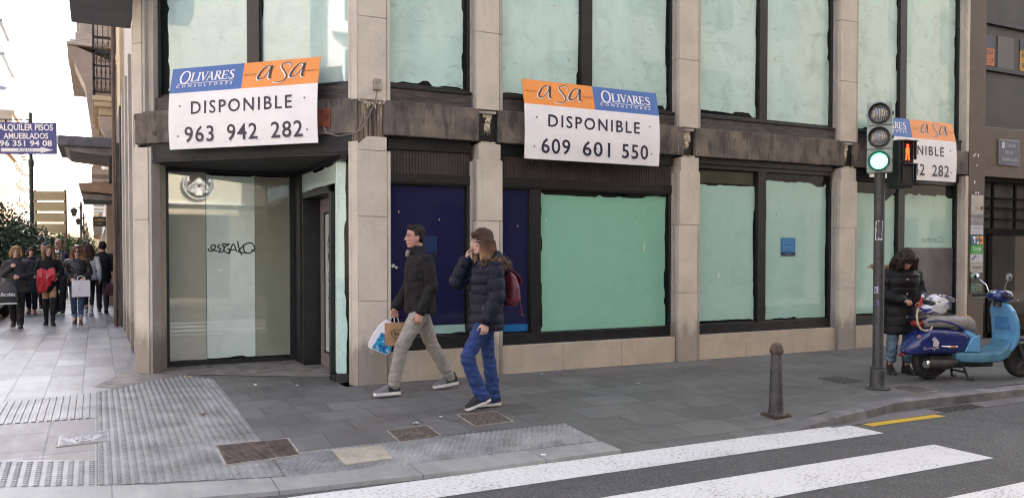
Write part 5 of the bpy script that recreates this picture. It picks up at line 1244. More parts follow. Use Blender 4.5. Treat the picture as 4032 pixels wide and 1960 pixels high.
def skin(name, col):
    if name in SKIN_: return SKIN_[name]
    m, nt, bs = newmat(name); f = nz(nt, coords(nt), 14, 4)
    nt.links.new(ramp(nt, f, [(.3, tuple(c*.82 for c in col)), (.7, tuple(min(1, c*1.1) for c in col))]), bs.inputs['Base Color'])
    bs.inputs['Roughness'].default_value = .5; bs.inputs['Subsurface Weight'].default_value = .0; SKIN_[name] = m; return m
EYEW = M('eye_white', (.33, .29, .26), .2, 0); IRIS = M('iris_dark', (.02, .014, .01), .15, 0); LIPM = M('lips', (.36, .13, .11), .45, 0); BROW = M('brow_dark', (.035, .024, .018), .8, 0)
def face_bits(P, X, fem=False, lips=LIPM):
    for sy in (-1, 1):
        e = MB(); e.ell((.079, sy*.030, .010), (.009, .0125, .0065), 10, 8, X=X); eo = e.build('eye', EYEW, P)
        MB().ell((.0865, sy*.030, .010), (.0042, .0062, .0066), 10, 6, X=X).build('iris', IRIS, eo)
        b = MB(); b.tube([X @ V(p) for p in ((.089, sy*.012, .029), (.088, sy*.030, .036), (.076, sy*.048, .031))], [.0035, .0045, .003], 6); b.build('eyebrow', BROW, P)
    MB().ell((.0935, 0, -.0605), (.006, .021, .0085 if fem else .006), 10, 6, X=X).build('lips', lips, P)
def hair_mat(name, stops, s=1):
    # colour changes down the length of the hair, with strand streaks
    m, nt, bs = newmat(name); v = coords(nt); st = nz(nt, coords(nt, (60, 60, 5)), 2.0, 4, .7)
    z = sep(nt, v)[2]; c = ramp(nt, math_n(nt, 'ADD', z, math_n(nt, 'MULTIPLY', math_n(nt, 'SUBTRACT', st, .5), .12)), [(0, stops[0][1]), (1, stops[-1][1])])
    mr = nt.nodes.new('ShaderNodeMapRange'); mr.inputs[1].default_value = stops[0][0]; mr.inputs[2].default_value = stops[-1][0]
    nt.links.new(math_n(nt, 'ADD', z, math_n(nt, 'MULTIPLY', math_n(nt, 'SUBTRACT', st, .5), .16)), mr.inputs[0])
    c = ramp(nt, mr.outputs[0], [((p-stops[0][0])/(stops[-1][0]-stops[0][0]+1e-6), col) for p, col in stops])
    c = mix3(nt, 1.0, c, ramp(nt, st, [(.3, .55), (.7, 1.35)]), 'MULTIPLY')
    nt.links.new(c, bs.inputs['Base Color']); bs.inputs['Roughness'].default_value = .6; bs.inputs['Specular IOR Level'].default_value = .2; bump(nt, bs, st, .3, .004); return m
def shoe(P, ank, toe_dir, L, mats, heel=0, sole=.022, name='shoe', pitch=0, boot=0, ground=True, w=.044):
    # ank = ankle joint; built along toe_dir, pitch lifts the heel
    d = V((toe_dir[0], toe_dir[1], 0)).normalized(); sd = V((-d.y, d.x, 0)); up = V((0, 0, 1)); q = Quaternion(sd, pitch)
    base = V((ank[0], ank[1], ank[2])); g = ank[2]-.085-heel
    def pt(u, v, h): return base + q @ (d*u+sd*v+up*(h-.085-heel))
    mb = MB(); b0 = sole
    hz = lambda u: b0+heel*max(0, min(1, (.10-u)/.13))
    for_sec = [(-.075, .024, .06), (-.055, .036, .092), (-.02, .038, .112), (.02, .039, .108), (.06, w-.002, .088), (.11, w, .060), (.15, w-.004, .044), (L-.085, .032, .030), (L-.075, .016, .016)]
    R = []
    for u, ww, h in for_sec:
        z0 = hz(u); R.append([pt(u, ww*cos(a), z0+max(0, sin(a))*h-(.006 if sin(a) < 0 else 0)) for a in [k*pi/8 for k in range(16)]])
    mb.rings(R)
    if boot: mb.tube([pt(-.025, 0, hz(-.02)+.03), pt(-.02, 0, hz(0)+.10), pt(-.01, 0, boot)], [.040, .042, .052], 14)
    else: mb.tube([pt(-.025, 0, hz(-.02)+.05), pt(-.015, 0, hz(-.02)+.105)], [.040, .043], 14)
    me = remesh(mb, .006, 3); s = finish(name, me, mats[0], P)
    so = MB(); R = []
    for u, ww, h in for_sec:
        ww = ww+.004; z0 = hz(u); zb = 0 if (heel < .02 or u > .03) else z0-.012
        R.append([pt(u, ww, z0+.004), pt(u, -ww, z0+.004), pt(u, -ww, zb), pt(u, ww, zb)])
    so.rings(R)
    if heel >= .02: so.box((-.07, -.026, 0), (-.02, .026, b0+heel*.9), X=Matrix.Translation(pt(0, 0, 0)-V((0, 0, 0))) @ (q.to_matrix().to_4x4() @ Matrix(((d.x, sd.x, 0, 0), (d.y, sd.y, 0, 0), (0, 0, 1, 0), (0, 0, 0, 1)))))
    so.build('sole', mats[1], s, 30, .003); return s

def person(label, loc, rz, J, look, skinm, scale=1.0, vox=.0065, fem=False, group=None, bare_legs=False, rc=30, lc=30, face=True, tilt=0, bareneck=True):
    """J: joints in metres, x forward, y left, z up.  Builds the body as one surface; returns root and head matrix."""
    P = thing('person', label, 'person', loc, rz, group); b = MB(); pel = V(J['pelvis']); nk = V(J['neck']); hd = V(J['head'])
    ch = lerp(pel, nk, .62); wa = lerp(pel, nk, .25)
    loft(b, [(pel-V((0, 0, .09)), .06, .10), (pel, .095, .150), (wa, .085, .125), (ch, .105, .150), (lerp(pel, nk, .85), .09, .165), (nk-V((0, 0, .02)), .06, .08)])
    fw = V(look).normalized(); limb(b, [nk-V((0, 0, .03)), lerp(nk, hd, .5)-fw*.01, hd-fw*.02], [.058, .052, .05])
    for s in 'lr':
        limb(b, [J[s+'hip'], lerp(J[s+'hip'], J[s+'kne'], .5), J[s+'kne']], [.078, .068, .05]); limb(b, [J[s+'kne'], lerp(J[s+'kne'], J[s+'ank'], .35), J[s+'ank']], [.05, .051, .034])
        limb(b, [J[s+'ank'], V(J[s+'ank'])+V(J[s+'toe']).normalized()*.06-V((0, 0, .07))], [.034, .022])
        limb(b, [J[s+'sho'], lerp(J[s+'sho'], J[s+'elb'], .5), J[s+'elb']], [.050, .043, .036]); limb(b, [J[s+'elb'], lerp(J[s+'elb'], J[s+'wri'], .4), J[s+'wri']], [.037, .035, .025])
        hd_ = J.get(s+'hand') or (V(J[s+'wri'])-V(J[s+'elb'])); pn = J.get(s+'palm') or (0, -1 if s == 'l' else 1, 0)
        hand(b, J[s+'wri'], hd_, pn, J.get(s+'thumb', (1, 0, .3)), .95 if fem else 1.0, lc if s == 'l' else rc)
    up = Quaternion(V((0, 0, 1)).cross(fw).normalized(), tilt) @ V((0, 0, 1)) if tilt else V((0, 0, 1))
    f2 = Quaternion(V((0, 0, 1)).cross(fw).normalized(), tilt) @ fw if tilt else fw
    X = head_parts(b, hd, f2, .98 if fem else 1.0, fem, up)
    me = remesh(b, vox, 3, .5); finish('body', me, skinm, P)
    if face: face_bits(P, X, fem)
    return P, X
def trousers(P, J, mat, r=(.098, .082, .068, .066, .060), waist=.165, seed=0, amp=.006, vox=.008, low=.03, name='trousers', top=.10):
    b = MB(); pel = V(J['pelvis'])
    loft(b, [(pel-V((0, 0, .10)), .08, .125), (pel, .115, waist), (pel+V((0, 0, top)), .105, waist-.015)])
    for s in 'lr':
        h, k, a = V(J[s+'hip']), V(J[s+'kne']), V(J[s+'ank']); e = a+(a-k).normalized()*low
        limb(b, [h, lerp(h, k, .5), k], r[:3]); limb(b, [k, lerp(k, e, .45), e], [r[2], r[3], r[4]])
    me = remesh(b, vox, 5); f = cloth_noise(amp, (9, 9, 26), seed); kz = [V(J[s+'kne']).z for s in 'lr']; az = [V(J[s+'ank']).z for s in 'lr']
    def g(p):
        w = 1.0
        if p.z < max(az)+.14: w = 2.2
        elif abs(p.z-max(kz)) < .09: w = 1.5
        return f(p)*w
    displace(me, g); return finish(name, me, mat, P)
def coat(P, J, mat, chest=(.145, .195), hem=None, hemz=.80, collar=.075, seed=0, amp=.006, vox=.008, sleeve=(.078, .066, .058, .052), quilt=0, open_front=0, name='jacket', cuff=.0, neckz=0, waist=None, shoulders=.20, lean=0):
    b = MB(); pel = V(J['pelvis']); nk = V(J['neck']); hem = hem or (chest[0]+.01, chest[1]-.005); waist = waist or (chest[0]-.012, chest[1]-.025)
    ax = lambda z: lerp(pel, nk, (z-pel.z)/(nk.z-pel.z)) if z > pel.z else V((pel.x, pel.y, z))
    zs = [(hemz, *hem), (hemz+.05, hem[0]+.004, hem[1]+.004), (lerp(pel, nk, .27).z, *waist), (lerp(pel, nk, .62).z, *chest), (lerp(pel, nk, .82).z, chest[0]-.015, chest[1]+.005), (nk.z-.055, chest[0]-.04, chest[1]-.035), (nk.z-.005, .078, .10), (nk.z+.035+neckz, collar, collar+.006)]
    loft(b, [(ax(min(z, nk.z+.05)) if z < nk.z else V((nk.x+.004, nk.y, z)), a, c) for z, a, c in zs], 20)
    for s in 'lr':
        S_, e, w = V(J[s+'sho']), V(J[s+'elb']), V(J[s+'wri']); e2 = w+(e-w).normalized()*cuff
        limb(b, [lerp(S_, nk-V((0, 0, .1)), .35), S_, lerp(S_, e, .5), e], [sleeve[0]*.95, sleeve[0], sleeve[1]*1.02, sleeve[1]]); limb(b, [e, lerp(e, e2, .5), e2], [sleeve[1], sleeve[2], sleeve[3]])
    me = remesh(b, vox, 5); f = cloth_noise(amp, (10, 10, 15), seed)
    if quilt:
        QA = .0115
        ls, le, lw = V(J['lsho']), V(J['lelb']), V(J['lwri']); rs, re_, rw = V(J['rsho']), V(J['relb']), V(J['rwri'])
        def along(p):
            best = None
            for A, Bq, o in ((ls, le, 0), (le, lw, (le-ls).length), (rs, re_, 0), (re_, rw, (re_-rs).length)):
                d = Bq-A; t = max(0, min(1, (p-A).dot(d)/d.length_squared)); q = A+d*t; D = (p-q).length
                if best is None or D < best[0]: best = (D, o+t*d.length)
            return best
        def g(p):
            D, u = along(p)
            if D < .088 and u > .09: ph = u/quilt
            else: ph = p.z/(quilt*.8)
            return QA*(abs(sin(pi*ph))**.5)-QA*.7+f(p)*.7
        displace(me, g)
    else: displace(me, f)
    return finish(name, me, mat, P)
def hair(P, X, secs, mat, vox=.008, amp=.006, sc=(30, 30, 6), name='hair', locks=None, seed=0, smooth=2):
    b = MB()
    for it in secs:
        if it[0] == 'e': b.ell(it[1], it[2], 18, 12, X=X)
        else: limb(b, [X @ V(p) for p in it[1]], it[2])
    me = remesh(b, vox, smooth); f = cloth_noise(amp, sc, seed); displace(me, f); return finish(name, me, mat, P)
SHORT = [('e', (-.022, 0, .052), (.094, .081, .088)), ('e', (-.045, 0, .0), (.060, .077, .075)), ('e', (.02, .0, .105), (.065, .066, .028))]

# --- the man walking with the bags
J = dict(pelvis=(0, 0, .93), neck=(.015, 0, 1.475), head=(.055, .0, 1.645), lhip=(.015, .085, .89), lkne=(.235, .095, .515), lank=(.330, .09, .105), ltoe=(1, 0, 0), rhip=(-.015, -.085, .89), rkne=(-.165, -.09, .50), rank=(-.385, -.085, .125), rtoe=(1, 0, 0),
         lsho=(-.01, .185, 1.405), lelb=(-.045, .235, 1.125), lwri=(.085, .24, .865), rsho=(.0, -.185, 1.405), relb=(.03, -.235, 1.13), rwri=(.19, -.22, .90), lhand=(.22, 0, -1), rhand=(.15, 0, -1), lpalm=(-.3, -1, 0), rpalm=(-.2, 1, 0), lthumb=(1, 0, 0), rthumb=(1, 0, 0))
MX, MY = .47, -.66
SK1 = skin('skin_ruddy', (.47, .25, .19))
P, X = person('man in a black jacket and grey trousers striding left with shopping bags', (MX, MY, zg(MX, MY)), pi, J, (1, -.05, -.03), SK1, vox=.006, rc=62, lc=42)
hair(P, X, SHORT+[('e', (.045, 0, .085), (.032, .055, .022)), ('e', (-.01, .070, .025), (.028, .012, .04)), ('e', (-.01, -.070, .025), (.028, .012, .04))], hair_mat('hair_man', [(1.55, (.020, .014, .010)), (1.8, (.016, .011, .008))]), amp=.0035, sc=(40, 40, 40), vox=.007)
JK = M('jacket_black', (.0065, .0063, .0072), .75, .3, 9, .25, 160, spec=.3)
coat(P, J, JK, chest=(.150, .192), hem=(.165, .198), hemz=.845, waist=(.150, .19), collar=.070, seed=3, amp=.008, neckz=.045, sleeve=(.082, .070, .062, .056), vox=.0075)
MB().tube([X @ V(p) for p in ((.075, .012, -.135), (.085, .004, -.165), (.088, 0, -.20))], [.02, .025, .02], 8).build('shirt_collar', M('shirt_olive', (.22, .21, .15), .8, .1, 20), P)
bt = MB()
for (x, y, z) in ((.112, .055, 1.44),): bt.ell((x, y, z), (.008, .008, .008), 8, 6)
bt.build('button', STEEL, P)
pk = MB(); pk.tube([(.065, .188, 1.20), (.11, .175, 1.235)], .006, 6); pk.tube([(.02, .200, 1.0), (.11, .185, 1.03)], .007, 6); pk.build('pocket_flap', JK, P)
TG = M('trousers_grey', (.255, .24, .208), .85, .09, 9, .35, 120)
trousers(P, J, TG, (.102, .088, .074, .070, .062), seed=2, amp=.0055, vox=.0075, low=.005)
SG = M('knit_shoe_grey', (.085, .085, .09), .8, .35, 60, .3, 160); SW = M('sole_white', (.62, .61, .60), .6, .05, 10)
def two_tone(name, toe, back, x0, x1):
    m, nt, bs = newmat(name); x = sep(nt, coords(nt))[0]
    mr = nt.nodes.new('ShaderNodeMapRange'); mr.inputs[1].default_value = x0; mr.inputs[2].default_value = x1; nt.links.new(x, mr.inputs[0])
    nt.links.new(mix3(nt, mr.outputs[0], back, toe), bs.inputs['Base Color']); bs.inputs['Roughness'].default_value = .8; bump(nt, bs, nz(nt, coords(nt), 220, 2), .4, .003); return m
shoe(P, J['lank'], (1, .05), .285, (two_tone('shoe_front', (.14, .14, .148), (.018, .018, .02), J['lank'][0]+.055, J['lank'][0]+.065), SW), sole=.028, w=.046)
shoe(P, J['rank'], (1, -.05), .285, (two_tone('shoe_back', (.14, .14, .148), (.018, .018, .02), J['rank'][0]+.055, J['rank'][0]+.065), SW), sole=.028, pitch=.12, w=.046)
# the bags hang from his right hand, and are things of their own
def man_w(p): return V((MX-p[0], MY-p[1], zg(MX, MY)+p[2]))
PAPER = M('kraft_paper', (.37, .22, .115), .8, .15, 9, .15, 60)
hp = man_w((.215, -.20, .80))
t = thing('paper_bag', 'brown kraft paper bag with a round black stamp, held by the man', 'bag', tuple(hp-V((0, 0, .31))), radians(-14))
b = MB(); w, d, h = .105, .045, .245
R = [[V((sx*w*k, sy*d*k, z)) for sx, sy in ((-1, -1), (1, -1), (1, 1), (-1, 1))] for k, z in ((.97, 0), (1, .02), (.99, .15), (1.0, h))]
b.rings(R[:], True); b.build('sack', PAPER, t, 20, .002)
MB().tube([(-.05, -.03, h-.01), (-.035, -.02, h+.05), (0, -.0, h+.075), (.035, -.02, h+.05), (.05, -.03, h-.01)], .005, 6).build('handle', M('paper_cord', (.5, .45, .38), .8, 0), t)
mb = MB(); XB = frame((.02, -.0465, .13), (1, 0, 0), (0, 0, 1)); stroke_mb(mb, [(.055*cos(a)*(1+.08*sin(3*a)), .048*sin(a)*(1+.06*cos(5*a))) for a in [i*pi/10 for i in range(21)]], .006, XB, 60)
text_mb('Va', .045, 1, .02, X=XB, mb=mb); text_mb('take away', .012, 1, .01, X=XB @ Matrix.Translation((0, -.075, 0)), mb=mb); mb.build('stamp', BLACKINK, t, 0)
hp2 = man_w((.225, -.225, .80))
t = thing('carrier_bag', 'white carrier bag with a bright blue printed front, swinging from the same hand', 'bag', tuple(hp2-V((0, 0, .42))), radians(-10))
q = Matrix.Translation((0, 0, .42)) @ Matrix.Rotation(radians(24), 4, 'Y') @ Matrix.Translation((0, 0, -.42))
b = MB(); R = [[q @ V((sx*w_, sy*d_, z)) for sx, sy in ((-1, -1), (0, -1.25), (1, -1), (1, 1), (0, 1.2), (-1, 1))] for w_, d_, z in ((.105, .045, .02), (.12, .05, .06), (.11, .045, .2), (.085, .03, .31), (.05, .02, .36))]
b.rings(R); b.build('sack', M('bag_white', (.68, .68, .72), .35, .06, 7, .15, 20), t, 30)
MB().tube([q @ V(p) for p in ((-.04, -.02, .35), (-.03, 0, .40), (0, 0, .425), (.03, 0, .40), (.04, -.02, .35))], .008, 6, flat=.4).build('handle', M('bag_white', (.68, .68, .72)), t)
def print_mat():
    m, nt, bs = newmat('bag_print'); f = nz(nt, coords(nt), 26, 3)
    nt.links.new(ramp(nt, f, [(.42, (.008, .09, .30)), (.5, (.01, .28, .52)), (.60, (.02, .33, .58)), (.68, (.6, .6, .62))]), bs.inputs['Base Color']); bs.inputs['Roughness'].default_value = .35; return m
b = MB(); b.rings([[q @ V((-.075, -.0605, .03)), q @ V((.10, -.056, .03)), q @ V((.10, -.05, .03)), q @ V((-.075, -.05, .03))], [q @ V((-.075, -.0655, .065)), q @ V((.115, -.062, .065)), q @ V((.115, -.05, .065)), q @ V((-.075, -.05, .065))], [q @ V((-.05, -.058, .22)), q @ V((.10, -.052, .22)), q @ V((.10, -.045, .22)), q @ V((-.05, -.045, .22))]])
b.build('print', print_mat(), t, 30)

# --- the woman with the backpack, hand at her face
J = dict(pelvis=(0, 0, .92), neck=(.0, 0, 1.435), head=(.05, .0, 1.598), lhip=(.02, .08, .88), lkne=(.235, .075, .515), lank=(.085, .07, .155), ltoe=(1, 0, 0), rhip=(-.01, -.08, .88), rkne=(-.065, -.075, .49), rank=(-.115, -.08, .100), rtoe=(1, 0, 0),
         lsho=(-.01, .175, 1.365), lelb=(-.01, .225, 1.10), lwri=(.115, .235, .86), rsho=(.0, -.175, 1.365), relb=(.215, -.215, 1.205), rwri=(.165, -.10, 1.43), lhand=(.12, 0, -1), rhand=(-.22, .20, 1), lpalm=(-.2, -1, 0), rpalm=(-.9, .6, 0), lthumb=(1, 0, 0), rthumb=(-.3, 1, .2))
WX, WY = .745, -1.72
SK2 = skin('skin_fair', (.50, .32, .25))
P, X = person('woman in a navy quilted coat with a fur hood, hand raised to her face', (WX, WY, zg(WX, WY)), pi, J, (1, -.02, -.04), SK2, vox=.006, fem=True, lc=35, rc=38)
HW = hair_mat('hair_ombre', [(1.36, (.50, .34, .19)), (1.44, (.36, .22, .115)), (1.53, (.12, .062, .036)), (1.60, (.055, .027, .018)), (1.75, (.040, .020, .014))])
hs = [('e', (-.022, 0, .045), (.108, .094, .098)), ('e', (-.05, 0, -.03), (.085, .092, .11)), ('e', (.062, 0, .075), (.036, .064, .032))]
for sy in (-1, 1): hs += [('l', [(.005, sy*.078, .03), (.012, sy*.086, -.06), (.022, sy*.088, -.14), (.03, sy*.082, -.205)], [.034, .040, .038, .016]), ('l', [(-.04, sy*.07, .02), (-.05, sy*.078, -.08), (-.03, sy*.075, -.19)], [.05, .05, .02]), ('l', [(-.085, sy*.035, .0), (-.095, sy*.04, -.08), (-.085, sy*.045, -.16)], [.05, .05, .03])]
hair(P, X, hs, HW, vox=.007, amp=.007, sc=(45, 45, 5), seed=1)
gl = MB()
for sy in (-1, 1):
    R = [X @ V((.098-.01*abs(cos(a))*.3, sy*.031+.022*cos(a)*1.05, .008+.018*sin(a))) for a in [i*pi/8 for i in range(17)]]; gl.tube(R, .0022, 6)
    gl.tube([X @ V(p) for p in ((.093, sy*.055, .016), (.04, sy*.078, .012), (-.01, sy*.082, .006))], .0024, 6)
gl.tube([X @ V(p) for p in ((.099, -.01, .012), (.101, 0, .014), (.099, .01, .012))], .002, 6)
gl.build('glasses', M('glasses_pale', (.45, .40, .38), .3, 0), P)
PF = M('puffer_navy', (.0055, .0072, .0215), .6, .25, 10, .12, 60, spec=.25)
coat(P, J, PF, chest=(.155, .190), hem=(.165, .205), hemz=.765, waist=(.145, .18), collar=.075, seed=5, amp=.005, neckz=.02, sleeve=(.088, .082, .076, .064), quilt=.115, vox=.0075, name='quilted_coat')
hb = MB(); loft(hb, [((-.06, 0, 1.40), .09, .13), ((-.085, 0, 1.46), .095, .135), ((-.07, 0, 1.52), .06, .10)]); hm = remesh(hb, .01, 4); displace(hm, cloth_noise(.008)); hood = finish('hood', hm, PF, P)
fr = MB(); rr = random.Random(11); ring = [(.10, .10, 1.42), (.03, .155, 1.43), (-.06, .165, 1.42), (-.14, .13, 1.40), (-.195, .06, 1.385), (-.21, 0, 1.38), (-.195, -.06, 1.385), (-.14, -.13, 1.40), (-.06, -.165, 1.42), (.03, -.155, 1.43)]
for i in range(1500):
    u = rr.random()*(len(ring)-1); k = int(u); p = lerp(ring[k], ring[min(k+1, len(ring)-1)], u-k)+V((rr.gauss(0, .016), rr.gauss(0, .016), rr.gauss(0, .02)))
    o = (V((p.x+.02, p.y, 0)).normalized()*.5+V((rr.gauss(0, .5), rr.gauss(0, .5), rr.gauss(-.15, .5)))).normalized(); L = rr.uniform(.03, .065); sdv = o.orthogonal().normalized()*.004
    fr.add([p+sdv, p-sdv, p+o.cross(sdv), p+o*L+V((0, 0, -.01))], [(0, 1, 3), (1, 2, 3), (2, 0, 3)])
fr.build('fur_trim', M('fur', (.20, .145, .095), .8, .5, 30), hood, 0)
zp = MB(); zp.tube([(.08, .168, 1.02), (.11, .160, .98), (.105, .162, .955)], .006, 6); zp.build('zip_pull', STEEL, P)
JB = M('jeans_blue', (.014, .038, .145), .85, .2, 18, .3, 140)
trousers(P, J, JB, (.098, .080, .066, .068, .072), waist=.15, seed=4, amp=.007, vox=.0075, low=.025, name='jeans')
SB = M('shoe_black', (.014, .015, .018), .7, .25, 40, .2, 90)
shoe(P, J['lank'], (1, .02), .265, (SB, SW), sole=.022, pitch=.30); shoe(P, J['rank'], (1, -.05), .265, (SB, SW), sole=.025)
def wom_w(p): return V((WX-p[0], WY-p[1], zg(WX, WY)+p[2]))
t = thing('backpack', 'burgundy leather backpack on the back of the woman in the navy coat', 'backpack', tuple(wom_w((-.24, .03, .99))), pi)
LE = M('leather_burgundy', (.105, .018, .032), .4, .22, 9, .25, 25)
b = MB(); loft(b, [((.0, 0, .0), .045, .10), ((-.01, 0, .05), .075, .135), ((-.015, 0, .18), .072, .13), ((.01, 0, .29), .05, .095), ((.025, 0, .34), .022, .05)]); me = remesh(b, .009, 3); displace(me, cloth_noise(.008, (14, 14, 9), 3)); finish('sack', me, LE, t)
b = MB(); b.rings([[V((x, y*k, z)) for x, y, z in ((.03, .05, .35), (-.035, .085, .325), (-.095, .085, .25), (-.10, .07, .21), (-.088, .07, .21), (-.08, .085, .25), (-.03, .08, .31))] for k in (-1, 0, 1)]); b.build('flap', LE, t, 40, .004)
MB().tube([(.02, -.02, .35), (.015, -.015, .41), (.015, .015, .41), (.02, .02, .35)], .008, 8).build('grab_loop', BLACK, t)
for sy in (-1, 1): MB().tube([(.035, sy*.07, .34), (.10, sy*.12, .40), (.20, sy*.13, .40), (.30, sy*.13, .30)], .012, 8, flat=.4).build('strap', LE, t); MB().tube([(.05, sy*.10, .03), (.11, sy*.16, .07), (.16, sy*.175, .14)], .009, 8, flat=.5).build('lower_strap', LE, t)
b = MB(); b.tube([(-.08, .05, .06), (-.095, .055, -.02), (-.10, .06, -.07)], .004, 6); b.tube([(-.10, .06, -.07), (-.105, .062, -.10)], [.004, .010], 6); b.build('cord', LE, t)

# --- the woman locking her scooter, head bowed
J = dict(pelvis=(0, 0, .86), neck=(.05, 0, 1.315), head=(.135, .0, 1.415), lhip=(0, .085, .83), lkne=(.03, .10, .46), lank=(.0, .10, .105), ltoe=(1, .15, 0), rhip=(0, -.085, .83), rkne=(.02, -.10, .46), rank=(-.03, -.10, .105), rtoe=(1, -.25, 0),
         lsho=(.02, .185, 1.24), lelb=(.02, .255, .98), lwri=(.23, .14, .90), rsho=(.02, -.185, 1.24), relb=(.03, -.26, .98), rwri=(.24, -.10, .93), lhand=(.8, -.5, -.2), rhand=(.8, .4, -.2), lpalm=(-.2, -.3, -1), rpalm=(-.2, .3, -1), lthumb=(.3, -1, .3), rthumb=(.3, 1, .3))
LX, LY = 6.37, -1.90
P, X = person('woman in a long black padded coat bowing her head over the scooter', (LX, LY, zg(LX, LY)), radians(-112), J, (1, 0, 0), skin('skin_tan', (.36, .20, .14)), vox=.008, fem=True, tilt=.75, lc=60, rc=60)
hs = [('e', (-.02, 0, .045), (.112, .10, .10)), ('e', (-.05, 0, -.02), (.09, .10, .10))]
for sy in (-1, 1): hs += [('l', [(.03, sy*.08, .05), (.05, sy*.095, -.04), (.07, sy*.10, -.13)], [.04, .045, .02]), ('l', [(-.05, sy*.07, .0), (-.06, sy*.10, -.12), (-.03, sy*.11, -.2)], [.06, .055, .03])]
hair(P, X, hs+[('e', (.06, 0, .085), (.04, .07, .03))], hair_mat('hair_black', [(1.1, (.028, .020, .017)), (1.7, (.035, .025, .022))]), amp=.020, sc=(30, 30, 9), vox=.009, seed=7)
CB = M('coat_black', (.0075, .0078, .010), .6, .3, 8, .2, 50, spec=.3)
coat(P, J, CB, chest=(.165, .215), hem=(.175, .225), hemz=.50, waist=(.150, .195), collar=.085, seed=9, amp=.007, quilt=.15, vox=.009, sleeve=(.092, .084, .074, .062), name='padded_coat')
bt = MB()
for z, x in ((1.18, .195), (1.0, .19), (.72, .20)): bt.ell((x, -.02, z), (.012, .014, .014), 8, 6)
bt.build('buttons', STEEL, P)
fb = MB(); rr = random.Random(4)
for i in range(260):
    p = V((-.05+rr.uniform(-.06, .06), -.20+rr.uniform(-.16, .10), 1.325+rr.gauss(0, .014))); o = V((rr.gauss(0, 1), rr.gauss(0, 1), rr.gauss(0, .6))).normalized(); s_ = o.orthogonal().normalized()*.006
    fb.add([p+s_, p-s_, p+o.cross(s_), p+o*.045], [(0, 1, 3), (1, 2, 3), (2, 0, 3)])
fb.build('fur_trim', M('fur_tan', (.32, .17, .07), .8, .4, 30), P, 0)
trousers(P, J, M('jeans_faded', (.11, .17, .225), .85, .35, 9, .3, 90), (.098, .085, .072, .070, .062), seed=6, amp=.008, vox=.009, low=-.06, name='jeans')
BT = M('boot_black', (.010, .010, .011), .4, .2, 20, .1, 40)
shoe(P, J['lank'], J['ltoe'], .255, (BT, BLACK), heel=.035, boot=.26, name='boot'); shoe(P, J['rank'], J['rtoe'], .255, (BT, BLACK), heel=.035, boot=.26, name='boot')

# ------------------------------------------------------------------ scooter
K = thing('scooter', 'dark and light blue scooter with a grey seat on its centre stand', 'scooter', (6.33, -2.33, zg(6.3, -2.3)), radians(-18.8))
SBL = M('scooter_dark_blue', (.012, .024, .145), .22, .06, 3, coat=.7); SLB = M('scooter_light_blue', (.12, .34, .58), .3, .08, 4, coat=.4); CHR = M('chrome', (.62, .62, .63), .12, 0, metal=1); GREYS = M('seat_grey', (.27, .26, .25), .75, .12, 10, .2, 80)
DKM = M('engine_dark', (.03, .028, .027), .6, .3, 14, .2, 50); TYRE = M('tyre', (.02, .02, .02)); FLB = M('floor_blue', (.085, .23, .33), .5, .15, 8)
def xloft(secs, n=20, p=.55):
    b = MB(); R = []
    for x, z0, z1, w in secs:
        c = (z0+z1)/2; h = (z1-z0)/2
        R.append([V((x, (abs(cos(a))**p)*(1 if cos(a) > 0 else -1)*w, c+(abs(sin(a))**p)*(1 if sin(a) > 0 else -1)*h)) for a in [2*pi*k/n for k in range(n)]])
    b.rings(R); return b
def smooth_part(name, b, mat, vox=.011, it=4): return finish(name, remesh(b, vox, it), mat, K)
smooth_part('body', xloft([(-.35, .335, .355, .045), (-.31, .30, .43, .095), (-.21, .295, .535, .15), (-.09, .295, .625, .178), (.1, .295, .62, .19), (.28, .298, .605, .182), (.38, .36, .575, .168), (.47, .49, .53, .13)]), SBL)
for sy in (-1, 1):
    b = MB().prism([(-.37, .345), (-.32, .425), (-.22, .40), (-.10, .318), (-.30, .312)][::-1], frame((0, sy*.10, 0), (1, .35*sy, 0), (0, 0, 1)), .02); b.v = [(x, y+(.03 if sy > 0 else -.03)*(1+min(1, (x+.37)*3)), z) for x, y, z in b.v]; b.build('tail_trim', SLB, K, 30, .004)
    MB().prism([(.34, .342), (.545, .338), (.54, .545), (.44, .50)], frame((0, sy*.165 if sy > 0 else -.165, 0), (1, 0, 0), (0, 0, 1)), .02 if sy < 0 else .01).build('side_wedge', SLB, K, 30, .006)
smooth_part('seat_support', xloft([(.32, .34, .56, .13), (.45, .34, .60, .14), (.545, .34, .56, .12)]), SLB)
st = smooth_part('seat', xloft([(-.13, .66, .72, .07), (-.08, .62, .755, .12), (.05, .615, .775, .14), (.2, .61, .762, .145), (.33, .60, .758, .145), (.45, .585, .768, .142), (.535, .55, .72, .12), (.58, .51, .60, .085)], p=.7), GREYS, .010, 4)
MB().tube([(-.10, -.135, .70), (.02, -.158, .715), (.16, -.162, .69), (.28, -.165, .64), (.34, -.165, .605)], .010, 8).build('seat_trim', SBL, st)
b = xloft([(.40, .70, .774, .10), (.44, .70, .776, .10), (.50, .69, .752, .09)]); b.build('seat_patch', M('seat_tan', (.45, .25, .07), .7, .15, 10), st, 40)
smooth_part('floorboard', xloft([(.25, .25, .335, .16), (.32, .205, .34, .19), (.6, .195, .335, .195), (.82, .205, .34, .19), (.95, .25, .44, .17), (1.02, .33, .50, .12)], p=.4), FLB)
b = MB(); R = []
for z, x, w, t_ in ((.33, .93, .175, .05), (.42, .985, .195, .05), (.55, 1.0, .21, .05), (.70, .985, .21, .05), (.82, .95, .19, .05), (.89, .925, .14, .05), (.91, .92, .08, .05)):
    R.append([V((x+.06*(1-(y/w)**2)*-.2, y, z)) for y in [w*k/5 for k in range(-5, 6)]]+[V((x+t_, y, z)) for y in [w*k/5 for k in range(5, -6, -1)]])
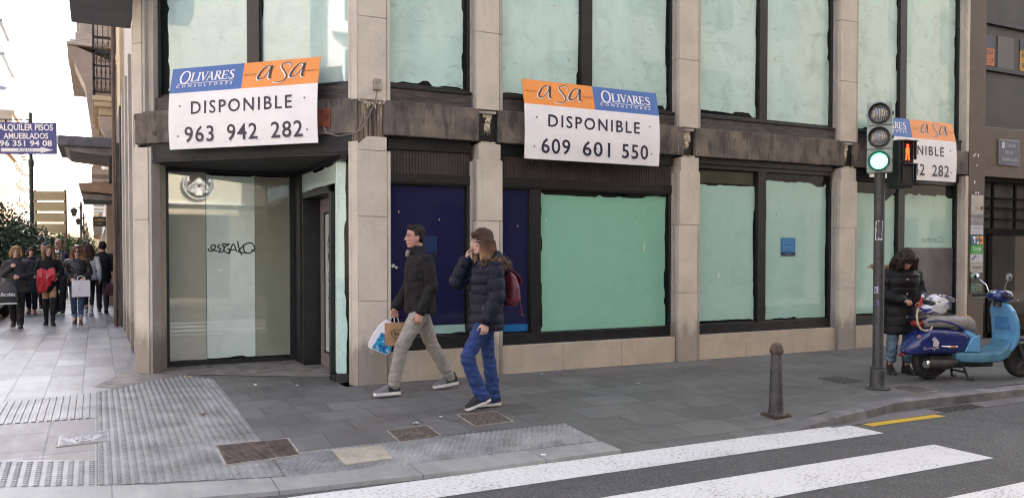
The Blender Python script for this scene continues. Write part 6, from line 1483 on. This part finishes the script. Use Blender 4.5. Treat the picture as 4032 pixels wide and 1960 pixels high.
b.rings(R); ls = smooth_part('leg_shield', b, SLB, .010, 3)
b = MB(); b.rings([[V((.962-.0+dx, y, z)) for y, z in [(.105*sx, .60+.0) for sx in (-1, 1)]+[(.115, .64), (.105, .80), (-.105, .80), (-.115, .64)]] for dx in (.0, .012)]); b.build('glove_box', M('glove_blue', (.06, .20, .42), .4, .1, 6), ls, 30, .006)
smooth_part('front_apron', xloft([(1.03, .36, .86, .17), (1.07, .38, .84, .12), (1.10, .45, .75, .05)]), SBL)
b = MB(); b.rings([[V((1.22+.265*cos(a), y, .20+.265*sin(a))) for y in (-.075, -.06, .06, .075)]+[V((1.22+.25*cos(a), y, .20+.25*sin(a))) for y in (.06, -.06)] for a in [radians(d) for d in range(20, 190, 10)]]); b.build('front_fender', SBL, K, 40)
for wx in (0, 1.22):
    w = MB().lathe([(.13, -.045), (.165, -.055), (.19, -.045), (.205, -.02), (.205, .02), (.19, .045), (.165, .055), (.13, .045)], n=36, X=Matrix.Translation((wx, 0, .205)) @ Matrix.Rotation(pi/2, 4, 'X')).build('wheel', TYRE, K)
    r = MB().lathe([(.118, -.04), (.133, -.046), (.133, .046), (.118, .04)], n=30, X=Matrix.Translation((wx, 0, .205)) @ Matrix.Rotation(pi/2, 4, 'X')); r.lathe([(.0, -.05), (.04, -.05), (.04, .05), (.0, .05)], n=14, X=Matrix.Translation((wx, 0, .205)) @ Matrix.Rotation(pi/2, 4, 'X'))
    for k in range(5):
        a = k*2*pi/5+.3; r.tube([(wx+.03*cos(a), -.03, .205+.03*sin(a)), (wx+.122*cos(a), -.038, .205+.122*sin(a))], [.018, .022], 6)
    r.build('rim', M('rim_alloy', (.10, .095, .09), .4, .1, 10, metal=.5), w)
MB().tube([(1.22, -.07, .205), (1.13, -.07, .42), (1.05, -.03, .6)], .02, 8).tube([(1.22, .07, .205), (1.13, .07, .42), (1.05, .03, .6)], .02, 8).build('fork', DKM, K)
ex = MB().tube([(-.14, -.175, .205), (-.10, -.18, .205), (.12, -.185, .20), (.23, -.17, .215)], [.050, .058, .058, .04], 18).build('exhaust', DKM, K)
MB().lathe([(.02, -.012), (.045, -.012), (.052, .0), (.052, .055), (.048, .06)], n=20, X=Matrix.Translation((-.155, -.175, .205)) @ Matrix.Rotation(pi/2, 4, 'Y')).build('exhaust_cap', CHR, ex)
MB().box((-.05, -.10, .14), (.42, .09, .29)).tube([(.2, -.1, .2), (.5, -.08, .17), (.8, -.05, .17)], .03, 8).build('engine', DKM, K, 30, .02)
s = MB().tube([(.36, -.10, .22), (.40, -.13, .08), (.42, -.15, .012), (.47, -.155, .010)], .014, 8).tube([(.36, .10, .22), (.40, .13, .08), (.42, .15, .012), (.47, .155, .01)], .014, 8).tube([(.40, -.13, .09), (.40, .13, .09)], .012, 8); s.build('centre_stand', DKM, K)
MB().tube([(.42, .08, .2), (.30, .2, .03), (.18, .22, .02)], .011, 8).build('side_stand', DKM, K)
MB().box((-.29, -.085, -.09), (-.28, .085, .075), X=Matrix.Translation((.04, 0, .535)) @ Matrix.Rotation(radians(-38), 4, 'Y') @ Matrix.Translation((.28, 0, 0))).build('number_plate', M('plate_yellow', (.62, .40, .02), .4, .08, 10), K, 30, .003)
MB().ell((-.15, 0, .67), (.075, .09, .05), 16, 10).build('tail_light', M('lamp_red', (.22, .02, .02), .15, 0), K)
MB().box((-.20, -.09, .72), (-.02, .09, .755)).build('rear_rack', M('rack_dark', (.02, .022, .05), .4, .1, 8), K, 30, .012)
MB().ell((-.22, -.135, .52), (.03, .022, .03), 12, 8).build('reflector', M('lamp_grey_red', (.3, .18, .18), .2, .1, 20), K); MB().ell((-.35, 0, .30), (.03, .06, .022), 10, 8).build('rear_reflector', M('lamp_red', (.22, .02, .02)), K)
b = MB().tube([(.03, -.190, .413), (.12, -.196, .405), (.20, -.192, .405), (.245, -.185, .405)], [.008, .016, .017, .010], 10, flat=.7).build('side_trim', CHR, K)
MB().ell((.175, -.203, .405), (.036, .012, .013), 12, 8).build('indicator', M('amber', (.55, .13, .02), .2, 0), b)
XS2 = frame((-.06, -.1915, .40), (1, -.03, 0), (0, 0, 1)); mb = MB()
stroke_mb(mb, [(-.10, .01), (-.135, -.005), (-.12, -.02), (-.08, -.012), (-.06, .0), (-.05, -.012), (-.035, .0), (-.025, -.012), (-.01, .0), (.0, -.03), (.015, 0), (.03, -.012), (.06, -.004)], .006, XS2, 60)
mb.prism([(-.02, .02), (.045, .0), (.06, .06), (.04, .09), (-.0, .125), (-.035, .10), (-.01, .07)], XS2, .003)
mb.build('emblem', M('emblem_silver', (.5, .48, .52), .3, .2, 60), K, 0)
MB().tube([(-.02, -.175, .585), (.1, -.189, .545), (.0, -.187, .50)], .003, 6).build('panel_seam', DKM, K)
hs = smooth_part('headset', xloft([(.80, .97, 1.02, .06), (.86, .93, 1.06, .11), (.94, .91, 1.075, .125), (1.02, .92, 1.06, .10), (1.06, .95, 1.03, .06)]), SBL, .009, 4)
MB().ell((.86, 0, 1.03), (.06, .07, .03), 14, 8).build('dash', CHR, hs)
MB().ell((1.055, 0, .99), (.03, .07, .055), 14, 8).build('headlight', M('lamp_clear', (.6, .6, .62), .08, 0), hs)
MB().tube([(.92, 0, .86), (.93, 0, .95)], .06, 12).build('steering_neck', DKM, hs)
for sy in (-1, 1):
    g = MB().tube([(.90, sy*.10, .995), (.87, sy*.22, .995), (.83, sy*.33, .985)], [.024, .018, .018], 10).build('handlebar', DKM, K)
    MB().tube([(.92, sy*.13, .985), (.93, sy*.22, .97), (.905, sy*.33, .955)], [.007, .008, .006], 8).ell((.905, sy*.335, .955), (.009, .009, .009), 8, 6).build('brake_lever', CHR, g)
    MB().tube([(.89, sy*.13, 1.03), (.88, sy*.16, 1.12), (.84, sy*.26, 1.20)], .006, 8).build('mirror_stalk', CHR, K)
    m_ = MB().ell((0, 0, 0), (.02, .068, .052), 18, 10, X=Matrix.Translation((.825, sy*.285, 1.225)) @ Matrix.Rotation(radians(18*sy), 4, 'Z')).build('mirror', M('mirror_shell', (.16, .16, .165), .3, 0, metal=.6), K)
    MB().ell((-.011, 0, 0), (.012, .058, .043), 18, 8, X=Matrix.Translation((.825, sy*.285, 1.225)) @ Matrix.Rotation(radians(18*sy), 4, 'Z')).build('mirror_glass', M('mirror_glass', (.8, .8, .8), .03, 0, metal=1), m_)
KX = Matrix.Translation(K.location) @ Matrix.Rotation(radians(-18.8), 4, 'Z')
# helmet resting on the seat
t = thing('helmet', 'white, blue and black motocross helmet lying on the scooter seat', 'helmet', tuple(KX @ V((.10, 0, .765))), radians(-18.8))
def helmet_mat():
    m, nt, bs = newmat('helmet_graphics'); v = coords(nt, (.8, 1, 2.6), 'Object', (0, .6, 0)); f = nz(nt, v, 5.5, 1.5, .5, .6)
    c = ramp(nt, f, [(.36, (.03, .045, .27)), (.40, (.62, .63, .66)), (.56, (.66, .67, .70)), (.58, (.06, .06, .065)), (.63, (.10, .10, .11)), (.65, (.6, .6, .63))])
    nt.links.new(c, bs.inputs['Base Color']); bs.inputs['Roughness'].default_value = .2; bs.inputs['Coat Weight'].default_value = .6; return m
HM = helmet_mat()
b = MB(); b.ell((.0, 0, .135), (.155, .125, .125)); b.ell((-.11, 0, .075), (.10, .085, .06)); b.ell((-.0, 0, .08), (.13, .115, .08)); finish('shell', remesh(b, .009, 4), HM, t)
b = MB(); b.rings([[V((x, y*w, z-.02*y*y)) for y in [k/4 for k in range(-4, 5)]]+[V((x, y*w, z-.008-.02*y*y)) for y in [k/4 for k in range(4, -5, -1)]] for x, w, z in ((.02, .10, .262), (.12, .105, .24), (.20, .085, .205), (.255, .05, .175))]); b.build('peak', HM, t, 40)
b = MB(); b.ell((-.075, 0, .145), (.085, .105, .055)); finish('visor_opening', remesh(b, .01, 2), M('helmet_dark', (.015, .015, .016), .5, 0), t)
# cable lock, held up by the woman
t = thing('cable_lock', 'cream and red cable lock looped from the hand of the woman to the scooter', 'lock', tuple(KX @ V((-.14, -.06, .58))), radians(-18.8))
def lk(pts): return [V((x+.14, y+.06, z-.58)) for x, y, z in pts]
MB().tube(lk([(-.185, -.14, .985), (-.215, -.15, .93), (-.245, -.15, .86)]), .013, 10).build('red_end', M('lock_red', (.42, .02, .025), .35, .05, 8), t)
MB().tube(lk([(-.245, -.15, .86), (-.262, -.15, .78), (-.25, -.15, .68), (-.205, -.15, .615), (-.135, -.14, .592), (-.06, -.12, .605), (-.015, -.10, .66), (-.02, -.07, .73), (-.05, -.04, .765)]), .0125, 10).build('cable', M('lock_cream', (.55, .48, .33), .35, .12, 40), t)
MB().ell(lk([(-.18, -.14, 1.0)])[0], (.017, .017, .028), 10, 8).build('lock_head', M('lock_white', (.65, .68, .75), .3, 0), t)

# ------------------------------------------------------------------ the people coming down the side street
def walk_pose(st=.18, la='down', ra='down', wide=.08):
    J = dict(pelvis=(0, 0, .93), neck=(.015, 0, 1.45), head=(.05, 0, 1.605), lhip=(.01, wide, .89), rhip=(-.01, -wide, .89), ltoe=(1, .12, 0), rtoe=(1, -.12, 0), lsho=(-.005, .18, 1.385), rsho=(-.005, -.18, 1.385))
    J.update(lkne=(st*.75+.03, wide*1.0, .50), lank=(st, wide*.9, .105), rkne=(-st*.15, -wide*1.0, .49), rank=(-st*1.1, -wide*.9, .125))
    for s, mode in (('l', la), ('r', ra)):
        q = 1 if s == 'l' else -1
        if mode == 'down': J[s+'elb'] = (-.02, q*.235, 1.12); J[s+'wri'] = (.07, q*.24, .87); J[s+'hand'] = (.15, 0, -1); J[s+'palm'] = (-.2, -q, 0); J[s+'thumb'] = (1, 0, 0)
        if mode == 'belly': J[s+'elb'] = (.0, q*.25, 1.12); J[s+'wri'] = (.22, q*.07, 1.08); J[s+'hand'] = (.4, -q, -.1); J[s+'palm'] = (-1, 0, 0); J[s+'thumb'] = (0, 0, 1)
        if mode == 'chest': J[s+'elb'] = (.03, q*.24, 1.12); J[s+'wri'] = (.20, q*.08, 1.28); J[s+'hand'] = (.2, -q*.7, .6); J[s+'palm'] = (-1, 0, 0); J[s+'thumb'] = (-.3, -q, 1)
        if mode == 'carry': J[s+'elb'] = (-.01, q*.25, 1.13); J[s+'wri'] = (.19, q*.16, 1.02); J[s+'hand'] = (.7, -q*.5, -.3); J[s+'palm'] = (-.2, -.4*q, -1); J[s+'thumb'] = (.3, -q, .4)
    return J
BLK = M('cloth_black', (.010, .010, .011), .8, .25, 10, .2, 60, spec=.3); DNV = M('cloth_navy', (.014, .016, .026), .75, .25, 10, .2, 60); DG = M('cloth_charcoal', (.018, .018, .02), .8, .3, 10, .2, 60)
LEA = M('leather_black', (.013, .013, .014), .38, .25, 12, .3, 30)
SKC = skin('skin_light', (.48, .30, .23)); SKW = skin('skin_warm', (.42, .25, .18)); TIGHT = M('skin_tights', (.42, .24, .14), .5, .05, 20)
C0 = -pi/2
def LH(sl, w=.036, front=.05): return [('l', [(front*.2, sl*.076, .05), (.01, sl*.09, -.05), (.02, sl*.095, -.14), (.03, sl*.092, -.22)], [w*.9, w*1.15, w, w*.5]), ('l', [(-.05, sl*.07, .0), (-.055, sl*.09, -.10), (-.04, sl*.09, -.21)], [.055, .055, .03])]
CAP = [('e', (-.022, 0, .046), (.106, .092, .098)), ('e', (-.05, 0, -.02), (.085, .09, .10))]
def sunglasses(P, X, dark=True):
    g = MB()
    for sy in (-1, 1): g.ell((.096, sy*.032, .008), (.007, .027, .020), 12, 8, X=X); g.tube([X @ V(p) for p in ((.09, sy*.058, .014), (-.01, sy*.082, .006))], .003, 6)
    g.tube([X @ V(p) for p in ((.10, -.012, .014), (.10, .012, .014))], .003, 6); g.build('sunglasses' if dark else 'glasses', M('lens_black', (.008, .008, .009), .1, 0), P)
def rimglasses(P, X):
    g = MB()
    for sy in (-1, 1): g.tube([X @ V((.100, sy*.032+.024*cos(a), .008+.018*sin(a))) for a in [i*pi/7 for i in range(15)]], .0026, 5); g.tube([X @ V(p) for p in ((.095, sy*.056, .014), (-.01, sy*.082, .006))], .003, 6)
    g.build('glasses', M('lens_black', (.008, .008, .009)), P)
G = None
# older woman with glasses and a carrier bag, at the left edge
J = walk_pose(.14, 'belly', 'chest', .075); J['rank'] = (-.16, -.07, .17)
P, X = person('older woman with short blond hair and glasses clutching a black carrier bag', (-3.98, 10.0, 0), C0, J, (1, .0, -.05), SKC, vox=.011, fem=True, lc=60, rc=60); P.scale = (.93, .97, .93)
hair(P, X, CAP+[('l', [(.0, s*.075, .05), (.005, s*.095, -.04), (.0, s*.098, -.10)], [.03, .036, .022]) for s in (-1, 1)]+[('e', (.06, 0, .085), (.038, .07, .034))], hair_mat('hair_blond', [(1.4, (.30, .19, .09)), (1.7, (.22, .135, .06))]), vox=.011, amp=.008); rimglasses(P, X)
coat(P, J, DG, chest=(.165, .215), hem=(.18, .235), hemz=.74, vox=.012, seed=1, collar=.085, name='coat'); trousers(P, J, BLK, (.11, .092, .075, .07, .062), waist=.18, vox=.012, low=.02)
shoe(P, J['lank'], (1, .1), .25, (LEA, BLACK), heel=.02); shoe(P, J['rank'], (1, -.1), .25, (LEA, BLACK), heel=.02, pitch=.35)
t = thing('carrier_bag', 'black carrier bag with white script held before the older woman with glasses', 'bag', (-4.10, 9.70, .50))
b = MB(); b.rings([[V((sx*w, sy*d, z)) for sx, sy in ((-1, -.6), (0, -1), (1, -.6), (1, .6), (0, 1), (-1, .6))] for w, d, z in ((.145, .05, 0), (.16, .07, .06), (.155, .06, .26), (.08, .04, .42))]); b.build('sack', M('bag_black', (.018, .018, .02), .35, .3, 12, .5, 16), t, 30)
MB().tube([(-.06, 0, .33), (-.02, -.02, .41), (.04, -.02, .41), (.08, 0, .33)], .012, 6).build('handle', M('bag_black', (.018, .018, .02)), t)
mb = MB(); text_mb('Bershka', .07, 1, .004, .3, X=frame((.0, -.072, .18), (1, 0, 0), (0, -.12, 1)), mb=mb, width=.24); mb.build('lettering', WINK, t, 0)
MB().rings([[V((sx*.147, sy*.056, z)) for sx, sy in ((-1, -.6), (0, -1), (1, -.6), (1, .6), (0, 1), (-1, .6))] for z in (-.012, .018)]).build('pale_base', M('bag_base', (.5, .5, .48), .5, .05, 8), t, 30)
# young woman with the red jacket over her arm
J = walk_pose(.16, 'carry', 'carry', .07)
P, X = person('young woman in black with long fair hair, bare thighs and overknee boots', (-3.44, 10.4, 0), C0+.05, J, (1, 0, -.12), SKC, vox=.010, fem=True, lc=50, rc=50); P.scale = (.92, .92, .945)
hair(P, X, CAP+LH(1, .034)+LH(-1, .034), hair_mat('hair_fair', [(1.3, (.24, .15, .08)), (1.6, (.13, .075, .04)), (1.8, (.085, .05, .03))]), vox=.011, amp=.008)
coat(P, J, BLK, chest=(.125, .178), hem=(.135, .185), hemz=.72, waist=(.115, .15), vox=.011, seed=2, collar=.062, neckz=.03, sleeve=(.062, .055, .048, .042), name='dress')
trousers(P, J, TIGHT, (.088, .074, .06, .056, .04), waist=.12, vox=.011, low=-.1, amp=.0, name='tights', top=0)
b = MB()
for s in 'lr':
    k, a = V(J[s+'kne']), V(J[s+'ank']); h = lerp(k, V(J[s+'hip']), .22); limb(b, [h, k, lerp(k, a, .4), a], [.073, .066, .060, .046])
me = remesh(b, .011, 4); displace(me, cloth_noise(.006)); finish('overknee_boots', me, M('suede_black', (.010, .010, .012), .9, .3, 20), P)
shoe(P, J['lank'], (1, .15), .235, (BLK, BLACK), heel=.03); shoe(P, J['rank'], (1, -.15), .235, (BLK, BLACK), heel=.03, pitch=.2)
t = thing('red_jacket', 'shiny red leather jacket folded over the arms of the young woman in black', 'jacket', (-3.46, 10.10, .72))
b = MB(); rr = random.Random(3)
for k in range(9):
    x = -.12+.030*k; top = .40+.03*sin(k); b.tube([(x, .03, top-.05), (x+rr.uniform(-.02, .02), -.03, top), (x-.02*rr.random(), -.06, top-.12), (x+(-.03 if k < 4 else .01), -.045, .16-.03*(k % 3)+(.12 if k > 5 else 0)), (x-.03, -.03, -.04+(.20 if k > 4 else 0)+rr.uniform(0, .05))], [.04, .045, .045, .04, .025], 10)
me = remesh(b, .011, 3); displace(me, cloth_noise(.014, (13, 13, 7), 5)); finish('jacket_body', me, M('leather_red', (.40, .012, .022), .28, .2, 9, .2, 20), t)
MB().ell((.0, -.11, .26), (.012, .008, .012), 8, 6).build('button', WINK, t)
# man in the patterned jumper
J = walk_pose(.13, 'down', 'down', .09)
P, X = person('tall balding man in sunglasses and a patterned jumper under an open dark jacket', (-3.38, 13.9, 0), C0-.15, J, (1, -.55, .05), SKW, vox=.011); P.scale = (1.0, 1.05, 1.06)
hair(P, X, [('e', (-.045, 0, .02), (.066, .084, .07)), ('e', (-.055, 0, .06), (.055, .07, .06))], hair_mat('hair_grey_dark', [(1.5, (.03, .024, .02)), (1.8, (.03, .024, .02))]), vox=.011, amp=.003); sunglasses(P, X)
def jumper_mat():
    m, nt, bs = newmat('argyle_jumper'); v = coords(nt); s = sep(nt, v)
    a = math_n(nt, 'SINE', math_n(nt, 'MULTIPLY', math_n(nt, 'ADD', s[2], s[1]), 48)); b2 = math_n(nt, 'SINE', math_n(nt, 'MULTIPLY', math_n(nt, 'SUBTRACT', s[2], s[1]), 48)); d = math_n(nt, 'MULTIPLY', a, b2)
    st = math_n(nt, 'SINE', math_n(nt, 'MULTIPLY', s[2], 70)); k = math_n(nt, 'GREATER_THAN', s[2], 1.15)
    nt.links.new(mix3(nt, k, ramp(nt, st, [(.45, (.07, .065, .06)), (.55, (.25, .22, .17))]), ramp(nt, d, [(.45, (.05, .045, .045)), (.55, (.42, .36, .27))])), bs.inputs['Base Color']); bs.inputs['Roughness'].default_value = .9; return m
coat(P, J, jumper_mat(), chest=(.140, .165), hem=(.14, .165), hemz=.90, waist=(.14, .16), vox=.012, sleeve=(.06, .055, .05, .045), name='jumper', amp=.003)
MB().tube([X @ V(p) for p in ((.03, .05, -.16), (.065, .0, -.185), (.03, -.05, -.16))], .02, 8).build('shirt_collar', WHITE, P)
b = MB()
for s in (-1, 1): loft(b, [((.02, s*.125, .80), .15, .085), ((.02, s*.13, 1.0), .15, .085), ((.02, s*.13, 1.25), .15, .08), ((.0, s*.115, 1.40), .10, .075)])
loft(b, [((-.06, 0, .80), .10, .17), ((-.06, 0, 1.25), .10, .18), ((-.05, 0, 1.42), .07, .12)])
for s in 'lr': limb(b, [J[s+'sho'], lerp(J[s+'sho'], J[s+'elb'], .5), J[s+'elb'], J[s+'wri']], [.08, .072, .066, .056])
me = remesh(b, .012, 4); displace(me, cloth_noise(.006)); finish('open_jacket', me, DNV, P)
trousers(P, J, BLK, (.105, .09, .076, .07, .064), waist=.165, vox=.012); shoe(P, J['lank'], (1, .2), .28, (LEA, BLACK)); shoe(P, J['rank'], (1, -.2), .28, (LEA, BLACK), pitch=.2)
# woman in sunglasses with a white bag
J = walk_pose(.15, 'carry', 'down', .075); J['relb'] = (-.02, -.25, 1.12); J['rwri'] = (.20, -.10, 1.02); J['rhand'] = (.7, .5, -.2); J['rpalm'] = (-.2, .4, -1)
P, X = person('woman in sunglasses with long auburn hair, black leather jacket and jeans', (-2.93, 10.45, 0), C0-.05, J, (1, .05, -.05), SKC, vox=.010, fem=True, lc=65, rc=60); P.scale = (.94, .96, .94)
hair(P, X, CAP+LH(1, .042)+LH(-1, .042), hair_mat('hair_auburn', [(1.3, (.30, .17, .08)), (1.55, (.14, .065, .03)), (1.75, (.075, .035, .02))]), vox=.011, amp=.011, seed=3); sunglasses(P, X)
MB().ell((-.0, 0, .128), (.035, .045, .03), 12, 8, X=X).build('hair_clip', WHITE, P)
coat(P, J, LEA, chest=(.150, .20), hem=(.155, .205), hemz=.84, vox=.011, seed=4, collar=.09, neckz=-.03, name='leather_jacket', amp=.009)
trousers(P, J, M('jeans_dark', (.035, .06, .12), .85, .3, 12, .3, 100), (.10, .082, .066, .06, .052), waist=.165, vox=.011, low=-.07, name='jeans')
for s in 'lr': a = V(J[s+'ank']); k = V(J[s+'kne']); d = (k-a).normalized(); MB().tube([a+d*.06, a+d*.12], .062, 14).build('turned_up_cuff', M('jeans_cuff', (.20, .26, .34), .85, .2, 20), P)
BRB = M('boot_brown', (.12, .05, .025), .4, .2, 12); shoe(P, J['lank'], (1, .1), .24, (BRB, BLACK), heel=.06); shoe(P, J['rank'], (1, -.1), .24, (BRB, BLACK), heel=.06, pitch=.2)
t = thing('gift_bag', 'white paper carrier bag carried by the woman in sunglasses', 'bag', (-2.86, 10.19, .58), radians(8))
MB().box((-.165, -.055, 0), (.165, .055, .34)).build('sack', M('bag_paper_white', (.66, .64, .68), .5, .04, 5), t, 30, .004)
MB().tube([(-.07, 0, .335), (-.06, 0, .40), (0, 0, .43), (.06, 0, .40), (.07, 0, .335)], .007, 6).build('handle', WHITE, t)
mb = MB().prism([(-.03, .16), (.0, .155), (.015, .18), (.0, .185), (-.02, .175)], frame((-.02, -.0555, 0), (1, 0, 0), (0, 0, 1)), .001); text_mb('shop', .02, 1, 0, X=frame((-.02, -.0565, .10), (1, 0, 0), (0, 0, 1)), mb=mb); mb.build('printed_mark', GREYINK, t, 0)
# woman in the white jumper seen from behind
J = walk_pose(.16, 'down', 'down', .07)
P, X = person('woman seen from behind with long dark hair, a pale jumper and black leggings', (-2.74, 13.05, 0), pi/2-.05, J, (1, .1, -.05), SKC, vox=.011, fem=True); P.scale = (.98, .98, .98)
hb_ = [('l', [(-.06, k*.04, .05), (-.10, k*.045, -.1), (-.115, k*.045, -.25), (-.11, k*.04, -.36)], [.06, .06, .055, .025]) for k in (-1.2, 0, 1.2)]
hair(P, X, CAP+hb_+LH(1)+LH(-1), hair_mat('hair_dark_brown', [(1.2, (.06, .028, .018)), (1.75, (.022, .012, .009))]), vox=.012, amp=.008, seed=5)
coat(P, J, M('knit_white', (.50, .52, .53), .9, .06, 20, .3, 120), chest=(.135, .18), hem=(.14, .19), hemz=.86, vox=.012, sleeve=(.066, .058, .052, .046), seed=6, name='jumper', neckz=-.02)
trousers(P, J, BLK, (.09, .074, .06, .054, .042), waist=.15, vox=.012, low=-.06, name='leggings'); shoe(P, J['lank'], (1, .1), .24, (M('trainer_grey', (.3, .3, .31), .7, .2, 30), SW)); shoe(P, J['rank'], (1, -.1), .24, (M('trainer_grey', (.3, .3, .31)), SW), pitch=.5)
t = thing('shoulder_bag', 'black handbag at the side of the woman in the pale jumper', 'bag', (-2.88, 12.82, .72))
MB().box((-.20, -.06, 0), (.20, .06, .26)).build('sack', LEA, t, 30, .03); MB().tube([(-.15, 0, .25), (-.08, 0, .42), (.08, 0, .42), (.15, 0, .25)], .012, 8).build('handle', LEA, t)
# man in the black coat beside her
J = walk_pose(.15, 'down', 'carry', .08)
P, X = person('person in a black coat and dark jeans walking away close to the shop fronts', (-2.44, 13.85, 0), pi/2, J, (1, .2, 0), SKW, vox=.012); P.scale = (1.0, 1.0, 1.02)
hair(P, X, SHORT+[('e', (-.04, 0, .03), (.1, .095, .1))], hair_mat('hair_curly', [(1.4, (.02, .014, .012)), (1.8, (.02, .014, .012))]), vox=.012, amp=.012, sc=(40, 40, 40))
coat(P, J, BLK, chest=(.155, .205), hem=(.155, .205), hemz=.80, vox=.012, seed=7, name='coat'); trousers(P, J, DNV, vox=.012, low=0); shoe(P, J['lank'], (1, .1), .27, (LEA, BLACK)); shoe(P, J['rank'], (1, -.1), .27, (LEA, BLACK), pitch=.4)
t = thing('handbag', 'dark red handbag hanging from the hand of the person in the black coat', 'bag', (-2.20, 13.6, .44))
b = MB(); b.rings([[V((sx*w, sy*d, z)) for sx, sy in ((-1, -1), (1, -1), (1, 1), (-1, 1))] for w, d, z in ((.20, .07, 0), (.21, .08, .03), (.13, .05, .30))]); b.build('sack', LE, t, 30, .015); MB().tube([(-.09, 0, .29), (-.05, 0, .42), (.05, 0, .42), (.09, 0, .29)], .01, 8).build('handle', LE, t)
# two more people behind the young woman
J = walk_pose(.14, 'carry', 'down', .08)
P, X = person('woman in a navy coat and tan ankle boots half hidden behind the young woman', (-3.98, 14.2, 0), C0, J, (1, .1, 0), SKC, vox=.012, fem=True); P.scale = (.93, .93, .93)
hair(P, X, CAP+[('e', (.06, 0, .085), (.036, .066, .032))]+[('l', [(.0, s*.075, .04), (.01, s*.09, -.05)], [.03, .03]) for s in (-1, 1)], hair_mat('hair_brown', [(1.4, (.09, .05, .03)), (1.8, (.05, .028, .018))]), vox=.012, amp=.01)
coat(P, J, DNV, chest=(.165, .215), hem=(.175, .225), hemz=.55, vox=.013, seed=8, collar=.1, name='coat'); trousers(P, J, BLK, vox=.012, low=-.05)
TB_ = M('boot_tan', (.26, .10, .05), .5, .2, 12); shoe(P, J['lank'], (1, .1), .25, (TB_, BLACK), heel=.03, boot=.2, name='boot'); shoe(P, J['rank'], (1, -.1), .25, (TB_, BLACK), heel=.03, boot=.2, name='boot')
J = walk_pose(.12)
P, X = person('grey haired man whose head shows behind the young woman in black', (-3.78, 15.6, 0), C0, J, (1, -.3, 0), SKW, vox=.013); P.scale = (1, 1, 1.0)
hair(P, X, SHORT, hair_mat('hair_grey', [(1.4, (.12, .11, .10)), (1.8, (.12, .11, .10))]), vox=.012); coat(P, J, BLK, vox=.013, name='coat'); trousers(P, J, BLK, vox=.013); shoe(P, J['lank'], (1, .1), .27, (LEA, BLACK)); shoe(P, J['rank'], (1, -.1), .27, (LEA, BLACK))
for k, (x, y, m, lb) in enumerate(((-2.95, 19.5, SUNNY, 'distant person in a cream coat behind the woman with long dark hair'), (-2.35, 26, DNV, 'far off person in blue close to the shop fronts'), (-2.42, 23, M('coat_beige', (.45, .36, .30), .8, .1, 8), 'distant person in a beige jacket by the brown pilaster'))):
    J = walk_pose(.14); P, X = person(lb, (x, y, 0), C0 if k != 1 else pi/2, J, (1, 0, 0), SKC, vox=.014, face=False); hair(P, X, SHORT+CAP[:1], hair_mat('hair_d%d' % k, [(1.4, (.10, .06, .035)), (1.8, (.06, .035, .02))]), vox=.014)
    coat(P, J, m, vox=.014, name='coat'); trousers(P, J, BLK, vox=.014); shoe(P, J['lank'], (1, .1), .27, (LEA, BLACK)); shoe(P, J['rank'], (1, -.1), .27, (LEA, BLACK))
